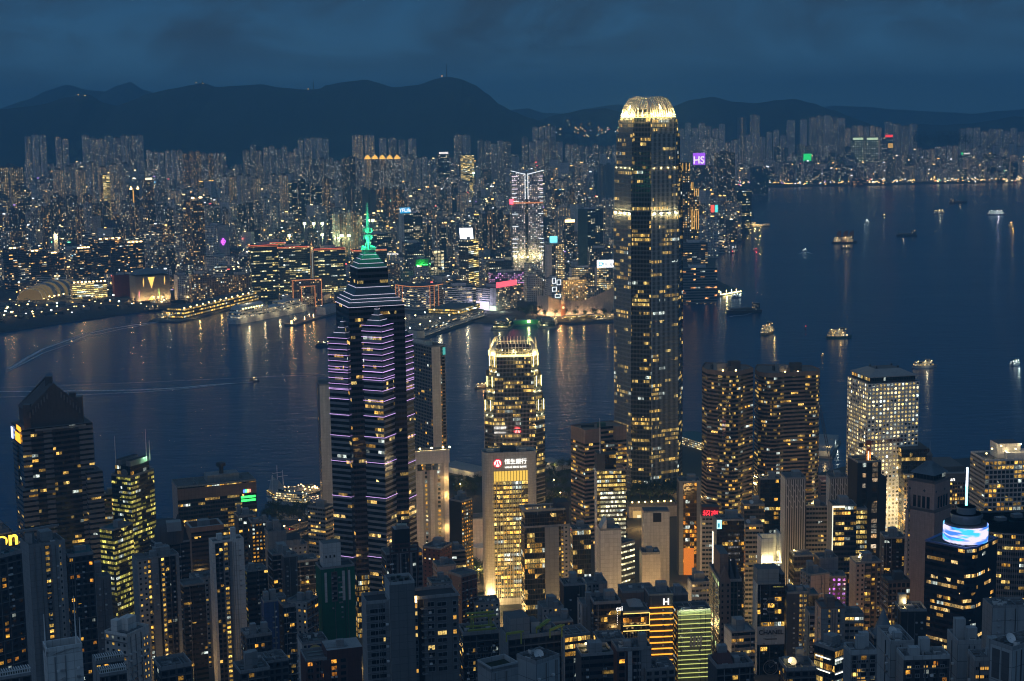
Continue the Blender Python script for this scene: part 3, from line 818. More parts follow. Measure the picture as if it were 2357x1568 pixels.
# ---- tallest tower: notched octagon, stepping in, floodlit crown of fins
CROWN = plain('crown_panel', (0.55, 0.54, 0.50), 0.5, 0.0, sc=0.3)
CROWNL = glow('crown_floodlight', (1.0, 0.74, 0.22), 4.0, True)
def octo(c, X, Y, s, ch):
 h = s / 2; k = h - ch
 q = [(k, -h), (h, -k), (h, k), (k, h), (-k, h), (-h, k), (-h, -k), (-k, -h)]
 return [((c + X * a + Y * b).x, (c + X * a + Y * b).y) for a, b in q]
def tall_tower():
 D = 1540.0; ph = math.radians(28)
 X = Vector((math.cos(ph), math.sin(ph), 0)); Y = Vector((-math.sin(ph), math.cos(ph), 0))
 mid = at(1496, 700, D); c = Vector((mid.x, D + 20, 3.0))
 root = thing('skyscraper', 'tallest dark glass skyscraper with a floodlit crown of curved white fins', 'skyscraper', c)
 sec = [(1135, 1.0), (495, 0.965), (391, 0.905), (316, 0.845), (283, 0.785), (271, 0.785)]
 S0 = 60.0; ch0 = 13.5
 zz = [zof(1496, v, D + 5) for v, _ in sec]; zz[0] = 16.0
 kinds = ['tall_notch', 'tall_curtain'] * 4
 fw = STY['tall_curtain'][0]
 for i in range(len(sec) - 1):
  # corners run in one plane, the main faces of each stage stop at their own setback
  k0 = sec[i][1] if i else 1.0
  mb = MB()
  P = octo(c, X, Y, S0 * k0, ch0 * k0)
  mb.prism(P, zz[i], zz[i + 1], ['tall_notch', 'tall_curtain', 'tall_notch', 'tall_curtain', 'tall_notch', 'tall_curtain', 'tall_notch', 'tall_curtain'], ROOFD)
  o = mb.build('tower_stage', root)
  # glazed screen that stands proud of each main face
  for j in (7, 5, 1):
   a, b = Vector(P[j]), Vector(P[(j + 1) % 8])
   d = (b - a).normalized(); n = Vector((d.y, -d.x))
   m2 = MB(); q = [a + n * 0.9, b + n * 0.9, b + n * 0.02, a + n * 0.02]
   m2.prism([(p.x, p.y) for p in q], zz[i] + 0.5, zz[i + 1] + (3.5 if i < 4 else 0), ['tall_curtain', 'tall_notch', 'tall_curtain', 'tall_notch'], STEEL)
   m2.build('glazed_screen', root)
 # lit strip and small lamps at two setbacks
 for (i, pw) in ((1, 5200), (2, 900)):
  P = octo(c, X, Y, S0 * sec[i][1] + 2.6, ch0 * sec[i][1])
  for j in (7, 5):
   a, b = Vector((*P[j], zz[i] + 0.8)), Vector((*P[(j + 1) % 8], zz[i] + 0.8))
   nn = 11
   d2 = (b - a).normalized(); nrm = Vector((d2.y, -d2.x, 0))
   for k in range(nn):
    q = a + (b - a) * ((k + 0.5) / nn)
    mb = MB(); mb.box((q.x, q.y, q.z), (0.8, 0.8, 0.7), LAMPY); mb.build('setback_lamp', root)
   for k in range(4):
    q = a + (b - a) * ((k + 0.5) / 4) + nrm * 1.6 + Vector((0, 0, 1.5))
    light('setback_floodlight', q, pw, (1.0, 0.78, 0.36), 0.5, root)
 # crown
 z0, z1 = zz[-1], zof(1496, 224, D + 15)
 Hc = z1 - z0
 kk = 0.785
 mb = MB(); mb.prism(octo(c, X, Y, S0 * kk - 5, ch0 * kk), z0, z0 + Hc * 0.42, 'tall_notch', ROOFD); mb.build('crown_core', root)
 P = octo(c, X, Y, S0 * kk + 0.6, ch0 * kk)
 for k in range(2):
  mb = MB(); Q = octo(c, X, Y, S0 * kk + 0.8, ch0 * kk); mb.prism(Q, z0 + 0.4 + k * 2.0, z0 + 1.0 + k * 2.0, CROWNL, CROWNL, True); mb.build('crown_floodlight', root)
 for j in range(8):
  a, b = Vector(P[j]), Vector(P[(j + 1) % 8])
  L = (b - a).length; d = (b - a).normalized(); n = Vector((d.y, -d.x))
  nf = 10 if j % 2 else 3
  for k in range(nf):
   f = (k + 0.5) / nf
   p0 = a + (b - a) * f
   hh = 1.0 if (j % 2 and 0.2 < f < 0.8) else (0.93 if j % 2 else 0.86)
   mb = MB(); w = 1.25
   prev = None
   for s in range(8):
    t = s / 7 * hh
    inn = 10.0 * t ** 2.0
    cc = p0 - n * inn
    pull = (c.xy - cc); cc = cc + pull * (0.05 * t)
    ww = w * (1 - 0.65 * t ** 2)
    dep = 1.7 * (1 - 0.6 * t)
    q = [cc - d * ww / 2 + n * 0.25, cc + d * ww / 2 + n * 0.25, cc + d * ww / 2 - n * dep, cc - d * ww / 2 - n * dep]
    ring = [Vector((p.x, p.y, z0 + 1.0 + Hc * t)) for p in q]
    if prev:
     for e in range(4): mb.face([prev[e], prev[(e + 1) % 4], ring[(e + 1) % 4], ring[e]], CROWN)
    prev = ring
   mb.face(prev, CROWN)
   mb.build('crown_fin', root)
  # floodlights at the foot of the fins, in front of and behind them
  for k in range(3 if j % 2 else 1):
   f = (k + 0.5) / (3 if j % 2 else 1)
   q = a + (b - a) * f + n * 3.0
   light('crown_light', (q.x, q.y, z0 + 3.0), 13000, (1.0, 0.70, 0.24), 0.8, root)
  q = a + (b - a) * 0.5 - n * 3.2
  light('crown_light', (q.x, q.y, z0 + Hc * 0.5), 12000, (1.0, 0.72, 0.27), 0.8, root)
 # flat low podium tower base with warm lobby
 return root
tall_tower()
# ---- its smaller twin
def twin_tower():
 D = 1440.0; ph = math.radians(1.5)
 X = Vector((math.cos(ph), math.sin(ph), 0)); Y = Vector((-math.sin(ph), math.cos(ph), 0))
 c = Vector((at(1183, 950, D).x, D + 24, 3.0))
 root = thing('skyscraper', 'shorter glass tower with a gold lit fin crown standing behind the bank tower', 'skyscraper', c)
 sec = [(1230, 57.0), (922, 52.5), (868, 46.5), (822, 0)]
 zz = [zof(1180, v, D) for v, _ in sec]; zz[0] = 3
 for i in range(3):
  s = sec[i][1]
  mb = MB(); P = octo(c, X, Y, s, s * 0.15); mb.prism(P, zz[i], zz[i + 1], 'twin_glass', ROOFD); mb.build('tower_stage', root)
  for j in (7, 0, 6, 1):
   a, b = Vector(P[j]), Vector(P[(j + 1) % 8]); n = Vector(((b - a).y, -(b - a).x)).normalized()
   if j in (0, 6):
    for f in (0.2, 0.8):
     q = a + (b - a) * f + n * 1.3
     light('setback_floodlight', (q.x, q.y, zz[i + 1] - 14), 700, (1.0, 0.9, 0.5), 0.4, root)
     m2 = MB(); m2.bar((q.x, q.y, zz[i + 1] - 9), (q.x, q.y, zz[i + 1] + 1), 0.3, LAMPY); m2.build('light_strip', root)
 z0 = zz[3]; z1 = zof(1180, 785, D + 8); Hc = z1 - z0
 s = 46.5; P = octo(c, X, Y, s, s * 0.15)
 mb = MB(); mb.prism(octo(c, X, Y, s - 12, s * 0.15), z0, z0 + Hc * 0.45, 'twin_glass', ROOFD); mb.build('crown_core', root)
 mb = MB(); mb.prism(octo(c, X, Y, s + 0.7, s * 0.2), z0 + 0.3, z0 + 1.3, CROWNL, CROWNL, True); mb.build('crown_floodlight', root)
 for j in range(8):
  a, b = Vector(P[j]), Vector(P[(j + 1) % 8]); d = (b - a).normalized(); n = Vector((d.y, -d.x))
  if j % 2 == 0:     # solid curved corner blades
   mb = MB(); prev = None
   for q_ in range(8):
    t = q_ / 7 * 0.92
    inn = 8.5 * (1 - math.sqrt(max(0, 1 - (t * 0.96) ** 2)))
    cc = (a + b) / 2 - n * inn; ww = (b - a).length * 0.9 * (1 - 0.8 * t)
    ring = [Vector((p.x, p.y, z0 + 1 + Hc * t)) for p in (cc - d * ww / 2, cc + d * ww / 2, cc + d * ww / 2 - n * 1.2, cc - d * ww / 2 - n * 1.2)]
    if prev:
     for e in range(4): mb.face([prev[e], prev[(e + 1) % 4], ring[(e + 1) % 4], ring[e]], CROWN)
    prev = ring
   mb.face(prev, CROWN); mb.build('crown_blade', root)
  else:
   for k in range(10):
    p = a + (b - a) * ((k + 0.5) / 10) - n * 1.0
    mb = MB(); mb.bar((p.x, p.y, z0), (p.x - n.x * 0.6, p.y - n.y * 0.6, z0 + Hc * 0.95), 0.75, CROWN, 0.5); mb.build('crown_fin', root)
   for t in (0.3, 0.6):
    mb = MB(); mb.bar((a.x - n.x * 1.4, a.y - n.y * 1.4, z0 + Hc * t), (b.x - n.x * 1.4, b.y - n.y * 1.4, z0 + Hc * t), 0.6, CROWN); mb.build('crown_rail', root)
  q = (a + b) / 2 + n * 2.2
  light('crown_light', (q.x, q.y, z0 + 2.5), 3600, (1.0, 0.74, 0.32), 0.6, root)
  q = (a + b) / 2 - n * 4
  light('crown_light', (q.x, q.y, z0 + 5), 2600, (1.0, 0.74, 0.32), 0.6, root)
twin_tower()
# ---- dark star-plan tower with neon lines, stepped roof and green lit mast
NEON = glow('neon_lilac', (0.74, 0.46, 1.0), 1.5)
NEONW = glow('neon_white', (0.84, 0.76, 1.0), 1.2)
GREENL = glow('green_floodlight', (0.04, 1.0, 0.42), 2.2)
MASTG = plain('mast_paint', (0.45, 0.48, 0.46), 0.5, sc=0.6)
GREENS = plain('green_steel', (0.30, 0.36, 0.33), 0.55, sc=0.6)
def star_tower():
 D = 1085.0; a = math.radians(14)
 N, L, R, ll, lr = corner_plan(770.5, 803, 931, 707, D, 76)
 s = (ll + lr) / 2; s = lr
 c0 = N + (L + R) * (s / 2)
 root = thing('skyscraper', 'black star shaped skyscraper ringed by lilac neon lines under a green lit mast', 'skyscraper', Vector((c0.x, c0.y, 8)))
 def sq(half, X=R, Y=L): return [((c0 + X * i * half + Y * j * half).x, (c0 + X * i * half + Y * j * half).y) for i, j in ((-1, -1), (1, -1), (1, 1), (-1, 1))]
 # R is right-away, L left-away: (R, L) is an anticlockwise frame
 zt = N.z
 zl = at(868, 1325, D).z
 mb = MB(); mb.prism(sq(s / 2), zl, zt, 'star_glass', ROOFD); mb.build('main_shaft', root)
 mb = MB(); mb.prism(sq(s / 2), 5, zl, 'star_low'); mb.build('lower_shaft', root)
 def ring(half, z, X=R, Y=L, m=NEONW, name='neon_line', th=0.22, base=c0, sides=(0, 3), par=root):
  q = [base + X * i * half + Y * j * half for i, j in ((-1, -1), (1, -1), (1, 1), (-1, 1))]
  for k in sides:
   A, B = q[k], q[(k + 1) % 4]
   n = Vector(((B - A).y, -(B - A).x, 0)).normalized()
   mm = MB(); mm.bar((A.x + n.x * 0.3, A.y + n.y * 0.3, z), (B.x + n.x * 0.3, B.y + n.y * 0.3, z), th, m); mm.build(name, par)
 h = s / 2
 ring(h, zt - 0.4)
 # stepped roof: heights read off the near corner
 def zc(v): return at(803, v, D + 3).z
 def slope(h0, z0, h1, z1, nm='sloped_roof'):
  mm = MB(); mm.loft(sq(h0), z0, sq(h1), z1, TEALG); mm.face([(*p, z1) for p in sq(h1)], ROOFD); return mm.build(nm, root)
 TEALG = STY['star_roof'][0]
 slope(h - 0.3, zt + 0.3, h - 3.6, zt + 5.5)
 ring(h - 1.2, zt + 2.9); ring(h - 2.8, zt + 5.0)
 slope(h - 4.5, zt + 5.5, h - 8.6, zt + 13.5)
 ring(h - 5.2, zt + 7.4); ring(h - 8.0, zt + 12.6)
 hb = h - 9.2
 mb = MB(); mb.prism(sq(hb), zt + 13.5, zt + 25.5, 'star_glass', ROOFD); mb.build('upper_block', root)
 slope(hb + 0.2, zt + 25.5, hb - 7.0, zt + 36.5)
 for k in range(4): ring(hb - 0.6 - 1.9 * k, zt + 26.3 + 2.9 * k)
 ht = hb - 7.2
 mb = MB(); mb.prism(sq(ht), zt + 36.5, zt + 38.2, GREENS, ROOFD); mb.build('mast_deck', root)
 # mast
 zb = zt + 38.2; ctr = Vector((c0.x, c0.y, zb))
 zm = zof(0, 0, 10)
 def zv(v):
  lo, hi = 0, 600
  for _ in range(40):
   md = (lo + hi) / 2
   if proj((c0.x, c0.y, md))[1] > v: lo = md
   else: hi = md
  return hi
 z1, z2, z3, z4, z5 = zv(608), zv(578), zv(545), zv(524), zv(466)
 def strut(pts, w, m, name):
  mm = MB()
  for A, B in pts: mm.bar(A, B, w, m)
  return mm.build(name, root)
 up = lambda z: Vector((c0.x, c0.y, z))
 K = [X * s1 for X in (R, L) for s1 in (1, -1)]
 for k in K: strut([(ctr + k * (ht * 0.85), up(zb + (z1 - zb) * 0.75))], 1.5, GREENS, 'mast_leg')
 strut([(up(zb), up(z2))], 1.5, GREENL, 'mast_core')
 for k in range(8):
  d = Vector((math.cos(k * PI / 4), math.sin(k * PI / 4), 0))
  strut([(up(z1) + d * 1.0, up(z2) + d * 3.0)], 0.3, MASTG, 'mast_rib')
  strut([(up(z2 + 1) + d * 2.8, up(z3) + d * 0.7)], 0.3, MASTG, 'mast_rib')
 mm = MB(); mm.tube([up(z2 - 0.8), up(z2 + 0.8)], [3.3, 3.3], MASTG, 16); mm.build('mast_ring', root)
 strut([(up(z2), up(z4))], 1.0, GREENL, 'mast_core')
 for k in range(6):      # ribbon-like bow of curved plates around the mast
  th = k * PI / 3 + 0.35; d = Vector((math.cos(th), math.sin(th), 0))
  for sg in (1, -1):
   mm = MB(); pr = None
   for q in range(6):
    t = q / 5; r_ = 0.8 + 2.6 * math.sin(t * PI * 0.62); zc_ = z3 + (z4 - z3) * 0.35 + sg * 4.2 * t ** 1.6
    w = 0.3 + 1.1 * math.sin(t * PI * 0.9)
    e = Vector((-d.y, d.x, 0)); A = up(zc_) + d * r_ - e * w; B = up(zc_) + d * r_ + e * w
    A2, B2 = A - d * 0.25, B - d * 0.25
    if pr:
     mm.face([pr[0], pr[1], B, A], MASTG); mm.face([pr[3], pr[2], A2, B2][::-1], MASTG)
    pr = (A, B, A2, B2)
   mm.build('mast_bow_plate', root)
 mm = MB(); mm.tube([up(z4), up(z4 + (z5 - z4) * 0.45), up(z5)], [1.3, 0.75, 0.35], MASTG, 8); mm.build('mast_spire', root)
 for k in range(9):
  z = z4 + (z5 - z4) * (0.25 + 0.08 * k); strut([(up(z) - R * 1.1, up(z) + R * 1.1)], 0.35, MASTG, 'mast_rung')
 GC = (0.05, 1.0, 0.42)
 for z, w in ((z1, 900), (z2 + 4, 3800), (z3 - 1, 3600), (z4 + 5, 3800)):
  for s1 in (1, -1): light('mast_light', up(z) + (R * s1 * 6.5 - L * 5.5), w, GC, 0.5, root)
 for i, j in ((-1, -1), (1, -1), (-1, 1), (1, 1)):
  q = ctr + R * i * ht * 0.8 + L * j * ht * 0.8
  mm = MB(); mm.box((q.x, q.y, zb), (3.0, 3.0, 1.9), GREENS, 0.2); o = mm.build('mast_housing', root)
  mm = MB(); mm.box((q.x, q.y, zb + 1.9), (1.5, 1.5, 0.8), GREENL); mm.build('green_lamp', root)
  light('deck_light', q + Vector((0, 0, 6)) - (R + L) * 1.0, 260, GC, 0.4, root)
 # four corner wings turned by 45 degrees, each with a stepped glass cap
 X = (R - L).normalized(); Y = (R + L).normalized()
 Vl = [856.6, 876, 900, 924, 960, 1008, 1067, 1147, 1285]
 for (dr, nm) in ((-L, 'f'), (-R, 'l'), (R, 'r')):
  wc = c0 + dr * (h - 1.2)
  hw = 8.7
  front = wc + dr * 12
  def zw(v):
   lo, hi = -300, 600
   for _ in range(40):
    md = (lo + hi) / 2
    if proj((front.x, front.y, md))[1] > v: lo = md
    else: hi = md
   return hi
  ztop = zw(749 if nm == 'f' else 775 if nm == 'l' else 762)
  if nm == 'r': ztop = zw(768)
  def wq(k): return [((wc + X * i * k + Y * j * k).x, (wc + X * i * k + Y * j * k).y) for i, j in ((-1, -1), (1, -1), (1, 1), (-1, 1))]
  mm = MB(); mm.prism(wq(hw), 5, ztop, 'star_wing', ROOFD); wg = mm.build('corner_wing', root)
  mm = MB(); mm.loft(wq(hw - 1.4), ztop, wq(hw - 4.6), ztop + 5.5, 'star_roof'); mm.loft(wq(hw - 5.4), ztop + 5.5, wq(0.3), ztop + 15, 'star_roof')
  mm.face([(*p, ztop + 5.5) for p in wq(hw - 4.6)], ROOFD); mm.build('wing_cap', root)
  zs = [ztop - 0.4 - 4.15 * k for k in range(10)] + [ztop + 3, ztop + 6.5, ztop + 10.5]
  d0 = ztop - zw(749 if nm == 'f' else 775)
  for k, v in enumerate(Vl): zs.append(zw(v + (0 if nm == 'f' else -8)))
  for k, z in enumerate(zs):
   hh = hw + 0.15 if z <= ztop else (hw - 1.4 - (z - ztop) * 0.66 + 0.2 if z < ztop + 5 else (hw - 5.4) * (1 - (z - ztop - 5.5) / 9.5) + 0.3)
   ring(hh, z, X, Y, NEON if z <= ztop else NEONW, 'neon_line', 0.24 if z <= ztop else 0.2, wc, {'f': (0, 1), 'l': (0, 3), 'r': (1, 2)}[nm])
star_tower()
# ---- bank tower with rounded pale end walls and lit floors
BANKY = glow('banking_hall_glow', (1.0, 0.62, 0.10), 1.15)
def bank_tower():
 b = Bld('office_tower', 'pale bank tower with rounded side walls, gold lit floors and a white rooftop sign', 1110.5, 1112, 1236, 1050, 1215, 84, dep=30)
 r = 6.0
 # plan: rectangle with rounded corners
 def rp(l0, l1, r0, r1, rad):
  pts = []
  for (cl, cr_, a0) in ((rad, rad, 0), ):
   pass
  A = b.N; Lx, Rx = b.L, b.R
  def arc(cx, cy, t0):
   for k in range(6):
    t = t0 + (PI / 2) * k / 5
    p = A + Rx * (cx + rad * math.cos(t)) + Lx * (cy + rad * math.sin(t))
    pts.append((p.x, p.y))
  arc(rad, rad, PI); arc(b.lr - rad, rad, 1.5 * PI); arc(b.lr - rad, b.ll - rad, 0); arc(rad, b.ll - rad, PI / 2)
  return pts
 P = rp(0, 1, 0, 1, r)
 mb = MB(); mb.prism(P, b.base, b.z, 'bank_wall', CONC); mb.build('outer_wall', b.root)
 mb = MB()
 for i in range(len(P)):
  q, s = Vector(P[i]), Vector(P[(i + 1) % len(P)])
  if (q - s).length < 0.05: continue
  n = Vector(((s - q).y, -(s - q).x)).normalized()
  mb.prism([(q.x, q.y), (s.x, s.y), (s.x - n.x * 0.6, s.y - n.y * 0.6), (q.x - n.x * 0.6, q.y - n.y * 0.6)], b.z, b.z + 2.4, 'bank_wall', ROOFL)
 mb.build('parapet', b.root)
 t0, t1 = 0.175, 0.82
 ztop = b.zat(1084, 'R', 0.5); zmid = b.zat(1107, 'R', 0.5); zb = b.zat(1376, 'R', 0.4)
 b.panel('R', t0 + 0.02, t1, zmid, ztop, BANKY, 'lit_banking_hall', 0.25)
 for k in range(11): b.panel('R', t0 + 0.05 + k * 0.055, t0 + 0.058 + k * 0.055, zmid, ztop, DSTEEL, 'hall_mullion', 0.5, 0.12)
 b.panel('R', t0, t1, zb, zmid - 0.4, 'bank_floor', 'glazed_floors', 0.35)
 mb = MB()
 for k in range(18):
  t = t0 + (t1 - t0) * (k + 0.5) / 18
  p = b.on('R', t, zb, 0.75); mb.bar(p, (p.x, p.y, zmid), 0.28, CROWN)
 o = mb.build('vertical_fins', b.root)
 b.panel('R', t0 - 0.02, t1 + 0.02, b.base, zb, 'slab_pale', 'base_wall', 1.4)
 # sign: round emblem and two lines of lettering
 zs = b.zat(1060, 'R', 0.3)
 q = b.on('R', 0.265, zs - 2.2, 0.35); rd = b.R; n = -b.L
 mb = MB(); up = Vector((0, 0, 1)); R0 = 3.3
 ring = lambda rr, o_: [q + (rd * math.cos(k * PI / 12) + up * math.sin(k * PI / 12)) * rr + n * o_ for k in range(24)]
 mb.face(ring(R0, 0.1), SIGNR); mb.build('emblem_disc', b.root)
 mb = MB(); A, B = ring(2.75, 0.2), ring(2.75, 0.2)
 mb.face(A, SIGNW); mb.build('emblem_field', b.root)
 mb = MB()
 for s1 in (1, -1):
  mb.bar(q + rd * s1 * 2.0 - up * 2.4 + n * 0.4, q + rd * s1 * 0.5 + up * 1.9 + n * 0.4, 0.75, SIGNR)
  mb.bar(q + rd * s1 * 0.6 + up * 1.5 + n * 0.4, q + rd * s1 * 0.6 - up * 0.9 + n * 0.4, 0.5, SIGNR)
 mb.build('emblem_figure', b.root)
 text('恒生銀行', b.root, b.on('R', 0.6, b.zat(1067, 'R', 0.5), 0.4), b.R, 4.5, SIGNW, bold=0.03)
 text('HANG SENG BANK', b.root, b.on('R', 0.6, b.zat(1077, 'R', 0.5), 0.4), b.R, 2.05, SIGNW, bold=0.03)
 # the same sign on the harbour side; the glass tower behind mirrors it
 NW, NR_ = glow('north_sign_white', (1.0, 0.97, 0.9), 26.0), glow('north_sign_red', (1.0, 0.06, 0.06), 26.0)
 nb = lambda t, z: b.N + b.R * (b.lr * t) + b.L * (b.ll + 0.5) + Vector((0, 0, z - b.N.z))
 zn = 58.0
 text('恒生銀行', b.root, nb(0.40, zn + 3), -b.R, 6.2, NW, bold=0.05); text('HANG SENG BANK', b.root, nb(0.40, zn - 1.5), -b.R, 2.8, NW, bold=0.05)
 q2 = nb(0.96, zn + 2.5); mb = MB(); mb.face([q2 + rd * (3.8 * math.cos(k * PI / 12)) * -1 + up * (3.8 * math.sin(k * PI / 12)) for k in range(24)], NR_); mb.build('emblem_disc', b.root)
 q2 = q2 + b.L * 0.2; mb = MB()
 for s1 in (1, -1): mb.bar(q2 + rd * s1 * 2.0 - up * 2.4, q2 + rd * s1 * 0.5 + up * 1.9, 0.8, NW)
 mb.build('emblem_figure', b.root)
 # roof plant
 r2 = random.Random(5)
 mb = MB(); mb.prism(b.poly(0.2, 0.8, 0.35, 0.62), b.z, b.z + 5, 'slab_dark', ROOFD); mb.build('plant_room', b.root)
 for k in range(6):
  mb = MB(); mb.prism(b.poly(0.18 + 0.3 * (k % 2), 0.4 + 0.3 * (k % 2), 0.08 + 0.3 * (k // 2), 0.22 + 0.3 * (k // 2)), b.z, b.z + 2.6, STEEL, STEEL); mb.build('cooling_unit', b.root)
 for t, pw in ((0.06, 26000), (0.94, 9000)):
  p = b.on('R', t, b.base + 8, 5.0); light('wall_washer', p, pw, (1.0, 0.72, 0.3), 1.0, b.root)
 # green-lit canopy at street level
 p0 = b.zat(1400, 'R', 0.6)
 b.panel('R', 0.3, 0.8, p0 - 1, p0 + 1.2, glow('canopy_green', (0.2, 1.0, 0.6), 1.4), 'canopy', 7.0, 1.5)
bank_tower()
# ---- tower with round windows
def porthole_tower():
 b = Bld('office_tower', 'pale grey tower with rows of round porthole windows and a hipped roof', 1951, 1998.5, 2116.6, 884, 1400, 66)
 mb = MB(); mb.prism(b.poly(), b.base, b.z, ['porthole'] * 4, CONC); mb.build('porthole_wall', b.root)
 z1 = b.z + 5.0
 mb = MB(); mb.prism(b.poly(0, 1, 0, 1, 3.0), b.z, z1, 'off_dark', ROOFD); mb.build('recessed_storey', b.root)
 def pl(i): return b.poly(0, 1, 0, 1, i)
 zt = b.zat(847, 'R', 0.5) - 2.5
 mb = MB(); mb.prism(pl(1.8), z1, z1 + 0.8, ROOFL, None, True); mb.loft(pl(1.8), z1 + 0.8, pl(13.5), zt, ROOFL); mb.face([(*p, zt) for p in pl(13.5)], CONC); mb.build('hipped_roof', b.root)
 for l, r_ in ((0.35, 0.3), (0.65, 0.3), (0.35, 0.72), (0.65, 0.72)):
  mb = MB(); p = b.pt(l, r_, zt); mb.box((p.x, p.y, zt), (1.4, 1.4, 2.0), DSTEEL); mb.build('roof_vent', b.root)
 p = b.on('R', 0.03, b.base + 10, 12); light('street_glow', b.on('R', 0.5, 30, 25), 50000, (1.0, 0.75, 0.4), 2.0, b.root)
porthole_tower()
# ---- twin bronze towers with round bays
def bronze_tower(label, edge, D, vt, base=None):
 """edge: list of (u, distance offset, kind) along the visible outline from left to right"""
 root = thing('office_tower', label, 'office tower', (0, 0, 0))
 z = at(edge[0][0], vt, D).z
 P, S = [], []
 for (u, dy, kind) in edge:
  q = at(u, vt, D); k = (D + dy) / D
  x = (q.x) * k
  P.append((x, D + dy)); S.append(kind)
 Q, T = [], []
 for i in range(len(P) - 1):
  A, B = Vector(P[i]), Vector(P[i + 1])
  if S[i] == 'bay':
   d = (B - A); n = Vector((d.y, -d.x)).normalized(); L = d.length
   for k in range(8):
    t = k / 8; p = A + d * t + n * (L * 0.30 * math.sin(PI * t) ** 0.8)
    Q.append((p.x, p.y)); T.append('bronze_bay')
  else: Q.append(P[i]); T.append(S[i])
 Q.append(P[-1]); T.append('bronze_wall')
 back = [(P[-1][0] - 3, P[-1][1] + 18), (P[0][0] + 6, P[0][1] + 26)]
 Q += back; T += ['bronze_wall', 'bronze_wall']
 cx = sum(p[0] for p in Q) / len(Q); cy = sum(p[1] for p in Q) / len(Q)
 root.location = (cx, cy, 3)
 mb = MB(); mb.prism(Q, 3, z, T); mb.build('outer_wall', root)
 mb = MB(); mb.prism(Q, z, z + 4.2, 'bronze_wall'); sh = lambda k: [(cx + (p[0] - cx) * k, cy + (p[1] - cy) * k) for p in Q]
 mb.face([(*p, z + 3.0) for p in sh(0.985)], CONC); mb.build('parapet', root)
 for k, (dx, dy, w, d, h) in enumerate([(-8, 3, 9, 8, 6.5), (6, 8, 10, 7, 7.5), (0, -2, 5, 5, 4), (-13, 10, 4, 4, 4)]):
  mb = MB(); mb.box((cx + dx, cy + dy, z + 3.0), (w, d, h), ('slab_dark', ROOFD) if k else ('slab_grey', CONC), 0.3); mb.build('plant_room', root)
 for k in range(5):
  mb = MB(); mb.box((cx - 12 + k * 6, cy - 4, z + 3.0), (1.0, 1.0, 1.4), LAMPW if k % 2 else STEEL); mb.build('roof_fitting', root)
 return root, Q, z
r1, q1, z1 = bronze_tower('bronze ribbed tower with one round bay, the slimmer of the bronze pair', [(1616, 24, 'bronze'), (1628, 8, 'bronze'), (1653, 0, 'bay'), (1711, 3, 'bronze'), (1734, 14, 'bronze')], 1405, 864)
r2, q2, z2 = bronze_tower('broader bronze ribbed tower with two round bays beside its slimmer twin', [(1737, 22, 'bronze'), (1746, 6, 'bay'), (1805, 0, 'bronze'), (1854, 4, 'bay'), (1884, 20, 'bronze')], 1420, 868)
# ---- bronze octagon tower
def octagon_block():
 b = Bld('office_tower', 'bronze banded tower with a notched flat top beside the tallest skyscraper', 1313.6, 1346, 1442, 990, 1385, 62, group=None)
 sR = [(0.38, 'off_brown', 0.0), (0.74, 'bronze_bay', 2.5), (1.0, 'off_brown', 0.0)]
 P, S = seg_poly(b, [(1.0, 'off_brown', 0.0)], sR)
 zc = b.z - 13
 mb = MB(); mb.prism(P, b.base, zc, S); mb.build('outer_wall', b.root)
 P2, S2 = seg_poly(b, [(1.0, 'slab_bronze', 0.0)], [(0.38, 'slab_bronze', 0.0), (0.74, 'off_brown', 5.0), (1.0, 'slab_bronze', 0.0)])
 mb = MB(); mb.prism(P2, zc, b.z, S2); mb.face([(*p, b.z - 1.5) for p in P2], CONC); mb.build('crown_wall', b.root)
 q = b.pt(0.45, 0.55, b.z - 1.5); mb = MB(); mb.box(q, (8, 6, 4), plain('green_plant', (0.03, 0.09, 0.06), 0.7)); mb.build('plant_room', b.root)
 q = b.pt(0.7, 0.3, b.z - 1.5); mb = MB(); mb.box(q, (12, 7, 2.5), DSTEEL); mb.build('cooling_unit', b.root)
octagon_block()
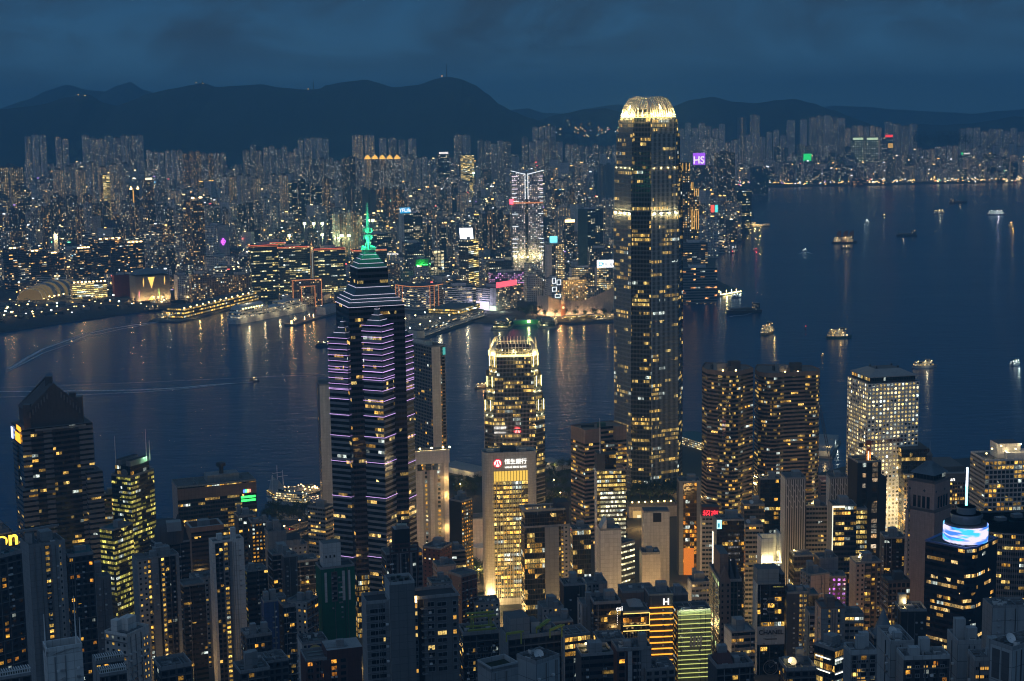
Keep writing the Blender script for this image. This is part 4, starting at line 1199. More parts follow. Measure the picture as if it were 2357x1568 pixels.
# ---- gabled dark tower
def gable_tower():
 b = Bld('office_tower', 'black office tower crowned by a stone gabled temple roof', 26, 50, 213, 990, 1150, 77)
 st = [(0.12, 'gable_band', 0), (0.3, 'gable_dark', 0.8), (0.42, 'gable_band', 0.4), (0.62, 'gable_dark', 0.0), (0.8, 'gable_dark', 0.6), (1.0, 'gable_band', 0)]
 P, S = seg_poly(b, [(0.4, 'gable_band', 0), (0.75, 'gable_dark', 0.8), (1.0, 'gable_band', 0)], st)
 mb = MB(); mb.prism(P, b.base, b.z, S, CONC); mb.build('outer_wall', b.root)
 zs = b.zat(1085, 'R', 0.9)
 for (l0, l1, r0, r1) in ((-0.1, 0.5, -0.05, 0.16), (-0.12, 0.8, 0.86, 1.09)):
  mb = MB(); mb.prism(b.poly(l0, l1, r0, r1), b.base, zs - (8 if r0 < 0 else 0), 'gable_band', CONC); mb.build('shoulder_block', b.root)
 b.panel('R', 0.18, 0.9, b.z - 2.0, b.z - 0.6, STEEL, 'cornice', 0.6)
 # gabled crown: walls, pediment, stepped ridge
 q = lambda l, r_, z: b.pt(l, r_, z)
 z0, ze, zr = b.z, b.z + 13, b.z + 33
 mb = MB(); mb.prism(b.poly(0.12, 0.88, 0.1, 0.88), z0, ze, 'gable_stone', None); mb.build('crown_wall', b.root)
 for (l0, l1, k) in ((0.1, 0.16, 1.0), (0.16, 0.84, 0.94), (0.84, 0.9, 1.0)):
  mb = MB(); w0, w1, mid = 0.09, 0.89, 0.49
  zr_ = ze + (zr - ze) * k
  A = [q(l0, w0, ze), q(l0, w1, ze), q(l0, mid, zr_)]; Bk = [q(l1, w0, ze), q(l1, w1, ze), q(l1, mid, zr_)]
  sm = STY['gable_stone'][0]
  mb.face(A, sm); mb.face(Bk[::-1], sm)
  for i, j in ((1, 2), (2, 0)): mb.face([A[i], Bk[i], Bk[j], A[j]], sm)
  mb.build('gable', b.root)
 for sgn in (1, -1):   # ribs of the open pediment
  for k in range(7):
   t = 0.08 + 0.11 * k; r_ = 0.49 + sgn * 0.38 * (1 - t); zz = ze + (zr - ze) * t - 3.5
   mb = MB(); mb.bar(q(0.09, r_, zz - 3), q(0.09, r_, zz + 1.0), 1.0, sm_light); mb.build('pediment_rib', b.root)
 for (l, r_, h) in ((0.2, 0.12, 18), (0.2, 0.86, 20), (0.75, 0.86, 20), (0.5, 0.49, 36)):
  mb = MB(); p = q(l, r_, z0); mb.box((p.x, p.y, z0), (5, 7, h), ('gable_stone', CONC), 0.2); mb.build('roof_pier', b.root)
 # lit signs on the side wall
 b.panel('L', 0.05, 0.2, b.z - 12, b.z - 3, glow('sign_bluewhite', (0.5, 0.6, 1.0), 2.5), 'sign_panel', 0.4, 0.6)
 b.panel('L', 0.45, 0.9, b.z - 11, b.z - 4, glow('sign_orange', (1.0, 0.42, 0.03), 2.2), 'sign_panel', 0.4, 0.6)
 b.panel('L', 0.62, 0.98, b.z - 1.5, b.z + 2, glow('sign_orange', (1.0, 0.42, 0.03), 2.2), 'sign_panel', 0.4, 0.6)
sm_light = plain('stone_light', (0.16, 0.14, 0.13), 0.8)
gable_tower()
# ---- tower with pyramid roof
LEAD = plain('lead_roof', (0.14, 0.18, 0.21), 0.5, 0.2, sc=0.2)
def pyramid_tower():
 b = Bld('office_tower', 'pink stone tower with a ribbed grey pyramid roof and cupola', 2084, 2151, 2190, 1182, 900, 30)
 z = b.z
 P, S = seg_poly(b, [(0.09, 'slab_pink', 0), (0.17, 'res_pink', 0.6), (1.0, 'pink_stone', 0)], [(1.0, 'pink_stone', 0)])
 mb = MB(); mb.prism(P, b.base, z, S, CONC); mb.build('outer_wall', b.root)
 z1 = b.zat(1116, 'L', 1.0)
 mb = MB(); mb.prism(b.poly(0, 1, 0, 1, 0.8), z, z1, 'pink_stone', CONC); mb.build('upper_wall', b.root)
 for sd in ('L', 'R'):
  for k in range(4):
   t = 0.24 + 0.155 * k
   b.panel(sd, t, t + (0.1), z + 2, z + (z1 - z) * 0.52, PANE, 'tall_window', 0.12, -0.78)
  for t in (0.12, 0.62):
   p = b.on(sd, t, z + (z1 - z) * 0.72, -0.6); mb = MB(); r_ = b.rd(sd); u_ = Vector((0, 0, 1))
   mb.face([p - u_ * 1.0, p + r_ * 0.9, p + u_ * 1.0, p - r_ * 0.9], DSTEEL); mb.build('diamond_window', b.root)
 for zz in (z, z1):
  mb = MB()
  o = 0.3 if zz == z else 0.4
  for k in range(44):
   for sd in ('L', 'R'):
    p = b.on(sd, (k + 0.5) / 44, zz, -0.5 if zz == z else -0.6); mb.bar(p, p + Vector((0, 0, 1.5)), 0.22, sm_light)
  for sd in ('L', 'R'): mb.bar(b.on(sd, 0, zz + 1.6, -0.5), b.on(sd, 1, zz + 1.6, -0.5), 0.35, sm_light)
  mb.build('balustrade', b.root)
 z2 = b.zat(1098, 'L', 1.0)
 mb = MB(); mb.prism(b.poly(0, 1, 0, 1, 3.0), z1, z2, 'off_dark', ROOFD); mb.build('attic_storey', b.root)
 zt = b.zat(1052, 'L', 0.6) - 4
 pa, pb = b.poly(0, 1, 0, 1, 1.6), b.poly(0.46, 0.54, 0.46, 0.54)
 mb = MB(); mb.loft(pa, z2, pb, zt, LEAD); mb.face([(*p, z2) for p in reversed(pa)], LEAD); mb.build('pyramid_roof', b.root)
 mb = MB()
 for i in range(4):
  A0, A1 = Vector((*pa[i], z2)), Vector((*pa[(i + 1) % 4], z2)); B0, B1 = Vector((*pb[i], zt)), Vector((*pb[(i + 1) % 4], zt))
  for k in range(12):
   f = (k + 0.5) / 12; mb.bar(A0 + (A1 - A0) * f + Vector((0, 0, 0.15)), B0 + (B1 - B0) * f + Vector((0, 0, 0.15)), 0.24, LEAD)
 mb.build('roof_rib', b.root)
 ct = b.pt(0.5, 0.5, zt)
 for k in range(8):
  d = Vector((math.cos(k * PI / 4), math.sin(k * PI / 4), 0)) * 1.2; mb = MB(); mb.bar(ct + d, ct + d + Vector((0, 0, 3)), 0.4, sm_light); mb.build('cupola_column', b.root)
 mb = MB(); mb.tube([ct + Vector((0, 0, 3)), ct + Vector((0, 0, 3.8)), ct + Vector((0, 0, 4.8)), ct + Vector((0, 0, 5.3))], [1.7, 1.6, 0.8, 0.15], sm_light, 10); mb.build('cupola_dome', b.root)
 mb = MB(); mb.tube([ct + Vector((0, 0, 5)), ct + Vector((0, 0, 12))], [0.16, 0.06], STEEL, 5); mb.build('finial', b.root)
 for sd, t in (('L', 0.06), ('L', 0.4)):
  pass
 p = b.on('L', 0.13, z, 0.5); mb = MB(); mb.tube([p, p + Vector((0, 0, 2)), p + Vector((0, 0, 12))], [1.2, 1.0, 0.1], sm_light, 4); mb.build('obelisk', b.root)
pyramid_tower()
# ---- glass tower with a round screen drum and lit spire
def screen_mat():
 m = newmat('drum_screen'); b = NB(m)
 tc = b.new('ShaderNodeTexCoord')
 uv = b.new('ShaderNodeUVMap'); sp = b.new('ShaderNodeSeparateXYZ'); b.l.new(uv.outputs[0], sp.inputs[0])
 f = b.noise(b.xyz(b.m('MULTIPLY', sp.outputs[0], 0.55), b.m('MULTIPLY', sp.outputs[1], 0.9), 4.0), 1.0, 2, 0.5)
 g = b.m('MULTIPLY', b.m('SUBTRACT', f, 0.44), 14.0)
 n = b.new('ShaderNodeClamp'); b.l.new(g, n.inputs[0])
 c = b.mix(n.outputs[0], (0.06, 0.22, 0.95), (0.72, 0.66, 0.95))
 f2 = b.noise(b.xyz(b.m('MULTIPLY', sp.outputs[0], 0.8), b.m('MULTIPLY', sp.outputs[1], 0.8), 9.0), 1.0, 2, 0.5)
 n2 = b.new('ShaderNodeClamp'); b.l.new(b.m('MULTIPLY', b.m('SUBTRACT', f2, 0.52), 12.0), n2.inputs[0])
 c = b.mix(n2.outputs[0], c, (0.05, 0.55, 0.85))
 ln = b.m('ADD', 0.75, b.m('MULTIPLY', b.m('GREATER_THAN', b.m('FRACT', b.m('MULTIPLY', sp.outputs[1], 8.0)), 0.35), 0.35))
 b.out(b.bsdf(Base_Color=(0.02, 0.02, 0.02), Emission_Color=c, Emission_Strength=b.m('MULTIPLY', ln, 1.5)))
 m.cycles.emission_sampling = 'FRONT'
 return m
def drum_tower():
 b = Bld('office_tower', 'dark blue glass tower topped by a round video screen drum and glowing spire', 2130, 2236, 2296, 1268, 820, 28)
 P = b.poly();
 # chamfered near corner
 A, Bq = b.on('L', 0.86, 0, 0), b.on('R', 0.2, 0, 0)
 Q = [(A.x, A.y), (Bq.x, Bq.y), P[1], P[2], P[3]]
 Q = [(A.x, A.y), (Bq.x, Bq.y), (b.pt(0, 1).x, b.pt(0, 1).y), (b.pt(1, 1).x, b.pt(1, 1).y), (b.pt(1, 0).x, b.pt(1, 0).y)]
 mb = MB(); mb.prism(Q, b.base, b.z, 'drum_glass', ROOFD); mb.build('outer_wall', b.root)
 mb = MB()
 for i in range(5):
  p, q = Vector((*Q[i], b.z + 0.8)), Vector((*Q[(i + 1) % 5], b.z + 0.8)); mb.bar(p, q, 0.9, plain('blue_metal', (0.10, 0.14, 0.30), 0.4, 0.3))
 mb.build('roof_rim', b.root)
 c = b.pt(0.42, 0.5); c.z = 0
 def zz(v):
  lo, hi = 0, 500
  for _ in range(40):
   md = (lo + hi) / 2
   if proj((c.x, c.y, md))[1] > v: lo = md
   else: hi = md
  return hi
 rad = 49.0 * SV / FPX * math.sqrt(c.x ** 2 + c.y ** 2 + 150 ** 2)
 s0, s1 = b.z + 0.2, zz(1204)
 def drum(r0, za, zb_, m, name, n=40, topm=ROOFD):
  mb = MB();
  ring = [(c.x + r0 * math.cos(2 * PI * k / n), c.y + r0 * math.sin(2 * PI * k / n)) for k in range(n)]
  for k in range(n):
   a_, b_ = ring[k], ring[(k + 1) % n]
   mb.face([(*a_, za), (*b_, za), (*b_, zb_), (*a_, zb_)], m, [(k / 5, 0), ((k + 1) / 5, 0), ((k + 1) / 5, 3), (k / 5, 3)])
  if topm: mb.face([(*p, zb_) for p in ring], topm)
  return mb.build(name, b.root)
 SC = screen_mat()
 drum(rad - 0.8, b.z, s1 + 1, STY['slab_dark'][0], 'drum_core')
 drum(rad, s0 + 1, s1, SC, 'video_screen', topm=None)
 GL = plain('drum_metal', (0.22, 0.26, 0.30), 0.4, 0.2, sc=0.4)
 drum(rad * 0.66, s1, zz(1180), GL, 'upper_drum'); drum(rad * 0.70, zz(1187), zz(1180), GL, 'drum_ring')
 drum(rad * 0.42, zz(1180), zz(1165), GL, 'lantern_drum'); drum(rad * 0.44, zz(1169), zz(1165), GL, 'drum_ring')
 zt = zz(1076)
 g1, g2 = glow('spire_white', (0.72, 0.85, 1.0), 4.5), glow('spire_green', (0.25, 1.0, 0.85), 4.0)
 z0 = zz(1163)
 mb = MB(); mb.tube([(c.x, c.y, z0), (c.x, c.y, z0 + (zt - z0) * 0.5)], 0.65, g2, 8); mb.build('spire', b.root)
 mb = MB(); mb.tube([(c.x, c.y, z0 + (zt - z0) * 0.5), (c.x, c.y, zt)], [0.65, 0.5], g1, 8); mb.build('spire', b.root)
 mb = MB(); p = b.on('R', 0.62, b.z, -3.5); mb.box((p.x, p.y, b.z), (9, 5, 7), ('slab_grey', CONC), 0.9); mb.build('plant_room', b.root)
 for k in range(4):
  mb = MB(); p = b.on('L', 0.5 + 0.09 * k, b.z, -2.5); mb.box((p.x, p.y, b.z), (1.6, 1.6, 1.5), STEEL, 0.5); mb.build('air_conditioner', b.root)
 for s_ in (-7, 0, 7):
  pass
 light('screen_glow', (c.x - 6, c.y - rad - 7, b.z + 5), 900, (0.4, 0.5, 1.0), 1.5, b.root)
drum_tower()
# ---------------------------------------------------------------- the other towers of the island, waterfront first
style('slabwin', (0.36, 0.345, 0.33), cell=(3.6, 3.2), mx=0.3, b=0.4, t=0.2, lit=0.16, ca=(1.0, 0.5, 0.06), cb=YEL)
style('hotel_gold', (0.40, 0.37, 0.33), cell=(6.2, 3.9), mx=0.36, b=0.3, t=0.12, lit=0.8, ca=(1.0, 0.45, 0.04), cb=(1.0, 0.65, 0.14), run=1, st=1.1)
style('hotel_back', (0.20, 0.175, 0.155), cell=(3.0, 3.3), mx=0.14, b=0.3, t=0.1, lit=0.06, ca=WARM, cb=YEL)
slab('slab_cream', (0.64, 0.58, 0.50), cell=(2.6, 2.6), joint=0.7)
style('off_teal', (0.02, 0.035, 0.035), glass=(0.008, 0.018, 0.018), cell=(2.0, 3.7), mx=0.05, b=0.25, t=0.05, lit=0.06, floor=0.04, run=3, ca=(0.5, 0.8, 0.3), cb=(0.8, 0.9, 0.4), rough=0.35)
style('off_white', (0.34, 0.33, 0.32), cell=(2.6, 3.5), mx=0.08, b=0.45, t=0.1, lit=0.10, floor=0.06, run=2, cb=PALE)
style('ribbon_grey', (0.22, 0.215, 0.21), cell=(2.2, 3.4), mx=0.0, b=0.52, t=0.0, lit=0.09, floor=0.05, run=2, cb=PALE)
style('ribbon_dark', (0.085, 0.08, 0.075), cell=(2.2, 3.4), mx=0.0, b=0.52, t=0.0, lit=0.10, floor=0.06, run=2, cb=PALE)
style('warm_grid', (0.16, 0.115, 0.085), cell=(2.4, 3.6), mx=0.14, b=0.25, t=0.1, lit=0.22, floor=0.1, ca=(1.0, 0.48, 0.08), cb=YEL)
style('mullion_curve', (0.10, 0.10, 0.105), glass=(0.010, 0.011, 0.013), cell=(1.5, 3.9), mx=0.0, b=0.4, t=0.06, lit=0.12, floor=0.14, run=4, ca=(1.0, 0.48, 0.05), cb=(1.0, 0.7, 0.2), sub=1, subw=0.14, frame=(0.34, 0.33, 0.31), rough=0.4)
style('lattice_face', (0.30, 0.30, 0.31), glass=(0.02, 0.022, 0.025), cell=(2.4, 7.0), mx=0.12, b=0.06, t=0.06, lit=0.0, rough=0.6)
style('lit_ribbon', (0.10, 0.10, 0.09), cell=(1.5, 3.8), mx=0.03, b=0.5, t=0.0, lit=0.9, floor=0.4, run=6, ca=(0.95, 0.85, 0.4), cb=(1.0, 0.95, 0.7), ir=2.2, st=1.1)
style('strip_lit', (0.06, 0.07, 0.075), cell=(1.6, 4.4), mx=0.0, b=0.66, t=0.04, lit=1.6, floor=0.5, run=8, ca=(1.0, 0.86, 0.42), cb=(1.0, 0.92, 0.6), ir=2.4, st=1.3, rough=0.3)
style('win_comb', (0.02, 0.02, 0.022), glass=(0.03, 0.032, 0.035), cell=(1.2, 3.0), mx=0.2, b=0.1, t=0.1, lit=1.6, ca=(0.5, 0.5, 0.55), cb=(0.7, 0.7, 0.7), st=0.35)
style('open_floor', (0.03, 0.028, 0.026), glass=(0.05, 0.045, 0.04), cell=(4.5, 3.9), mx=0.1, b=0.12, t=0.1, lit=0.5, ca=(1.0, 0.5, 0.12), cb=(0.9, 0.85, 0.7), st=0.45)
style('neon_magenta', (0.20, 0.15, 0.17), cell=(3.0, 3.2), mx=0.25, b=0.3, t=0.2, lit=0.8, ca=(0.9, 0.12, 0.9), cb=(0.7, 0.3, 1.0))
slab('banner_cloth', (0.46, 0.46, 0.47), cell=(8, 8), joint=0.9)
style('slabwin_brown', (0.19, 0.145, 0.125), cell=(3.4, 3.6), mx=0.34, b=0.3, t=0.24, lit=0.02)
style('facade_lamps', (0.05, 0.04, 0.025), cell=(2.2, 3.2), mx=0.2, b=0.3, t=0.2, lit=0.8, ca=(1.0, 0.42, 0.04), cb=(1.0, 0.6, 0.1), st=0.9)
slab('green_front', (0.20, 0.23, 0.15), cell=(3.4, 3.4), rough=0.4, joint=0.7)
slab('yellow_wall', (0.50, 0.40, 0.12), cell=(3, 3))
slab('orange_wall', (0.40, 0.20, 0.06), cell=(3, 3))
# -- far left, near the water
b = block('curved_office_block', 'low curved building with a big yellow lit sign at the picture edge', -60, -30, 33, 1236, 1120, 75, sL='off_dark', roof='p')
b.panel('R', 0.0, 1.0, b.z - 10.5, b.z - 4, 'off_amber', 'lit_floor_band', 0.3)
text('on', b.root, b.on('R', 0.72, b.zat(1255, 'R', 0.7), 0.6), b.R, 16, glow('big_sign_yellow', (1.0, 0.62, 0.06), 2.6), bold=0.35)
for k in range(3):
 mb = MB(); mb.prism(b.poly(0.1, 0.9, 0.0, 0.85 - 0.25 * k), b.z + 3 * k, b.z + 3 + 3 * k, 'slab_grey', CONC); mb.build('roof_step', b.root)
b = block('office_tower', 'yellow green lit round fronted tower with two mast antennas on its roof', 256, 300, 354, 1100, 1230, 40, sL='off_green', roof='n')
for k, (l, r_, h) in enumerate(((0.85, 0.1, 24), (0.1, 0.8, 27), (0.05, 0.9, 17))):
 mb = MB(); p = b.pt(l, r_, b.z + 9); mb.tube([p, p + Vector((0, 0, h))], [0.5, 0.12], WHITE, 6); mb.build('antenna_mast', b.root)
light('mast_light', b.pt(0.0, 0.7, b.z + 12), 1400, (0.4, 1.0, 0.5), 0.3, b.root)
mb = MB(); mb.prism(b.poly(0.1, 0.9, 0.1, 0.9), b.z, b.z + 8.5, 'off_black', ROOFD); mb.build('crown_block', b.root)
for k, (l0, l1) in enumerate(((0.1, 0.35), (0.65, 0.9))):
 mb = MB(); mb.prism(b.poly(l0, l1, 0.12, 0.88), b.z + 8.5, b.z + 13, 'slab_grey', ROOFD); mb.build('crown_wing', b.root)
mb = MB(); q = b.on('L', 0.72, b.z + 3.5, -1.2); mb.tube([q + b.R * -1.6, q + b.R * -2.0], [3.4, 3.4], STEEL, 20); mb.build('round_emblem', b.root)
block('office_block', 'small pinkish block with a red neon corner line', 233, 238, 262, 1140, 1260, 80, sL='slab_brown', sR='off_brown', roof='pa')
block('office_tower', 'curved low front of yellow lit glass floors below the antenna tower', 236, 262, 306, 1222, 1080, 40, sL='off_green', roof='p', top=TEAL)
b = block('office_block', 'wide dark harbour front office slab with a radar mast and green lettering', 395, 408, 589, 1124, 1330, 80, sL='slab_pink', sR='off_dark', roof='pah', dep=30)
b.panel('R', 0.0, 1.0, b.z - 11, b.z - 1, 'slab_brown', 'top_storey', 0.5)
b.panel('R', 0.80, 0.985, b.zat(1170), b.zat(1165), glow('green_sign', (0.05, 1.0, 0.15), 2.4), 'sign_line', 0.3, 0.4)
b.panel('R', 0.80, 0.985, b.zat(1162), b.zat(1157), glow('green_sign', (0.05, 1.0, 0.15), 2.4), 'sign_line', 0.3, 0.4)
for k, c_ in enumerate(((0.1, 0.2, 1.0), (0.1, 0.9, 0.4), (1.0, 0.85, 0.2), (1.0, 0.2, 0.15))):
 b.panel('R', 0.83 + 0.025 * k, 0.85 + 0.025 * k, b.zat(1149), b.zat(1142), glow('sign_dot_%d' % k, c_, 3.0), 'sign_dot', 0.3, 0.8)
mb = MB(); p = b.pt(0.5, 0.6, b.z); mb.tube([p, p + Vector((0, 0, 13))], [2.2, 2.0], DSTEEL, 8); mb.tube([p + Vector((0, 0, 13)), p + Vector((0, 0, 16))], [4.2, 4.2], DSTEEL, 12); mb.build('radar_tower', b.root)
# -- hotel pair behind the star tower
b = block('hotel_tower', 'narrow pale blank end wall rising behind the star tower', 731, 735, 800, 888, 1410, 84, sL='hotel_back', sR='slab_cream', roof='', dep=40)
b = block('hotel_tower', 'tall concave hotel tower with a cream end wall overlooking the harbour', 946, 993, 1026, 800, 1430, 60, sL='hotel_back', sR=[(0.62, 'slab_cream', 0), (0.74, 'stairs_dark', 1.0), (1.0, 'hotel_back', 1.5)], roof='')
mb = MB(); mb.prism(b.poly(0.3, 1.0, 0.0, 0.5), b.z, b.z + 5, 'slab_cream', CONC); mb.build('parapet', b.root)
mb = MB(); mb.prism(b.poly(0.75, 1.15, 0.1, 0.6), b.z - 40, b.z + 12, 'slab_cream', CONC); mb.build('lift_tower', b.root)
b.panel('R', 0.78, 0.96, b.z - 8, b.z - 1, glow('teal_room', (0.1, 0.6, 0.55), 0.8), 'lit_corner_room', 0.2)
b = block('hotel_tower', 'cream hotel tower with gold lit window strips and floodlit cornice', 951, 956, 1032, 1046, 1330, 80, sL='slab_cream', sR=[(0.2, 'slab_cream', 0), (0.42, 'hotel_gold', 0.5), (0.55, 'slab_cream', 0), (0.85, 'hotel_gold', 0.6), (1.0, 'slab_cream', 0)], roof='', dep=32)
b.panel('R', -0.02, 1.02, b.z - 9, b.z + 3, 'slab_cream', 'cornice', 1.6)
for t in (0.05, 0.3, 0.5): b.panel('R', t, t + 0.18, b.z - 15, b.z - 8.5, 'off_black', 'top_window', 0.3, 0.3)
for t in (0.15, 0.5, 0.85, 1.05):
 p = b.on('R', t, b.z + 4, -1.5); mb = MB(); mb.box(p, (1.4, 1.2, 1.0), LAMPY); mb.build('cornice_lamp', b.root); light('cornice_light', p + Vector((0, -3, 1)), 1600, (1.0, 0.68, 0.25), 0.4, b.root)
for v in (1102, 1140, 1215): light('wall_washer', b.on('R', 0.9, b.zat(v, 'R', 0.9), 3.0), 2000, (1.0, 0.6, 0.2), 0.4, b.root)
# -- behind and around the bank tower
block('office_block', 'grey office block with a white curl emblem and lit top floor', 708, 748, 768, 1172, 1240, 35, sL='off_grey', roof='pa')
block('apartment_tower', 'slim black tower dotted with one column of small warm windows', 1043, 1062, 1079, 1157, 1190, 42, sL='slab_black', sR='stairs_dark', roof='pt')
block('apartment_block', 'dark red apartment block with tiny warm square windows', 973, 1014, 1040, 1266, 1040, 30, sL='res_red', roof='pta')
block('office_block', 'brown block with horizontal bands next to the slim black tower', 1026, 1030, 1066, 1272, 1060, 78, sL='slab_brown', sR='ribbon_dark', roof='pa')
block('apartment_block', 'small salmon pink block with a blank lit side wall', 998, 1006, 1040, 1306, 990, 76, sL='res_pink', sR='slab_pink', roof='t')
block('apartment_block', 'low pale block with cluttered roof in front of the salmon block', 990, 994, 1031, 1346, 930, 76, sL='res_pale', roof='tah')
block('apartment_block', 'narrow rust brick block beside the street canyon', 1040, 1062, 1084, 1330, 960, 50, sL='slab_brown', sR='res_red', roof='')
b = block('office_tower', 'office tower with white neon washed floors and a stepped roof beside the bronze octagon', 1369, 1374, 1440, 1085, 1270, 82, sL='slab_pale', sR='off_bright', roof='', dep=26)
b.panel('R', 0.12, 1.0, b.base, b.z - 18, 'lit_ribbon', 'lit_floors', 0.4)
mb = MB(); mb.prism(b.poly(0.0, 0.9, 0.0, 0.28), b.z, b.z + 15, 'slab_dark', ROOFD); mb.build('stair_tower', b.root)
mb = MB(); mb.prism(b.poly(0.3, 0.9, 0.3, 0.7), b.z, b.z + 13, 'off_black', ROOFD); mb.build('plant_room', b.root)
mb = MB(); p = b.pt(0.1, 0.12, b.z + 15); mb.tube([p, p + Vector((0, 0, 30))], [0.5, 0.2], WHITE, 6); mb.build('mast', b.root)
light('roof_lamp_light', b.pt(0.4, 0.8, b.z + 3), 600, (1, 0.5, 0.2), 0.4, b.root)
# glass tower with the open roof frame
b = block('office_tower', 'dark glass tower with an open steel roof frame and grey side slab', 1203, 1207, 1312, 1216, 1090, 80, sL='off_glass', sR=[(0.44, 'off_glass', 0), (0.75, 'slab_grey', -0.6), (0.80, 'off_black', 0.5), (0.86, 'stairs', 0.0), (0.97, 'slabwin', 0.0), (1.0, 'slab_grey', 0)], roof='', dep=26)
mb = MB(); mb.prism(b.poly(0.05, 0.95, 0.02, 0.92), b.z, b.z + 10, 'off_glass', ROOFD); mb.build('glazed_screen', b.root)
mb = MB()
for (l0, l1, r0, r1) in ((-0.04, 0.12, -0.04, 0.9), (0.9, 1.05, -0.04, 0.9), (0.12, 0.9, -0.04, 0.06), (0.12, 0.9, 0.8, 0.9)): mb.prism(b.poly(l0, l1, r0, r1), b.z + 12, b.z + 13.4, STEEL, STEEL, True)
for k in range(3): mb.bar(b.pt(0.1, 0.2 + 0.2 * k, b.z + 12.6), b.pt(0.9, 0.25 + 0.2 * k, b.z + 12.6), 0.7, STEEL)
for l in (0.04, 0.96):
 for r_ in (0.0, 0.3, 0.6, 0.86): mb.bar(b.pt(l, r_, b.z + 9), b.pt(l, r_, b.z + 12.2), 0.5, STEEL)
mb.build('roof_frame', b.root)
mb = MB(); mb.prism(b.poly(0.15, 0.95, 0.72, 1.0), b.z, b.z + 17, 'slab_dark', ROOFD); mb.build('plant_room', b.root)
block('office_block', 'short office block with a cluttered roof squeezed behind the grey slab', 1313, 1318, 1360, 1222, 1130, 80, sL='off_dark', sR='off_glass', roof='pah')
b = block('office_tower', 'white slab tower with a slanted top and a wing of lit floor strips', 1377, 1382, 1430, 1222, 1080, 80, sL='slab_pale', roof='p', top=ROOFL, dep=20)
mb = MB(); sm = STY['slab_pale'][0]
q = [b.pt(0, 0, b.z + 1), b.pt(0, 0.3, b.z + 9), b.pt(0, 0.3, b.z + 1)]; w = [b.pt(0.9, 0, b.z + 1), b.pt(0.9, 0.3, b.z + 9), b.pt(0.9, 0.3, b.z + 1)]
mb.face(q, sm); mb.face(w[::-1], sm); mb.face([q[0], w[0], w[1], q[1]], sm); mb.face([q[1], w[1], w[2], q[2]], sm); mb.build('slanted_crown', b.root)
b = block('office_block', 'lower wing with bright white light strips on every floor', 1413, 1432, 1459, 1256, 1095, 45, sL='strip_lit', roof='ha')
b = block('office_tower', 'blank beige concrete tower with a notched H shaped top', 1477, 1482, 1541, 1180, 1140, 82, sL='slab_cream', sR='slab_cream', roof='', dep=20)
mb = MB(); mb.prism(b.poly(0.0, 1.0, 0.0, 0.33), b.z, b.z + 1.2, 'slab_cream', CONC); mb.build('parapet', b.root)
b.panel('R', 0.36, 0.68, b.z - 7.5, b.z - 0.6, 'slab_black', 'top_notch', 0.25)
block('office_block', 'low beige block in front of the H topped concrete tower', 1474, 1478, 1503, 1277, 1090, 82, sL='slab_cream', roof='pa')
b = block('office_tower', 'grey tower whose glass front glows amber between dark stone edges', 1558, 1563, 1613, 1112, 1290, 84, sL='slab_dark', sR=[(0.2, 'slab_grey', 0), (0.82, 'off_amber', 0.6), (1.0, 'slab_grey', 0)], roof='pa', dep=24)
b.panel('R', 0.22, 0.7, b.zat(1350), b.zat(1262), glow('amber_hall', (1.0, 0.24, 0.02), 0.8), 'lit_lobby', 0.2)
b = block('office_block', 'white gridded block crowned by a red two character sign', 1612, 1616, 1641, 1192, 1150, 84, sL='slab_pale', sR='off_white', roof='')
text('招商', b.root, b.on('R', 0.5, b.z + 0.6, -0.5), b.R, 6.2, SIGNR, bold=0.05)
mb = MB(); mb.prism(b.poly(0.1, 0.8, 0.0, 1.0), b.z, b.z + 8, plain('sign_frame', (0.05, 0.02, 0.02), 0.7), ROOFD); mb.build('sign_backing', b.root)
b = block('office_tower', 'black louvred tower with a small bright corner screen and a white edge light', 1644, 1650, 1713, 1200, 1080, 80, sL='slab_grey', sR='off_black', roof='pah', dep=24)
b.panel('R', 0.0, 0.17, b.zat(1217), b.zat(1197), glow('screen_cyan', (0.35, 0.85, 0.95), 2.4), 'corner_screen', 0.3, 0.3)
b.panel('R', 0.03, 0.1, b.zat(1214), b.zat(1204), glow('screen_dark', (0.05, 0.3, 0.4), 1.0), 'screen_patch', 0.1, 0.7)
for k in range(7): b.panel('R', 0.42, 0.86, b.zat(1234 + 14.5 * k), b.zat(1229 + 14.5 * k), 'win_comb', 'window_row', 0.1, 0.12)
b.panel('L', 0.0, 0.2, b.zat(1325, 'L'), b.zat(1222, 'L'), glow('edge_white', (1.0, 0.85, 0.6), 2.4), 'edge_light', 0.3, 0.3)
block('office_tower', 'slender ribbon windowed office tower between the black tower and the lit white crown', 1711, 1716, 1748, 1212, 1130, 82, sL='ribbon_grey', sR='off_grey', roof='pd')
block('office_tower', 'dark office block with a dish and glass lift shaft on its roof', 1707, 1713, 1760, 1165, 1190, 80, sL='ribbon_dark', sR='off_dark', roof='pdh')
block('office_tower', 'black glass tower with two lit middle floors in front of the bronze twin', 1745, 1750, 1798, 1104, 1240, 82, sL='slab_black', sR='off_black', roof='pal')
b = block('office_tower', 'white tower covered in a pale branching lattice screen', 1797, 1808, 1851, 1104, 1150, 80, sL='slab_pale', sR='slab_dark', roof='p', dep=26)
LATT = plain('lattice_paint', (0.50, 0.50, 0.51), 0.6)
zf = b.base
for k in range(9):
 t = (k + 0.5) / 9; mb = MB(); mb.bar(b.on('R', t, zf, 0.3), b.on('R', t, b.z, 0.3), 0.62, LATT)
 z = b.z - 3 - (k % 2) * 4
 while z > zf + 90:
  if k < 8: mb.bar(b.on('R', t, z, 0.3), b.on('R', t + 1 / 9, z - 3.2, 0.3), 0.5, LATT)
  z -= 8.4
 mb.build('lattice_rib', b.root)
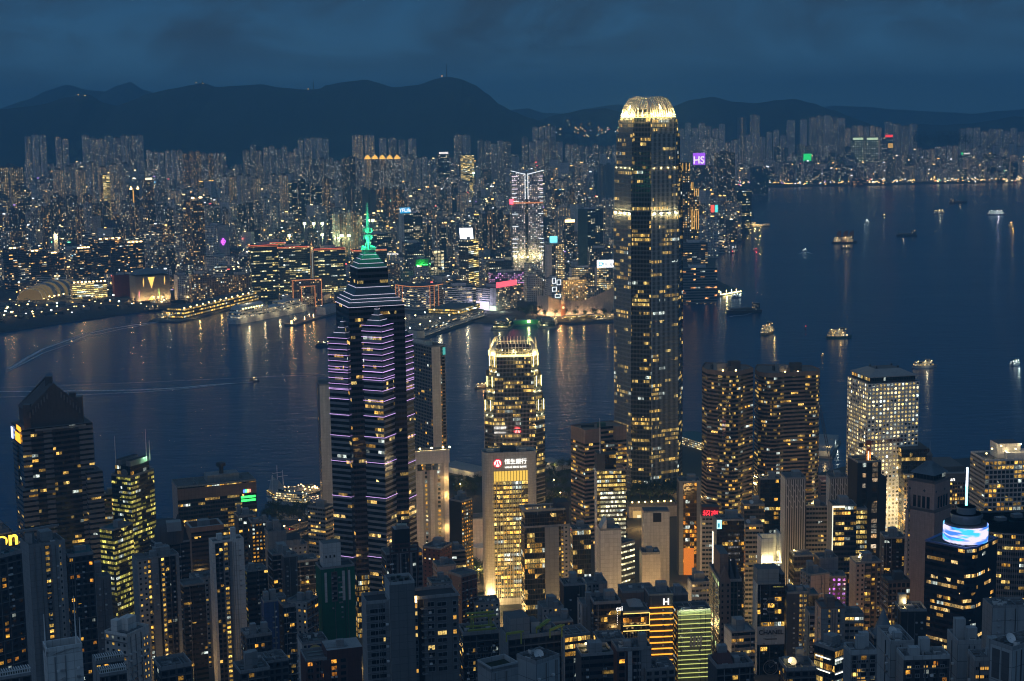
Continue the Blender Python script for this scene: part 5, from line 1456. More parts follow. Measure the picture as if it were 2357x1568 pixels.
b = block('office_tower', 'twin of the lattice tower behind it with an open rooftop frame', 1902, 1910, 1953, 1102, 1190, 80, sL='slab_pale', sR='slab_dark', roof='ph', dep=24)
for k in range(8):
 t = (k + 0.5) / 8; mb = MB(); mb.bar(b.on('R', t, b.base, 0.3), b.on('R', t, b.z, 0.3), 0.6, LATT)
 z = b.z - 3 - (k % 2) * 4
 while z > b.z - 60:
  if k < 7: mb.bar(b.on('R', t, z, 0.3), b.on('R', t + 1 / 8, z - 3.2, 0.3), 0.5, LATT)
  z -= 8.4
 mb.build('lattice_rib', b.root)
block('office_tower', 'grey office tower with lit rooftop plant right of the lattice tower', 1851, 1856, 1904, 1168, 1160, 80, sL='slab_dark', sR='off_grey', roof='pal')
b = block('office_tower', 'dark glass tower with one glowing white vertical edge and blue lit roof', 1907, 1917, 1972, 1166, 1060, 78, sL='slab_grey', sR='off_dark', roof='ph', dep=26)
b.panel('R', -0.02, 0.01, b.base, b.z - 1, glow('edge_cream', (1.0, 0.88, 0.6), 1.8), 'edge_light', 0.4, 0.3)
b.panel('R', -0.02, 0.5, b.z - 0.8, b.z + 0.4, glow('edge_cream', (1.0, 0.88, 0.6), 1.8), 'edge_light', 0.4, 0.3)
b.panel('R', 0.05, 1.0, b.zat(1345), b.zat(1320), 'off_amber', 'amber_floors', 0.15)
b = block('office_block', 'dark glass block with a slanted glowing gable end next to the edge lit tower', 1950, 1955, 1980, 1175, 1110, 80, sL='off_glass', sR='off_bright', roof='')
# lit white crown
b = block('office_tower', 'small white tower with a floodlit hollow crown', 1746, 1752, 1798, 1310, 1010, 78, sL='slab_pale', sR='off_bright', roof='', dep=22)
zc = b.zat(1292); zt = b.zat(1240)
for (l0, l1, r0, r1, nm) in ((0, 1, 0, 0.08, 'crown_wall'), (0, 1, 0.92, 1, 'crown_wall'), (0.85, 1, 0.08, 0.92, 'crown_wall'), (0.0, 0.1, 0.08, 0.6, 'crown_wall')):
 mb = MB(); mb.prism(b.poly(l0, l1, r0, r1), b.z, zt + (0 if r0 < 0.5 else 3), 'slab_pale', ROOFL); mb.build(nm, b.root)
b.panel('R', -0.05, 1.0, zc - 1.6, zc - 0.6, WHITE, 'lamp_ledge', 2.2, 0.0)
for k in range(8):
 p = b.on('R', 0.05 + 0.125 * k, zc - 0.4, 1.4); mb = MB(); mb.box(p, (0.5, 0.5, 0.5), LAMPY); mb.build('crown_lamp', b.root)
for k in range(4): light('crown_light', b.on('R', 0.1 + 0.26 * k, zc + 1.0, 2.4), 1900, (1.0, 0.8, 0.36), 0.4, b.root)
light('crown_light', b.pt(0.4, 0.75, zc + 3), 1500, (1.0, 0.8, 0.36), 0.4, b.root)
b.panel('R', 0.0, 0.95, b.zat(1318), b.zat(1296), 'off_bright', 'lit_top_floor', 0.2)
# -- black netted construction tower with crane
b = block('tower_under_construction', 'black netted tower under construction with open lit floors beside the porthole tower', 1952, 1974, 2029, 1066, 1120, 70, sL='slab_black', sR=[(0.22, 'slab_black', 0), (0.40, 'open_floor', 1.0), (0.62, 'slab_black', 0), (0.9, 'open_floor', 1.0), (1.0, 'slab_black', 0)], roof='h', top=ROOFD)
mb = MB(); mb.prism(b.poly(0.1, 0.9, 1.0, 1.28), b.base, b.zat(1100, 'R', 1.0), ['slab_black', 'open_floor', 'slab_black', 'slab_black'], ROOFD); mb.build('lower_wing', b.root)
CR = plain('crane_paint', (0.30, 0.08, 0.03), 0.6)
ct = thing('tower_crane', 'red tower crane rising from the black construction tower', 'crane', b.pt(0.25, 0.55, b.z))
def lattice(A, B, w, m, name, root, n=10):
 mb = MB(); A, B = Vector(A), Vector(B); d = (B - A).normalized(); s_ = d.cross(Vector((0, 1, 0.2))).normalized(); t_ = d.cross(s_)
 cs = [(s_ * i + t_ * j) * w / 2 for i, j in ((-1, -1), (1, -1), (1, 1), (-1, 1))]
 for c_ in cs: mb.bar(A + c_, B + c_, w * 0.14, m)
 for k in range(n):
  p, q = A + (B - A) * (k / n), A + (B - A) * ((k + 1) / n)
  for e in range(4): mb.bar(p + cs[e], q + cs[(e + 1) % 4], w * 0.09, m)
 return mb.build(name, root)
q = ct.location.copy(); q1 = Vector((q.x, q.y, b.zat(1040)))
lattice(q, q1 + Vector((0, 0, 4)), 2.4, CR, 'crane_tower', ct, 12)
mb = MB(); mb.box(q1 + Vector((0, 0, 4)), (3.4, 3.2, 3), CR); mb.build('crane_cab', ct)
lattice(q1 + Vector((0, 0, 5)), at(2082, 1036, b.D) - Vector((0, 0, 0)) if False else at(2078, 1012, b.D + 12), 1.8, CR, 'crane_jib', ct, 14)
lattice(q1 + Vector((0, 0, 5)), q1 + Vector((-4, 3, 3)), 1.6, CR, 'counter_jib', ct, 4)
mb = MB(); mb.box(q1 + Vector((-5, 3, 1.5)), (2.5, 2.5, 3), DSTEEL); mb.build('counterweight', ct)
mb = MB(); mb.bar(q - Vector((0, 0, -1)), q + Vector((0, 0, 7)), 0.5, LAMPY); o = mb.build('crane_lamp', ct); light('crane_light', q + Vector((1, -3, 4)), 1500, (1.0, 0.72, 0.2), 0.3, ct)
# -- right edge
b = block('office_building', 'glass bank building with a white name sign on its dark fascia', 2072, 2082, 2234, 1094, 1390, 74, sL='off_glass', sR='warm_grid', roof='ah', dep=95, top=ROOFL)
mb = MB(); mb.prism(b.poly(0.1, 0.9, -0.02, 0.4), b.z - 4, b.zat(1037, 'R', 0.1), 'off_glass', ROOFD); mb.build('tower_wing', b.root)
mb = MB(); mb.prism(b.poly(0.15, 0.85, 0.5, 0.95), b.z, b.z + 5, 'slab_dark', CONC); mb.build('plant_room', b.root)
b.panel('R', 0.42, 1.02, b.z - 8, b.z, 'slab_dark', 'fascia', 0.5)
text('J.P.Morgan', b.root, b.on('R', 0.585, b.z - 6.3, 0.7), b.R, 5.2, SIGNW, bold=0.04)
b = block('hotel_tower', 'pale gridded hotel block with deep square windows and lamps on its roof', 2234, 2268, 2420, 1062, 1230, 70, sL='off_white', sR='grid_white', roof='pal', dep=40, rw='slab_pale')
for k in range(7):
 p = b.on('R', 0.05 + 0.11 * k, b.z + 5 + (k % 3) * 3, -5 - (k % 2) * 4); mb = MB(); mb.box(p, (0.9, 0.9, 0.8), LAMPY); mb.build('roof_lamp', b.root); light('roof_lamp_light', p + Vector((0, -2, 1)), 700, (1.0, 0.75, 0.4), 0.3, b.root)
mb = MB(); mb.prism(b.poly(0.3, 0.8, 0.25, 0.6), b.z, b.z + 12, 'slab_pale', CONC); mb.build('lift_tower', b.root)
# curved mullioned block
root = thing('office_block', 'curved office block of close vertical mullions with warm lit floor bands', 'building', (0, 0, 0))
c_ = at(2368, 1230, 1010); R_ = 62.0 * 0.82
cc = Vector((c_.x, 1010 + R_, 0)); root.location = (cc.x, cc.y, 3)
P = [(cc.x + R_ * math.cos(PI + PI * k / 28), cc.y + R_ * math.sin(PI + PI * k / 28)) for k in range(29)] + [(cc.x + R_, cc.y + 10), (cc.x - R_, cc.y + 10)]
zt = at(2368, 1232, 1010).z
mb = MB(); mb.prism(P, 3, zt, 'mullion_curve', ROOFD); mb.build('outer_wall', root)
mb = MB(); mb.prism([(cc.x + (p[0] - cc.x) * 1.01, cc.y + (p[1] - cc.y) * 1.01) for p in P], zt, zt + 1.2, STEEL, None, True); mb.build('parapet', root)
for k in range(6):
 mb = MB(); mb.box((cc.x - 35 + 14 * k, cc.y - 12 + (k % 2) * 8, zt), (7, 5, 2.5), STEEL, 0.2); mb.build('cooling_unit', root)
# -- middle ground, pyramid tower's neighbours
block('office_block', 'brown gridded office block with a rooftop box beside the pyramid tower slab', 2031, 2044, 2080, 1342, 860, 72, sL='off_brown', sR='warm_grid', roof='p', rw='slab_dark')
block('office_block', 'dark flat roofed block above the brown gridded office', 2030, 2036, 2080, 1240, 960, 78, sL='slab_dark', sR='off_black', roof='pa')
block('apartment_tower', 'black windowless slab standing in front of the pink stone tower', 2067, 2073, 2113, 1408, 760, 78, sL='slab_black', roof='tl', top=ROOFD)
block('office_block', 'rose stone block with a lit rooftop terrace', 1963, 1970, 2029, 1298, 930, 74, sL='slab_pink', sR=[(0.35, 'res_pink', 0), (0.6, 'off_brown', 1.0), (1.0, 'res_brown', 0.5)], roof='pl')
b = block('office_block', 'round cornered dark block with a ribbed cone roof', 2004, 2012, 2056, 1470, 800, 76, sL='ribbon_dark', roof='')
q = b.pt(0.5, 0.5, b.z); mb = MB(); R1 = b.lr * 0.46
for k in range(20):
 a0, a1 = 2 * PI * k / 20, 2 * PI * (k + 1) / 20
 mb.face([q + Vector((R1 * math.cos(a0), R1 * math.sin(a0), 0)), q + Vector((R1 * math.cos(a1), R1 * math.sin(a1), 0)), q + Vector((0, 0, 15))], LEAD)
mb.build('cone_roof', b.root)
block('apartment_block', 'pink gabled block with magenta lit windows behind it', 1858, 1866, 1902, 1326, 930, 62, sL='res_pink', sR='slab_pink', roof='t')
block('office_block', 'small block washed in magenta light', 1900, 1903, 1925, 1330, 1000, 80, sL='neon_magenta', roof='a')
block('office_block', 'grey flat roofed block with a lit rooftop kiosk below the lattice tower', 1822, 1828, 1861, 1282, 1010, 76, sL='off_dark', sR='off_dark', roof='tl')
block('apartment_block', 'grey block under dark sloping roofs beside the edge lit tower', 1880, 1886, 1926, 1290, 1020, 74, sL='slab_dark', sR='slab_grey', roof='ta')
# -- the fashion billboard tower
b = block('office_tower', 'black fronted tower hung with big advertising panels and a pale name banner', 1737, 1744, 1807, 1346, 900, 79, sL='slab_pale', sR='off_black', roof='', dep=24)
mb = MB(); mb.prism(b.poly(0.1, 0.9, 0.0, 0.8), b.z, b.zat(1312), 'slab_grey', CONC); mb.build('plant_room', b.root)
mb = MB(); mb.prism(b.poly(0.0, 1.0, 0.84, 1.0), b.z, b.z + 6, 'off_glass', CONC); mb.build('lift_tower', b.root)
b.panel('R', 0.0, 1.0, b.zat(1484), b.zat(1442), 'banner_cloth', 'name_banner', 0.25, 0.2)
INK = plain('ink', (0.015, 0.015, 0.015), 0.6)
text('CHANEL', b.root, b.on('R', 0.5, b.zat(1460), 0.7), b.R, 3.9, INK, bold=0.04)
b.panel('R', 0.27, 0.72, b.zat(1472.5), b.zat(1470), INK, 'small_print_line', 0.05, 0.47)
b.panel('R', 0.3, 0.7, b.zat(1464.5), b.zat(1463.5), plain('ink_grey', (0.16, 0.16, 0.16), 0.6), 'small_print_line', 0.05, 0.47)
def watch_ad(b, v, dv, big):
 z0 = b.zat(v + dv); z1 = b.zat(v - dv); c_ = b.on('R', 0.5, (z0 + z1) / 2, 0.35); r_ = (z1 - z0) / 2; u_ = Vector((0, 0, 1)); n_ = -b.L; rd = b.R
 AD = plain('advert_print', (0.10, 0.10, 0.105), 0.5); AD2 = plain('advert_print_light', (0.20, 0.20, 0.21), 0.5)
 n = 8 if big else 24
 def rg(k): return [c_ + (rd * math.cos(2 * PI * (i + 0.5) / n) + u_ * math.sin(2 * PI * (i + 0.5) / n)) * r_ * k for i in range(n)]
 mb = MB()
 for (k0, k1, m_) in ((1.0, 0.88, AD2), (0.72, 0.66, AD)):
  A, B = rg(k0), rg(k1)
  for i in range(n): mb.face([A[i], A[(i + 1) % n], B[(i + 1) % n], B[i]], m_)
 mb.bar(c_, c_ + rd * r_ * 0.4 + u_ * r_ * 0.3, r_ * 0.07, AD2); mb.bar(c_, c_ - rd * r_ * 0.25 + u_ * r_ * 0.35, r_ * 0.08, AD2)
 for s_ in (1, -1): mb.bar(c_ + u_ * s_ * r_ * 1.0 - rd * r_ * 0.45, c_ + u_ * s_ * r_ * 1.0 + rd * r_ * 0.45, r_ * 0.1, AD)
 mb.build('watch_advert', b.root)
watch_ad(b, 1394, 17, True); watch_ad(b, 1537, 17, False)
b.panel('R', 0.05, 0.7, b.zat(1423), b.zat(1416), 'off_teal', 'lit_floor', 0.1, 0.15)
b.panel('R', 0.55, 0.95, b.zat(1354.5), b.zat(1350), 'off_green', 'lit_floor', 0.1, 0.15)
block('apartment_tower', 'slim grey tower with a single column of yellow stair windows', 1805, 1812, 1832, 1368, 900, 76, sL='slab_grey', sR=[(0.55, 'slab_dark', 0), (0.95, 'stairs', 0.3), (1.0, 'slab_dark', 0)], roof='t')
block('office_tower', 'dark teal glass tower right of the yellow stair windows', 1829, 1835, 1860, 1372, 910, 78, sL='slab_black', sR='off_teal', roof='p', top=TEAL)
block('apartment_block', 'grey banded block with long dark balconies', 1859, 1864, 1889, 1418, 850, 78, sL='slab_grey', sR='ribbon_grey', roof='ta')
block('apartment_tower', 'pale tower with two columns of small lit windows and a square emblem', 1885, 1890, 1933, 1402, 820, 76, sL='slab_pink', sR=[(0.3, 'slab_grey', 0), (0.42, 'stairs', 0.2), (0.7, 'slab_pink', 0), (0.82, 'stairs', 0.2), (1.0, 'slab_grey', 0)], roof='p', rw='slab_brown')
block('office_block', 'pinkish banded block between the emblem tower and the rose stone block', 1930, 1934, 1968, 1420, 830, 78, sL='slab_pink', sR='off_white', roof='ta')
b = block('office_block', 'small round cornered block with white light lines along its storeys', 1888, 1922, 1948, 1500, 740, 40, sL='off_glass', roof='pah')
for k in range(3):
 for sd in ('L', 'R'): b.panel(sd, 0.1 if sd == 'L' else 0, 0.8, b.z - 5 - 7 * k, b.z - 4.5 - 7 * k, glow('line_white', (1.0, 1.0, 0.85), 2.0), 'light_line', 0.3, 0.3)
# -- gothic topped and neighbours
b = block('office_tower', 'stone tower with a steep gothic gable between dark green glass wings', 1632, 1655, 1706, 1340, 930, 80, sL='off_teal', sR=[(0.02, 'off_teal', 0), (0.5, 'slabwin_brown', -1.2), (1.0, 'off_teal', 0)], roof='', dep=24)
mb = MB(); sm = STY['slab_brown'][0]
A = [b.on('R', 0.0, b.z, 1.2), b.on('R', 0.5, b.z, 1.2), b.on('R', 0.25, b.z + 10, 1.2)]; Bk = [p - (-b.L) * 12 for p in A]
mb.face(A, sm); mb.face([A[1], Bk[1], Bk[2], A[2]], sm); mb.face([A[2], Bk[2], Bk[0], A[0]], sm); mb.build('gable', b.root)
mb = MB(); mb.prism(b.poly(0.1, 0.7, 0.08, 0.45), b.z, b.z + 17, 'slab_brown', CONC); mb.build('spine_tower', b.root)
for (r0, r1) in ((0.55, 0.75), (0.8, 1.0)):
 mb = MB(); pa = b.poly(0.1, 0.9, r0, r1); mb.loft(pa, b.z, b.poly(0.4, 0.6, (r0 + r1) / 2 - 0.01, (r0 + r1) / 2 + 0.01), b.z + 10, 'slab_dark'); mb.build('sloped_roof', b.root)
block('office_block', 'light grey ribbon windowed block with white roof tanks', 1673, 1684, 1738, 1458, 830, 72, sL='slab_pale', sR='ribbon_grey', roof='ttp', top=ROOFL)
block('apartment_block', 'pale stepped block with small white roof tower behind the green striped front', 1588, 1592, 1630, 1345, 1040, 78, sL='slab_pale', sR='off_white', roof='pt')
b = block('office_tower', 'glass block with glowing green yellow lines across a washed front', 1547, 1560, 1637, 1408, 880, 78, sL='facade_lamps', sR='green_front', roof='ha', dep=22, top=ROOFD)
GL1 = glow('line_green_yellow', (0.75, 0.80, 0.22), 1.15)
zb_ = b.zat(1565);
for k in range(24):
 z = b.z - 2.4 - k * 2.75
 if z < b.base + 2: break
 b.panel('R', 0.01, 0.99, z, z + 0.32, GL1, 'light_line', 0.25, 0.15)
for k in range(7): light('front_washer', b.on('R', 0.08 + 0.14 * k, b.z + 0.5, 2.2), 520, (0.85, 0.95, 0.5), 0.3, b.root)
zc1, zc0 = b.zat(1445, 'R', 0.5), b.zat(1505, 'R', 0.5)
mb = MB(); c_ = b.on('R', 0.52, (zc0 + zc1) / 2, 0.2); rr = (zc1 - zc0) / 2; u_ = Vector((0, 0, 1)); CO = plain('projected_coin', (0.42, 0.42, 0.38), 0.5)  # light projection of a coin, painted as pale rings and bars on the front
def rgc(k, n=28): return [c_ + (b.R * math.cos(2 * PI * i / n) + u_ * math.sin(2 * PI * i / n)) * rr * k for i in range(n)]
for k0, k1 in ((1.0, 0.95), (0.86, 0.82)):
 A, B = rgc(k0), rgc(k1)
 for i in range(28): mb.face([A[i], A[(i + 1) % 28], B[(i + 1) % 28], B[i]], CO)
mb.build('round_emblem', b.root)
for dx, w_ in ((-0.35, 0.14), (-0.1, 0.2), (0.18, 0.12), (0.4, 0.16)):
 mb = MB(); mb.bar(c_ + b.R * rr * dx - u_ * rr * 0.45, c_ + b.R * rr * (dx + 0.06) + u_ * rr * 0.4, rr * w_, CO); mb.build('emblem_figure', b.root)
block('office_block', 'block with a bright yellow lit corner wall behind the green striped front', 1530, 1536, 1562, 1372, 920, 76, sL='yellow_wall', sR='slab_dark', roof='pa')
b = block('hotel_tower', 'dark hotel tower crossed by orange light bars under a white letter sign', 1488, 1493, 1518, 1372, 880, 80, sL='slab_dark', sR='slab_dark', roof='p', dep=24)
OB = glow('bar_orange', (1.0, 0.38, 0.03), 2.0)
for k in range(11): b.panel('R', 0.03, 0.99, b.zat(1400 + 13.5 * k), b.zat(1397.5 + 13.5 * k), OB, 'light_bar', 0.4, 0.3)
text('H', b.root, b.on('R', 0.72, b.zat(1393), 0.5), b.R, 5.5, SIGNW, bold=0.1)
b = block('hotel_wing', 'black hotel wing outlined by gold light lines beneath a tented roof terrace', 1428, 1434, 1492, 1412, 860, 80, sL='off_black', sR='off_black', roof='', dep=26)
GLN = glow('line_gold', (1.0, 0.66, 0.16), 2.2)
for v in (1412, 1440, 1452): b.panel('R', 0.0, 1.0, b.zat(v + 1.2), b.zat(v), GLN, 'light_line', 0.3, 0.3)
b.panel('R', 0.985, 1.0, b.zat(1440), b.zat(1412), GLN, 'light_line', 0.3, 0.3)
for k in range(9): b.panel('R', 0.05 + 0.105 * k, 0.06 + 0.105 * k, b.zat(1520), b.zat(1454), plain('gold_fin', (0.5, 0.4, 0.2), 0.4), 'gold_fin', 0.5, 0.1)
b.panel('R', 0.0, 1.0, b.zat(1436), b.zat(1422), 'off_amber', 'lit_terrace', 0.1, 0.1)
mb = MB(); q = [b.pt(0.1, 0.25, b.z + 3), b.pt(0.1, 0.8, b.z + 3), b.pt(0.8, 0.8, b.z + 4), b.pt(0.8, 0.25, b.z + 4)]; ap = b.pt(0.45, 0.5, b.z + 6.5)
for i in range(4): mb.face([q[i], q[(i + 1) % 4], ap], ROOFL)
mb.build('tent_roof', b.root)
for k in range(4): light('line_light', b.on('R', 0.1 + 0.25 * k, b.zat(1440), 3), 260, (1.0, 0.62, 0.2), 0.3, b.root)
block('office_block', 'dark block carrying five pale air conditioning boxes behind the hotel', 1426, 1432, 1508, 1366, 930, 80, sL='slab_dark', sR='slab_brown', roof='a', dep=26)
b = block('office_block', 'black glass block with a small white corner sign and slanting side', 1362, 1367, 1424, 1392, 850, 80, sL='off_black', sR='off_black', roof='pa', dep=26, top=ROOFD)
text('csi', b.root, b.on('R', 0.94, b.zat(1408), 0.5), b.R, 3.8, SIGNW, bold=0.03)
for k in range(7): b.panel('R', 0.86, 0.875, b.zat(1411 + 5 * k), b.zat(1409 + 5 * k), SIGNW, 'sign_dot', 0.2, 0.2)
block('apartment_block', 'stepped blue grey block with an orange lit side wall', 1334, 1340, 1366, 1396, 860, 78, sL='slab_tile', sR=[(0.7, 'slab_grey', 0), (1.0, 'orange_wall', 0.0)], roof='t')
block('apartment_block', 'dark brown block with a plain stepped gable and roof pipes', 1292, 1298, 1348, 1350, 920, 78, sL='slab_black', roof='pah', top=ROOFD)
block('apartment_block', 'pale mauve block with two columns of lit square windows', 1346, 1350, 1398, 1346, 950, 78, sL='slab_pale', sR=[(0.3, 'slabwin', 0), (0.6, 'stairs', 0.3), (1.0, 'slab_pink', 0)], roof='ta')
block('apartment_block', 'grey block with two small lit windows below the glass tower with roof frame', 1243, 1249, 1284, 1402, 900, 76, sL='slab_grey', sR='slabwin', roof='pt')
block('apartment_block', 'dark rough walled block with a boxy brown top', 1262, 1268, 1308, 1436, 850, 76, sL='slab_dark', sR='res_brown', roof='t')
# ---------------------------------------------------------------- the nearest buildings on the slope
slab('slab_dk2', (0.13, 0.135, 0.14))
style('res_orange', (0.035, 0.036, 0.042), cell=(3.6, 3.1), mx=0.26, b=0.28, t=0.2, lit=0.16, ca=(1.0, 0.32, 0.03), cb=(1.0, 0.5, 0.06))
style('ribbon_black', (0.05, 0.045, 0.045), cell=(2.2, 3.3), mx=0.0, b=0.55, t=0.0, lit=0.06, floor=0.03, run=2, cb=YEL)
style('balcony', (0.11, 0.11, 0.115), cell=(5.0, 3.1), mx=0.12, b=0.36, t=0.08, lit=0.08, ca=(1.0, 0.42, 0.05), cb=WARM)
slab('net_green', (0.006, 0.115, 0.060), cell=(6, 2.2), joint=0.85, var=0.35)
slab('slab_white', (0.52, 0.52, 0.51), cell=(3, 3))
slab('slab_maroon', (0.10, 0.045, 0.04), cell=(2.5, 2.5))
style('maroon', (0.11, 0.06, 0.055), cell=(4.2, 3.2), mx=0.22, b=0.3, t=0.14, lit=0.12, ca=(1.0, 0.35, 0.04), cb=WARM)
b = block('apartment_tower', 'grey panelled apartment tower with a lit stair window column and a roof hoist', 46, 66, 150, 1262, 780, 74, sL='slab_grey', sR=[(0.42, 'slab_grey', 0), (0.60, 'stairs', 0.9), (0.8, 'slab_grey', 0), (0.9, 'slabwin', 0), (1.0, 'slab_grey', 0)], roof='pa', dep=18)
mb = MB(); q = b.pt(0.5, 0.15, b.z + 5); mb.box((q.x, q.y, b.z), (4, 4, 6), ('slab_grey', CONC)); mb.bar(q + Vector((-9, 0, 1)), q + Vector((12, 2, 4)), 1.2, STEEL); mb.bar(q + Vector((12, 2, 4)), q + Vector((15, 2, 4.4)), 1.0, STEEL); mb.build('roof_hoist', b.root)
block('apartment_tower', 'black apartment tower with scattered orange windows at the left picture edge', -60, -20, 50, 1290, 700, 60, sL='res_orange', roof='ta', top=TEAL)
b = block('apartment_tower', 'black apartment tower with orange windows beneath a teal pitched roof', 148, 156, 215, 1284, 790, 78, sL='res_dark', sR='res_orange', roof='p', top=ROOFD, dep=18)
mb = MB(); pa = b.poly(0.1, 0.9, 0.3, 0.95); mb.loft(pa, b.z + 0.5, b.poly(0.45, 0.55, 0.35, 0.9), b.z + 4.5, TEAL); mb.build('pitched_roof', b.root)
block('apartment_tower', 'slim blank grey slab right of the black tower with orange windows', 214, 220, 238, 1334, 820, 76, sL='slab_grey', roof='t', dep=14)
block('apartment_tower', 'grey apartment tower with three vertical rows of yellow windows and dark ribs', 303, 316, 412, 1292, 860, 74, sL='slab_grey', sR=[(0.24, 'slabwin', 0), (0.33, 'stairs', 0.7), (0.5, 'slab_grey', 0), (0.56, 'slab_black', 1.5), (0.66, 'stairs', 0.8), (0.78, 'res_dark', 1.2), (0.92, 'balcony', 0.6), (1.0, 'slab_grey', 0)], roof='ptal', dep=18)
b = block('office_tower', 'dark round shouldered office tower with a gabled skylight roof', 355, 366, 437, 1258, 960, 70, sL='ribbon_black', roof='', dep=26, top=ROOFD)
mb = MB(); q = b.pt(0.5, 0.5, b.z); R1 = b.lr * 0.47
mb.tube([q, q + Vector((0, 0, 9)), q + Vector((0, 0, 13))], [R1, R1, R1 * 0.8], STY['slab_dark'][0], 20); mb.build('round_crown', b.root)
mb = MB(); mb.box((q.x + 4, q.y - 6, b.z + 9), (9, 7, 6), ROOFL, 0.3); mb.build('plant_room', b.root)
mb = MB(); mb.loft(b.poly(0.0, 0.7, 0.55, 1.0), b.z, b.poly(0.2, 0.5, 0.76, 0.8), b.z + 17, ROOFD); mb.build('gabled_skylight', b.root)
b = block('office_tower', 'brown office tower with an open square rooftop basin and lit corner strip', 434, 440, 513, 1226, 1040, 78, sL='slab_brown', sR='ribbon_black', roof='pah', dep=28)
mb = MB()
for (l0, l1, r0, r1) in ((-0.05, 0.05, -0.03, 1.03), (0.95, 1.05, -0.03, 1.03), (0.05, 0.95, -0.03, 0.05), (0.05, 0.95, 0.95, 1.03)): mb.prism(b.poly(l0, l1, r0, r1), b.z, b.z + 3.5, 'slab_brown', ROOFL)
mb.build('basin_wall', b.root)
block('apartment_tower', 'blue grey block half hidden between the ribbed tower and the pale slab', 440, 446, 482, 1336, 950, 76, sL='slab_tile', sR='slabwin', roof='a')
block('apartment_tower', 'tall pale slab tower with a central column of orange stair windows', 481, 489, 561, 1252, 880, 76, sL='slab_pale', sR=[(0.08, 'slab_pale', 0), (0.34, 'res_dark', 1.0), (0.52, 'stairs', 0.8), (0.62, 'slab_grey', 0.3), (1.0, 'slab_pale', 0)], roof='t', dep=16, rw='slab_pale')
block('apartment_tower', 'dark cluttered roof tower with lit yellow windows near the harbour road', 541, 548, 590, 1192, 1130, 76, sL='slab_dark', sR='res_dark', roof='pta')
block('apartment_tower', 'narrow black tower with a bright column of windows beside it', 574, 579, 600, 1206, 1100, 78, sL='res_black', sR='stairs_dark', roof='ta')
block('apartment_block', 'brown banded block in front of the narrow black tower', 562, 568, 606, 1318, 930, 76, sL='ribbon_black', roof='ta')
block('apartment_tower', 'weathered grey tower with a blank wall and dark rooftop boxes by the road', 611, 617, 651, 1228, 1080, 78, sL='slab_grey', roof='pta')
b = block('apartment_tower', 'grey tower carrying two tilted solar water heaters', 658, 664, 707, 1260, 1060, 78, sL='slab_grey', sR='slabwin', roof='pl')
for k in range(2):
 mb = MB(); q = b.pt(0.2, 0.15 + 0.35 * k, b.z + 5); mb.box((q.x, q.y, b.z), (5, 5, 5), ('slab_grey', CONC))
 mb.face([q + Vector((-2.4, -2.6, 0.2)), q + Vector((2.4, -2.6, 0.2)), q + Vector((2.4, 1.4, 4)), q + Vector((-2.4, 1.4, 4))], DSTEEL); mb.build('solar_heater', b.root)
block('apartment_tower', 'dark tower under a slatted crown left of the grey blank slab', 620, 627, 652, 1280, 950, 76, sL='res_black', sR='res_black', roof='ph')
block('apartment_tower', 'slate grey blank slab rising full height beside the slatted dark tower', 650, 654, 675, 1284, 930, 76, sL='slab_dark', sR='slab_dark', roof='t', dep=14)
block('apartment_tower', 'wide black tower behind the green netted building', 674, 680, 732, 1296, 1000, 78, sL='res_black', roof='a')
block('apartment_block', 'blue painted slab with a small round tank on the roof', 603, 607, 623, 1388, 850, 78, sL='slab_blue', roof='t', dep=14)
block('apartment_block', 'purple brown slab with a column of lit windows beside the blue slab', 622, 626, 644, 1382, 870, 78, sL='slab_maroon', sR=[(0.6, 'slab_maroon', 0), (1.0, 'stairs', 0.2)], roof='', dep=14)
block('apartment_block', 'pinkish grey block with square windows down one side', 683, 706, 728, 1390, 860, 30, sL='slabwin', sR='balcony', roof='t')
b = block('apartment_tower', 'tower wrapped in dark green scaffold netting with a bare white top box', 729, 738, 816, 1312, 890, 76, sL='net_green', sR='net_green', roof='', dep=22, top=ROOFD)
zn = b.zat(1388)
for t0, t1 in ((0.1, 0.17), (0.30, 0.48), (0.62, 0.7), (0.8, 0.86)): b.panel('R', t0, t1, zn, b.z - 2, 'balcony' if t1 - t0 > 0.1 else 'slab_white', 'bare_wall_strip', 0.3, 0.1)
mb = MB(); mb.prism(b.poly(0.2, 0.9, 0.12, 0.64), b.z, b.zat(1256), 'slab_white', CONC); mb.build('top_box', b.root)
b2 = Vector();
for k in range(3):
 mb = MB(); p = b.on('R', 0.2 + 0.12 * k, b.z + 6, -0.2 * b.ll + 0.05); mb.box(p, (1.2, 0.2, 1.6), DSTEEL, 0); mb.build('small_window', b.root)
b = block('apartment_block', 'white block with a round yellow emblem on a dark blue wall panel', 689, 695, 747, 1484, 740, 78, sL='slab_white', sR='slabwin', roof='ah', top=ROOFD)
b.panel('R', 0.22, 0.76, b.zat(1524), b.zat(1487), plain('panel_navy', (0.02, 0.03, 0.09), 0.6), 'wall_panel', 0.2, 0.1)
mb = MB(); c_ = b.on('R', 0.49, b.zat(1502), 0.4); u_ = Vector((0, 0, 1))
mb.face([c_ + (b.R * math.cos(k * PI / 12) + u_ * math.sin(k * PI / 12)) * 3.4 for k in range(24)], plain('emblem_yellow', (0.55, 0.42, 0.15), 0.6)); mb.build('round_emblem', b.root)
b.panel('R', 0.47, 0.51, b.zat(1524), b.zat(1512), 'slab_white', 'emblem_stem', 0.1, 0.32)
b = block('apartment_block', 'maroon tiled block with orange windows below a pale roof terrace', 697, 704, 832, 1524, 700, 80, sL='slab_maroon', sR=[(0.3, 'maroon', 0), (0.42, 'slab_maroon', -0.8), (0.75, 'maroon', 0), (1.0, 'slab_maroon', 0)], roof='pth', dep=26)
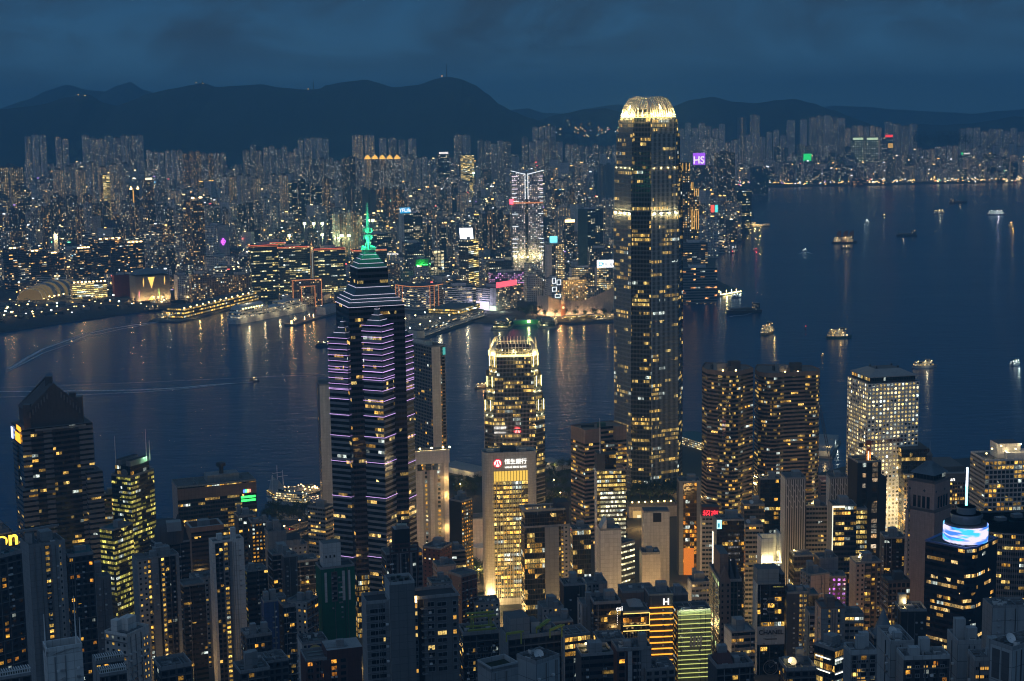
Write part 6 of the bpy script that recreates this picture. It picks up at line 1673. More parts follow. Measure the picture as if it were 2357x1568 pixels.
mb = MB(); mb.prism(b.poly(-0.02, 0.9, 0.38, 1.02), b.z, b.z + 4.5, 'slab_maroon', ROOFL); mb.build('roof_terrace', b.root)
b = block('apartment_tower', 'dark apartment tower with brown roof frames and a black drum on top', 880, 888, 972, 1278, 890, 78, sL='res_dark', sR=[(0.18, 'balcony', 0), (0.3, 'res_dark', 0.8), (0.42, 'slab_grey', 0), (0.62, 'res_orange', 0.6), (0.72, 'slab_grey', 0), (0.86, 'res_dark', 0.8), (1.0, 'balcony', 0)], roof='', dep=22)
mb = MB(); FR = plain('frame_brown', (0.07, 0.035, 0.03), 0.7)
for z in (b.z + 1, b.z + 3.5, b.z + 6):
 for t0 in (0.12, ): mb.bar(b.on('R', 0.12, z, 0.2), b.on('R', 0.88, z, 0.2), 0.7, FR)
for t in (0.12, 0.36, 0.64, 0.88): mb.bar(b.on('R', t, b.z - 14, 0.2), b.on('R', t, b.z + 6, 0.2), 0.7, FR)
mb.build('roof_frame', b.root)
mb = MB(); mb.prism(b.poly(0.2, 0.85, 0.28, 0.7), b.z, b.zat(1224), 'slab_black', ROOFL); mb.build('drum_block', b.root)
mb = MB(); q = b.pt(0.4, 0.5, b.zat(1224)); mb.box(q, (6, 5, 2.2), STEEL); mb.tube([q, q + Vector((0, 0, 7))], [0.2, 0.08], STEEL, 5); mb.build('roof_aerial', b.root)
b.panel('R', 0.44, 0.6, b.z + 0.5, b.z + 3.5, 'stairs', 'lit_loft_window', 0.1, 0.1)
# the big grey apartment block, nearest of all: real windows
BG = 600.0
b = block('apartment_building', 'large near grey apartment building with a blank tiled lift tower in the middle', 835, 843, 1056, 1392, BG, 80, sL='slab_grey', sR=[(0.20, 'slab_dk2', 0.0), (0.245, 'slab_grey', 0.6), (0.56, 'slab_dk2', 1.4), (0.62, 'slab_black', 2.2), (1.0, 'slab_dk2', 0.8)], roof='', dep=20, top=ROOFD)
slabz = [b.z - 3.9 - 3.05 * k for k in range(10)]
zt = b.zat(1350)
mb = MB(); mb.prism(b.poly(-0.12, 0.8, 0.245, 0.515), b.base, zt, ['slab_dk2', 'slab_grey', 'slab_grey', 'slab_tile'], CONC); mb.build('lift_tower', b.root)
mb = MB()
for (l0, l1, r0, r1) in ((-0.12, 0.8, 0.245, 0.252), (-0.12, 0.8, 0.508, 0.515), (-0.12, -0.1, 0.252, 0.508), (0.77, 0.8, 0.252, 0.508)): mb.prism(b.poly(l0, l1, r0, r1), zt, zt + 1.2, 'slab_tile', ROOFL)
mb.build('lift_tower_parapet', b.root)
for k in range(5):
 mb = MB(); p = b.pt(0.1 + 0.13 * k, 0.32 + 0.07 * (k % 3), zt); mb.box(p, (1.6, 1.2, 1.0 + 0.3 * (k % 2)), DSTEEL); mb.build('air_conditioner', b.root)
for k, z in enumerate(slabz):
 b.panel('R', 0.0, 0.2, z - 0.55, z - 0.25, FRAME, 'window_ledge', 0.35, 0.02)
windows(b, 'R', (0.118,), slabz, 6.4, 2.0, 0.0, 2, 3, 0.06)
windows(b, 'R', (0.535,), slabz, 1.5, 1.9, 0.3, 0, 4, -1.3)
windows(b, 'R', (0.695,), [z + 0.2 for z in slabz], 3.0, 2.2, 0.16, 1, 5, -0.7)
windows(b, 'R', (0.815,), slabz, 4.0, 2.0, 0.12, 1, 6, -0.7)
windows(b, 'R', (0.955,), slabz, 1.7, 2.0, 0.16, 0, 8, -0.7)
for z in slabz:
 mb = MB(); pa = b.on('R', 0.59, z - 0.5, 0.1); pb = b.on('R', 0.65, z - 0.5, 0.1)
 mb.prism([(pa.x, pa.y), (pb.x, pb.y), ((pb + b.L * 2.2).x, (pb + b.L * 2.2).y), ((pa + b.L * 2.2).x, (pa + b.L * 2.2).y)], z - 0.6, z - 0.35, FRAME, FRAME, True)
 mb.bar(b.on('R', 0.59, z + 0.6, 0.05), b.on('R', 0.65, z + 0.6, 0.05), 0.1, FRAME); mb.build('balcony', b.root)
window(b.root, b.on('R', 0.185, slabz[4] + 0.05, 0.12), b.R, 1.1, 1.9, 1, 0)
light('balcony_light', b.on('R', 0.535, b.z + 2, 0.5), 160, (1.0, 0.6, 0.15), 0.2, b.root)
p = b.on('R', 0.53, b.z - 1, 0.05); mb = MB(); mb.box(p, (0.9, 0.4, 2.6), LAMPW); mb.build('stair_lamp', b.root)
# yellow framed block and the dish roofs
YB = plain('yellow_beam', (0.30, 0.34, 0.06), 0.6, sc=0.6)
b = block('apartment_building', 'black building site block carrying pale yellow steel roof frames', 1058, 1066, 1148, 1464, 700, 80, sL='res_black', sR='res_black', roof='ah', top=ROOFD, dep=22)
for z in (2, 8.5):
 for dl in (0.1, 0.5):
  mb = MB(); mb.bar(b.pt(dl, 0.15, b.z + z), b.pt(dl, 0.95, b.z + z), 0.8, YB); mb.bar(b.pt(dl, 0.3, b.z), b.pt(dl, 0.3, b.z + z), 0.6, YB); mb.bar(b.pt(dl, 0.8, b.z), b.pt(dl, 0.8, b.z + z), 0.6, YB); mb.build('roof_frame', b.root)
windows(b, 'R', (0.2, 0.4, 0.62, 0.85), [b.z - 8 - 3.2 * k for k in range(6)], 2.4, 1.9, 0.04, 1, 14)
b = block('office_block', 'grey office block with yellow dotted windows behind the yellow frames', 1086, 1092, 1150, 1392, 960, 80, sL='slab_dark', sR='slabwin', roof='ah')
b = block('apartment_building', 'stepped grey roofs with a white satellite dish and yellow gantry arms', 1160, 1170, 1292, 1474, 640, 74, sL='slab_grey', sR='res_black', roof='atd', top=ROOFD, dep=22)
mb = MB(); mb.prism(b.poly(0.1, 0.9, 0.05, 0.42), b.z, b.z + 9, 'slab_grey', CONC); mb.build('plant_room', b.root)
mb = MB(); mb.prism(b.poly(0.2, 0.8, 0.46, 0.62), b.z, b.z + 6, 'slab_tile', CONC); mb.build('stair_head', b.root)
for (r0, l0, r1, l1) in ((-0.05, -0.1, 0.2, -0.25), (0.55, 0.1, 0.85, 0.6), (0.75, -0.2, 1.0, -0.05)):
 mb = MB(); mb.bar(b.pt(l0, r0, b.z + 3.5), b.pt(l1, r1, b.z + 4.5), 0.9, YB); mb.bar(b.pt(l0, r0, b.z + 0), b.pt(l0, r0, b.z + 3.5), 0.6, YB); mb.bar(b.pt(l1, r1, b.z - 1), b.pt(l1, r1, b.z + 4.5), 0.6, YB)
 mb.bar(b.pt(l0, r0 + 0.05, b.z + 3.5), b.pt(l1, r1 + 0.05, b.z + 4.5), 0.6, YB); mb.build('gantry_arm', b.root)
b = block('apartment_building', 'plain pale grey block with an open walled roof and round dish', 1194, 1234, 1288, 1530, 540, 48, sL='slab_tile', roof='ad', top=ROOFD, dep=18)
b = block('apartment_building', 'grey walled roof terrace planted with dark shrubs at the bottom edge', 1106, 1130, 1193, 1548, 520, 60, sL='slab_grey', roof='', top=GREEN, dep=16)
mb = MB()
for (l0, l1, r0, r1) in ((0, 1, 0, 0.04), (0, 1, 0.96, 1), (0, 0.05, 0.04, 0.96), (0.95, 1, 0.04, 0.96)): mb.prism(b.poly(l0, l1, r0, r1), b.z, b.z + 1.8, 'slab_tile', ROOFL)
mb.build('terrace_wall', b.root)
b = block('apartment_tower', 'dark round cornered tower with lit lower floors beside the dish roofs', 1290, 1300, 1330, 1468, 720, 70, sL='slab_tile', sR='off_dark', roof='h')
b = block('apartment_building', 'dark square block with a planted roof court and a doorway lamp', 1330, 1338, 1412, 1512, 620, 78, sL='slab_dark', sR='ribbon_black', roof='pl', top=GREEN, dep=20)
block('apartment_building', 'black glass fronted block behind the planted roof court', 1372, 1378, 1418, 1478, 720, 78, sL='off_black', roof='a')
b = block('apartment_building', 'red and grey tenement with a cluttered roof and white balconies', 1413, 1420, 1500, 1500, 640, 78, sL='slab_maroon', sR=[(0.3, 'maroon', 0), (0.42, 'slab_white', -0.8), (0.7, 'balcony', 0), (1.0, 'slab_grey', 0.5)], roof='tah', dep=20)
block('apartment_building', 'low grey roof with pipes below the green striped front', 1478, 1486, 1552, 1545, 640, 76, sL='slab_grey', sR='res_grey', roof='ah')
b = block('apartment_building', 'dark roofed tenement with a sloping maroon skylight at the bottom edge', 1640, 1650, 1735, 1540, 620, 74, sL='slab_dark', sR='res_black', roof='ta', top=ROOFD)
mb = MB(); mb.loft(b.poly(0.1, 0.9, 0.05, 0.5), b.z, b.poly(0.4, 0.6, 0.1, 0.45), b.z + 5, 'slab_maroon'); mb.build('skylight', b.root)
block('apartment_building', 'small dark block with a lit roof terrace below the advertising tower', 1803, 1810, 1860, 1546, 640, 76, sL='res_dark', roof='tld')
# bottom left
b = block('apartment_tower', 'white walled roof box with three thin aerial masts', 101, 108, 190, 1512, 520, 80, sL='slab_white', sR='slab_white', roof='', dep=14, top=ROOFD)
mb = MB()
for (l0, l1, r0, r1) in ((0, 1, 0, 0.03), (0, 1, 0.97, 1), (0, 0.05, 0.03, 0.97), (0.95, 1, 0.03, 0.97)): mb.prism(b.poly(l0, l1, r0, r1), b.z, b.z + 3.0, 'slab_white', WHITE)
mb.build('roof_wall', b.root)
for r_, h in ((0.0, 15), (0.86, 20), (0.98, 12)):
 mb = MB(); p = b.pt(0.2, r_, b.z); mb.tube([p, p + Vector((0, 0, h))], [0.35, 0.12], WHITE, 6); mb.build('aerial_mast', b.root)
for k, (u0, u1, v, D, lab) in enumerate(((214, 286, 1516, 600, 'pale roof terrace edged by a white slatted pergola'), (224, 292, 1545, 560, 'lower roof garden with a second white slatted pergola'), (-6, 72, 1552, 540, 'corner roof with a white slatted pergola at the bottom edge'))):
 b = block('apartment_building', lab, u0, u0 + 6, u1, v + 14, D, 80, sL='slab_grey', sR='res_dark', roof='', dep=14, top=GREEN)
 mb = MB()
 for j in range(13): mb.bar(b.pt(0.05, 0.03 + 0.078 * j, b.z), b.pt(0.05, 0.03 + 0.078 * j, b.z + 2.6), 0.3, WHITE)
 for z in (1.2, 2.6): mb.bar(b.pt(0.05, 0, b.z + z), b.pt(0.05, 1, b.z + z), 0.35, WHITE)
 for j in range(13): mb.bar(b.pt(0.05, 0.03 + 0.078 * j, b.z + 2.8), b.pt(0.5, 0.03 + 0.078 * j, b.z + 2.8), 0.25, WHITE)
 mb.build('pergola', b.root)
b = block('apartment_tower', 'pale stepped apartment tower with lit windows in front of the ribbed grey tower', 249, 292, 343, 1466, 680, 40, sL='slabwin', sR='slab_pale', roof='pt', rw='slab_pale')
windows(b, 'R', (0.75, 0.88), [b.z - 5 - 3.1 * k for k in range(7)], 1.2, 1.5, 0.7, 0, 21)
block('apartment_building', 'dark low block with blue lit roof details at the bottom edge', 362, 370, 438, 1545, 620, 76, sL='res_dark', roof='ah')
block('apartment_building', 'brown tenement squeezed right of the pale slab tower', 562, 568, 606, 1470, 760, 76, sL='res_brown', sR='res_orange', roof='ta')
block('apartment_building', 'dark grey tenement with a round tank at the foot of the pale slab', 547, 553, 592, 1552, 640, 76, sL='slab_dark', sR='res_dark', roof='t')
block('apartment_building', 'small grey tenement with roof ducts under the blue slab', 592, 598, 650, 1530, 660, 76, sL='slab_grey', sR='res_dark', roof='ah')
block('apartment_tower', 'dark tower behind the pale slab with a few lit ribbons', 414, 422, 442, 1352, 900, 76, sL='ribbon_black', roof='')
block('apartment_tower', 'black slab filling the gap left of the blank slate slab', 646, 652, 690, 1400, 860, 76, sL='slab_black', sR='res_black', roof='a')
# bottom right
NR = [(1948, 1958, 2019, 1508, 540, 'res_grey', 'white rendered tenement with orange lit windows at the bottom edge'),
  (2018, 2050, 2072, 1482, 560, 'slab_tile', 'grey green stair tower with a round tank between the tenements'),
  (2071, 2080, 2186, 1520, 530, 'res_orange', 'long dark tenement with two orange windows at the bottom edge'),
  (2180, 2204, 2238, 1484, 560, 'slab_tile', 'pale stair tower with a white roof railing'),
  (2236, 2244, 2284, 1522, 540, 'slab_grey', 'low grey roofs with ducts right of the pale stair tower')]
for uL, uC, uR, v, D, s_, lab in NR:
 b = block('apartment_building', lab, uL, uC, uR, v, D, 74, sL='slab_grey' if s_ != 'slab_tile' else s_, sR=s_, roof='tahd' if s_ == 'slab_tile' else 'tah', dep=15, rw='slab_tile')
 if s_ != 'slab_tile': windows(b, 'R', (0.12, 0.3, 0.48, 0.66, 0.84), [b.z - 3.4 - 3.2 * k for k in range(4)], 1.7, 1.5, 0.3, 1, int(uL))
b = block('apartment_building', 'grey block with a white railed roof and lit doorway by the curved office', 2273, 2284, 2372, 1400, 690, 70, sL='slab_grey', sR='slab_tile', roof='ah', dep=20)
b = block('apartment_building', 'grey concrete corner block with engraved wall panels and a round dish', 2279, 2330, 2420, 1498, 520, 40, sL='slab_tile', sR='slab_tile', roof='dah', dep=16)
for t in (0.12, 0.55):
 b.panel('L', t, t + 0.33, b.z - 12, b.z - 1.2, 'slab_dark', 'engraved_panel', 0.15, 0.05)
# ---------------------------------------------------------------- across the harbour: landmarks
def kst(name, wall, lit=0.16, ca=(1.0, 0.60, 0.18), cb=(0.95, 0.9, 0.62), cell=(4.6, 4.2), mx=0.26, b=0.3, t=0.22, st=1.5, **k):
 style(name, wall, cell=cell, mx=mx, b=b, t=t, lit=lit * 1.25, ca=ca, cb=cb, st=st * 1.15, ir=1.9, gr=0.25, **k)
kst('k_pale', (0.52, 0.53, 0.54), 0.15)
kst('k_grey', (0.34, 0.345, 0.35), 0.17)
kst('k_dark', (0.10, 0.105, 0.115), 0.17)
kst('k_warm', (0.28, 0.21, 0.17), 0.30, (1.0, 0.5, 0.1), (1.0, 0.72, 0.3))
kst('k_brown', (0.20, 0.16, 0.14), 0.22, (1.0, 0.46, 0.08), (1.0, 0.68, 0.25))
kst('k_white', (0.62, 0.62, 0.62), 0.12)
kst('k_off', (0.06, 0.075, 0.085), 0.16, (1.0, 0.75, 0.3), (0.95, 0.95, 0.7), cell=(5, 4.4), floor=0.12, run=3)
kst('k_green', (0.05, 0.085, 0.085), 0.20, (1.0, 0.74, 0.22), (0.95, 0.9, 0.5), cell=(4.5, 4.2), mx=0.05, b=0.4, t=0.05, floor=0.14, run=3, st=1.2)
kst('k_blue', (0.035, 0.07, 0.085), 0.05, cell=(5, 4.4))
kst('k_bright', (0.10, 0.09, 0.06), 0.95, (1.0, 0.68, 0.15), (1.0, 0.82, 0.4), cell=(9, 4.2), mx=0.0, b=0.42, t=0.04, floor=0.3, run=2, st=1.3)
kst('k_sparkle', (0.22, 0.225, 0.235), 0.30, (1.0, 0.62, 0.2), (0.8, 0.95, 1.0))
kst('k_rib', (0.48, 0.485, 0.49), 0.2, cell=(5, 4.2), mx=0.0, b=0.52, t=0.0, run=2, st=1.1)
kst('k_ribd', (0.11, 0.10, 0.105), 0.14, (1.0, 0.46, 0.1), (1.0, 0.7, 0.3), cell=(5, 4.2), mx=0.0, b=0.5, t=0.0, run=2, st=1.1)
kst('k_stack', (0.42, 0.42, 0.42), 0.85, (1.0, 0.55, 0.12), (1.0, 0.75, 0.3), cell=(7, 3.4), mx=0.4, b=0.2, t=0.1, st=1.2)
kst('k_bank', (0.16, 0.15, 0.14), 0.65, (1.0, 0.62, 0.18), (1.0, 0.8, 0.42), cell=(4.4, 4.0), mx=0.2, b=0.3, t=0.2)
slab('k_slab', (0.54, 0.545, 0.55), cell=(8, 8)); slab('k_slabd', (0.18, 0.185, 0.19), cell=(8, 8)); slab('k_teal', (0.02, 0.06, 0.075), cell=(8, 8))
slab('theatre_wall', (0.20, 0.19, 0.18), cell=(2.5, 1.6), joint=0.6)
slab('k_red', (0.20, 0.035, 0.025), cell=(8, 8))
kst('k_pane', (0.05, 0.045, 0.035), 1.6, (1.0, 0.82, 0.4), (1.0, 0.88, 0.55), cell=(7.5, 7.6), mx=0.09, b=0.12, t=0.1, st=1.1)
slab('k_greenwall', (0.03, 0.30, 0.06), cell=(6, 4))
kst('k_pen', (0.36, 0.28, 0.19), 0.5, (1.0, 0.55, 0.12), (1.0, 0.75, 0.3))
kst('k_hot', (0.42, 0.41, 0.43), 0.5, (1.0, 0.72, 0.45), (0.95, 0.85, 0.9), cell=(4.5, 4.2), st=1.3)
kst('k_violet', (0.13, 0.11, 0.17), 0.4, (0.6, 0.3, 1.0), (1.0, 0.4, 0.5))
kst('k_warmgrid', (0.24, 0.23, 0.22), 0.4, (1.0, 0.6, 0.2), (1.0, 0.85, 0.5), cell=(4.4, 3.8))
slab('culture_wall', (0.42, 0.35, 0.30), cell=(5, 30), joint=0.85)
slab('clock_brick', (0.30, 0.13, 0.06), cell=(2, 2))
kst('k_tier', (0.10, 0.085, 0.075), 0.3, (1.0, 0.55, 0.12), (1.0, 0.7, 0.25), cell=(5, 5))
kst('k_strip', (0.21, 0.205, 0.21), 0.13, (1.0, 0.36, 0.1), (1.0, 0.55, 0.2), cell=(5, 5.4), mx=0.0, b=0.5, t=0.0, run=2, st=1.1)
kst('k_diamond', (0.06, 0.075, 0.08), 0.7, (0.9, 0.9, 0.45), (0.85, 0.95, 0.6), cell=(14, 13), mx=0.36, b=0.36, t=0.36, st=3.0)
kst('k_gold', (0.20, 0.18, 0.13), 0.9, (1.0, 0.62, 0.18), (1.0, 0.78, 0.36), cell=(7, 5), st=0.9)
KROOF = plain('far_roof', (0.12, 0.12, 0.125), 0.9, sc=0.03)
def kb(name, label, uL, uC, uR, v, D, a=70, dep=24, sL='k_grey', sR=None, group=None, roof=1, z0=None):
 """one building across the harbour: walls, roof box"""
 b = Bld(name, label, uL, uC, uR, v, D, a, dep, kz(0, D) - 1 if z0 is None else z0, group)
 P, S = seg_poly(b, [(1.0, sL, 0)] if isinstance(sL, str) else sL, [(1.0, sR or sL, 0)] if isinstance(sR or sL, str) else sR)
 mb = MB(); mb.prism(P, b.base, b.z, S); mb.face([(x, y, b.z) for x, y in P], KROOF); mb.build('outer_wall', b.root)
 if roof:
  mb = MB(); mb.prism(b.poly(0.2, 0.75, 0.25, 0.7), b.z, b.z + rnd.uniform(4, 7), 'k_slab' if D < 4500 else 'k_slabd', KROOF); mb.build('roof_box', b.root)
 return b
def bandline(b, z, m, th=1.6, name='light_line', sides='LR', out=0.5):
 for sd in sides: b.panel(sd, 0.0, 1.0, z - th / 2, z + th / 2, m, name, 0.5, out)
L_RED = glow('line_red', (1.0, 0.16, 0.08), 1.5); L_ORG = glow('line_orange', (1.0, 0.34, 0.12), 0.9); L_WH = glow('line_far_white', (0.9, 0.97, 1.0), 2.2)
L_GOLD = glow('line_far_gold', (1.0, 0.55, 0.10), 1.3)
# residential curtain along the western shore
for i, (u0, u1, v, lab) in enumerate(((6, 60, 574, 'westernmost of the brown balconied waterfront apartment towers'), (57, 110, 580, 'second of the brown balconied waterfront towers, right of the westernmost'), (108, 146, 584, 'narrow brown balconied tower closing the western waterfront cluster'),
  (167, 209, 573, 'brown balconied tower at the west end of the eastern waterfront cluster'), (204, 284, 553, 'broadest brown balconied apartment tower with lamps along its roof'), (280, 331, 560, 'brown balconied tower with roof lamps at the cluster end above the lantern theatre'))):
 b = kb('apartment_tower', lab, u0, u0 + (u1 - u0) * 0.25, u1, v, 3560 + 25 * i, 64, 30, 'k_ribd', [(0.45, 'k_ribd', 0), (0.52, 'k_slabd', 3), (1.0, 'k_ribd', 0)], 'brown balconied towers on the western waterfront')
 for k in range(4 if i > 2 else 2):
  mb = MB(); p = b.on('R', 0.12 + 0.24 * k, b.z + 1, -1); mb.box(p, (5, 2, 2.2), LAMPW); mb.build('roof_lamp', b.root)
b = kb('apartment_tower', 'tall slim brown tower with orange roof lamps above the low lit offices', 426, 440, 469, 462, 3720, 60, 30, 'k_brown', 'k_brown')
for t in (0.2, 0.8):
 mb = MB(); mb.box(b.on('R', t, b.z + 5, -4), (6, 3, 3), LAMPW); mb.build('roof_lamp', b.root)
b = kb('hospital', 'pale hospital block with a purple flower emblem on its blank wall', 469, 500, 526, 519, 3900, 40, 30, 'k_pale', 'k_slab')
PUR = glow('flower_purple', (0.75, 0.12, 1.0), 3.0)
c_ = b.on('R', 0.45, b.zat(556, 'R', 0.5), 1.0)
for k in range(4):
 mb = MB(); d = b.R * math.cos(PI / 2 * k) + Vector((0, 0, 1)) * math.sin(PI / 2 * k); q = c_ + d * 5
 mb.tube([q + b.R * (3 * math.cos(PI * j / 6)) + Vector((0, 0, 3 * math.sin(PI * j / 6))) for j in range(13)], 0.9, PUR, 4, False); mb.build('flower_emblem', b.root)
kb('office_block', 'wide white hospital podium block with window rows', 470, 476, 541, 592, 3700, 78, 34, 'k_pale', 'k_white')
# lantern theatre
def lantern_theatre():
 b = Bld('theatre', 'glowing lantern theatre with a domed grey roof and slit windows', 297, 312, 400, 637, 3330, 74, 60, 3)
 sm = STY['theatre_wall'][0]
 mb = MB(); P = b.poly(); mb.prism(P, 3, b.z, 'theatre_wall'); mb.build('outer_wall', b.root)
 mb = MB(); n = 12
 def pt(i, j):
  l, r_ = i / n, j / n; k = max(abs(l - 0.5), abs(r_ - 0.5)) * 2
  return b.pt(-0.02 + 1.04 * l, -0.02 + 1.04 * r_, b.z + 1 + 14 * (1 - k ** 2) ** 0.8 + (3 if k > 0.9 else 0))
 for i in range(n):
  for j in range(n): mb.face([pt(i, j), pt(i, j + 1), pt(i + 1, j + 1), pt(i + 1, j)], plain('theatre_roof', (0.22, 0.23, 0.24), 0.6, sc=0.05))
 o = mb.build('domed_roof', b.root)
 GO = glow('slit_gold', (1.0, 0.62, 0.12), 2.2); u_ = Vector((0, 0, 1)); H_ = b.z - 3
 def tri(t, w, z0, z1, m, nm):
  mb = MB(); mb.face([b.on('R', t, z0, 0.5), b.on('R', t + w, z1, 0.5), b.on('R', t - w, z1, 0.5)], m); mb.build(nm, b.root)
 tri(0.45, 0.10, 3 + H_ * 0.5, 3 + H_ * 0.95, GO, 'lit_opening');
 mb = MB(); mb.face([b.on('R', 0.33, 4, 0.5), b.on('R', 0.57, 4, 0.5), b.on('R', 0.45, 14, 0.5)], GO); mb.build('lit_opening', b.root)
 for t, z0, z1, c in ((0.22, 0.55, 0.95, GO), (0.84, 0.6, 0.98, GO), (0.66, 0.1, 0.5, glow('slit_green', (0.5, 0.9, 0.2), 1.8)), (0.08, 0.05, 0.48, glow('slit_pink', (1.0, 0.3, 0.3), 2.0))):
  mb = MB(); mb.face([b.on('R', t, 3 + H_ * z0, 0.5), b.on('R', t + 0.018, 3 + H_ * (z0 + z1) / 2, 0.5), b.on('R', t, 3 + H_ * z1, 0.5), b.on('R', t - 0.018, 3 + H_ * (z0 + z1) / 2, 0.5)], c); mb.build('slit_window', b.root)
 for k in range(6): light('wall_washer', b.on('R', 0.08 + 0.17 * k, 7, 7), 15000, (1.0, 0.60, 0.22), 1.0, b.root)
 light('wall_washer', b.on('L', 0.5, 8, 8), 15000, (1.0, 0.60, 0.22), 1.0, b.root)
lantern_theatre()
b = kb('office_block', 'white slender block immediately right of the lantern theatre', 400, 408, 434, 634, 3330, 70, 22, 'k_slab', 'k_white')
for i, (u0, u1, v, lab) in enumerate(((434, 486, 632, 'low brown lit office block next to the white slender block'), (482, 530, 640, 'middle one of the low brown lit office blocks by the ferry pier'), (524, 580, 634, 'low brown lit office block below the green glass towers'))):
 kb('office_block', lab, u0, u0 + 6, u1, v, 3300 + 40 * i, 76, 40, 'k_warm', 'k_warm')
kb('exhibition_hall', 'dull red boxy hall left of the lantern theatre', 258, 262, 298, 634, 3420, 78, 40, 'k_red', 'k_red')
b = kb('museum', 'low flat museum block with a row of gold lamps along its roof', 160, 166, 270, 654, 3390, 80, 50, 'k_warm', 'k_bright', roof=0)
for k in range(9):
 mb = MB(); p = b.on('R', 0.06 + 0.11 * k, b.z + 2, 0); mb.box(p, (3.4, 2, 2.4), LAMPW); mb.build('roof_lamp', b.root)
light('roof_glow', b.pt(0.3, 0.3, b.z + 14), 14000, (1.0, 0.6, 0.2), 1, b.root); light('roof_glow', b.on('R', 0.6, 8, 14), 14000, (1.0, 0.6, 0.2), 1, b.root)
# arched station hall
def arched_hall():
 c = gnd(86, 690, 3)
 root = thing('arched_hall', 'curved glass station hall of glowing ribs by the western shore', 'station hall', c)
 RB = plain('hall_rib', (0.45, 0.44, 0.40), 0.5); GL = plain('hall_roof', (0.25, 0.26, 0.27), 0.4); GW = glow('hall_glass_lit', (1.0, 0.66, 0.18), 0.2)
 n = 13; arcs = []
 for i in range(n):
  t = i / (n - 1); w = 56 + 24 * t; h = 16 + 17 * math.sin(PI * (0.15 + 0.6 * t))
  o = c + Vector((-14 + 44 * t, -10 + 150 * t, 0))
  arcs.append([o + Vector((-w * 0.5 * math.cos(PI * k / 14), 14 * math.sin(PI * k / 14), max(0.5, h * math.sin(PI * k / 14) ** 0.9))) for k in range(15)])
 for i in range(n):
  mb = MB(); mb.tube(arcs[i], 1.0, RB, 4, False); mb.build('roof_rib', root)
 for i in range(n - 1):
  mb = MB()
  for k in range(14): mb.face([arcs[i][k], arcs[i + 1][k], arcs[i + 1][k + 1], arcs[i][k + 1]], GW if (i % 2 == 0 and k > 4) or i < 2 and k > 1 else GL)
  mb.build('roof_bay', root)
 mb = MB(); mb.face(arcs[0], glow('hall_front_lit', (1.0, 0.60, 0.14), 0.16)); mb.build('glazed_front', root)
 for k in range(4): light('hall_light', c + Vector((-40 + 40 * k, -30, 10)), 11000, (1.0, 0.72, 0.28), 1.2, root)
arched_hall()
# green glass harbour towers with red roof lines
for i, (u0, uc, u1, v, D, lab) in enumerate(((571, 577, 640, 565, 3330, 'westernmost green glass harbour tower with a red roof line'), (606, 612, 658, 559, 3480, 'green glass tower standing behind two others with the highest red roof line'), (635, 641, 712, 569, 3340, 'green glass tower with red roof line left of the corner spire'),
            (716, 722, 794, 573, 3340, 'broad green glass tower with red roof line right of the corner spire'), (808, 814, 890, 576, 3350, 'green glass tower with red roof line behind the green mast'))):
 b = kb('office_tower', lab, u0, uc, u1, v, D, 78, 34, 'k_green', 'k_green', 'green glass harbour towers')
 bandline(b, b.z - 0.5, L_RED, 1.1); bandline(b, b.z - 3.4, L_ORG, 0.9)
 if i == 3:
  mb = MB(); p = b.on('R', -0.06, b.z, 0); mb.tube([(p.x, p.y, 3), (p.x, p.y, b.z + 2), (p.x, p.y, b.z + 24)], [4.5, 4.5, 0.4], STY['k_warm'][0], 8); mb.build('corner_spire', b.root)
  light('spire_light', p + Vector((0, -9, 4)), 15000, (1.0, 0.65, 0.2), 0.6, b.root)
# frame shaped block
b = Bld('office_block', 'gateway shaped block with red neon outlines and a square opening', 669, 673, 740, 645, 3180, 80, 26, 3)
for (r0, r1, z0, z1) in ((0, 0.3, 3, b.z), (0.76, 1, 3, b.z), (0.3, 0.76, b.zat(660), b.z)):
 mb = MB(); mb.prism(b.poly(0, 1, r0, r1), z0, z1, 'k_brown', KROOF, True); mb.build('outer_wall', b.root)
for (t0, t1, z0, z1) in ((0, 0.02, 3, b.z), (0.98, 1.0, 3, b.z), (0, 1, b.z - 1, b.z + 0.5), (0.29, 0.31, 3, b.zat(660)), (0.75, 0.77, 3, b.zat(660)), (0.29, 0.77, b.zat(661), b.zat(659.6))):
 b.panel('R', t0, t1, z0, z1, L_ORG, 'neon_outline', 0.5, 0.4)
# mid peninsula towers
b = kb('office_tower', 'grey tower with a lit blue roof billboard and blank side wall', 917, 924, 972, 492, 3960, 76, 30, 'k_slab', [(0.12, 'k_slab', 0), (0.55, 'k_off', 0), (1.0, 'k_off', 0)])
BB = glow('billboard_blue', (0.02, 0.45, 0.95), 1.3)
b.panel('R', -0.08, 0.42, b.z + 1, b.z + 15.5, BB, 'billboard', 1.0, 0.5); text('YFLife', b.root, b.on('R', 0.17, b.z + 4.5, 1.7), b.R, 12.5, SIGNW, bold=0.25)
b.panel('R', 0.0, 0.1, b.zat(627), b.zat(606), glow('strip_white', (1, 0.95, 0.9), 2.5), 'light_strip', 0.4, 0.3)
b = kb('shopping_block', 'black shopping block crossed by white lattice lines beside the billboard tower', 925, 932, 974, 560, 3800, 78, 40, 'k_dark', 'k_off')
b = kb('office_block', 'pale fin fronted block with small white roof letters', 889, 893, 915, 588, 3640, 78, 24, 'k_dark', 'k_stack')
text('the mira', b.root, b.on('R', 0.5, b.z + 1, 0.5), b.R, 8, SIGNW, bold=0.1)
kb('office_block', 'frame fronted grey office block behind the green mast', 829, 838, 904, 541, 3980, 70, 30, 'k_grey', 'k_off')
kb('office_tower', 'short tower of pale glowing windows in front of the green lit block', 987, 991, 1022, 577, 3560, 78, 26, 'k_dark', 'k_pane')
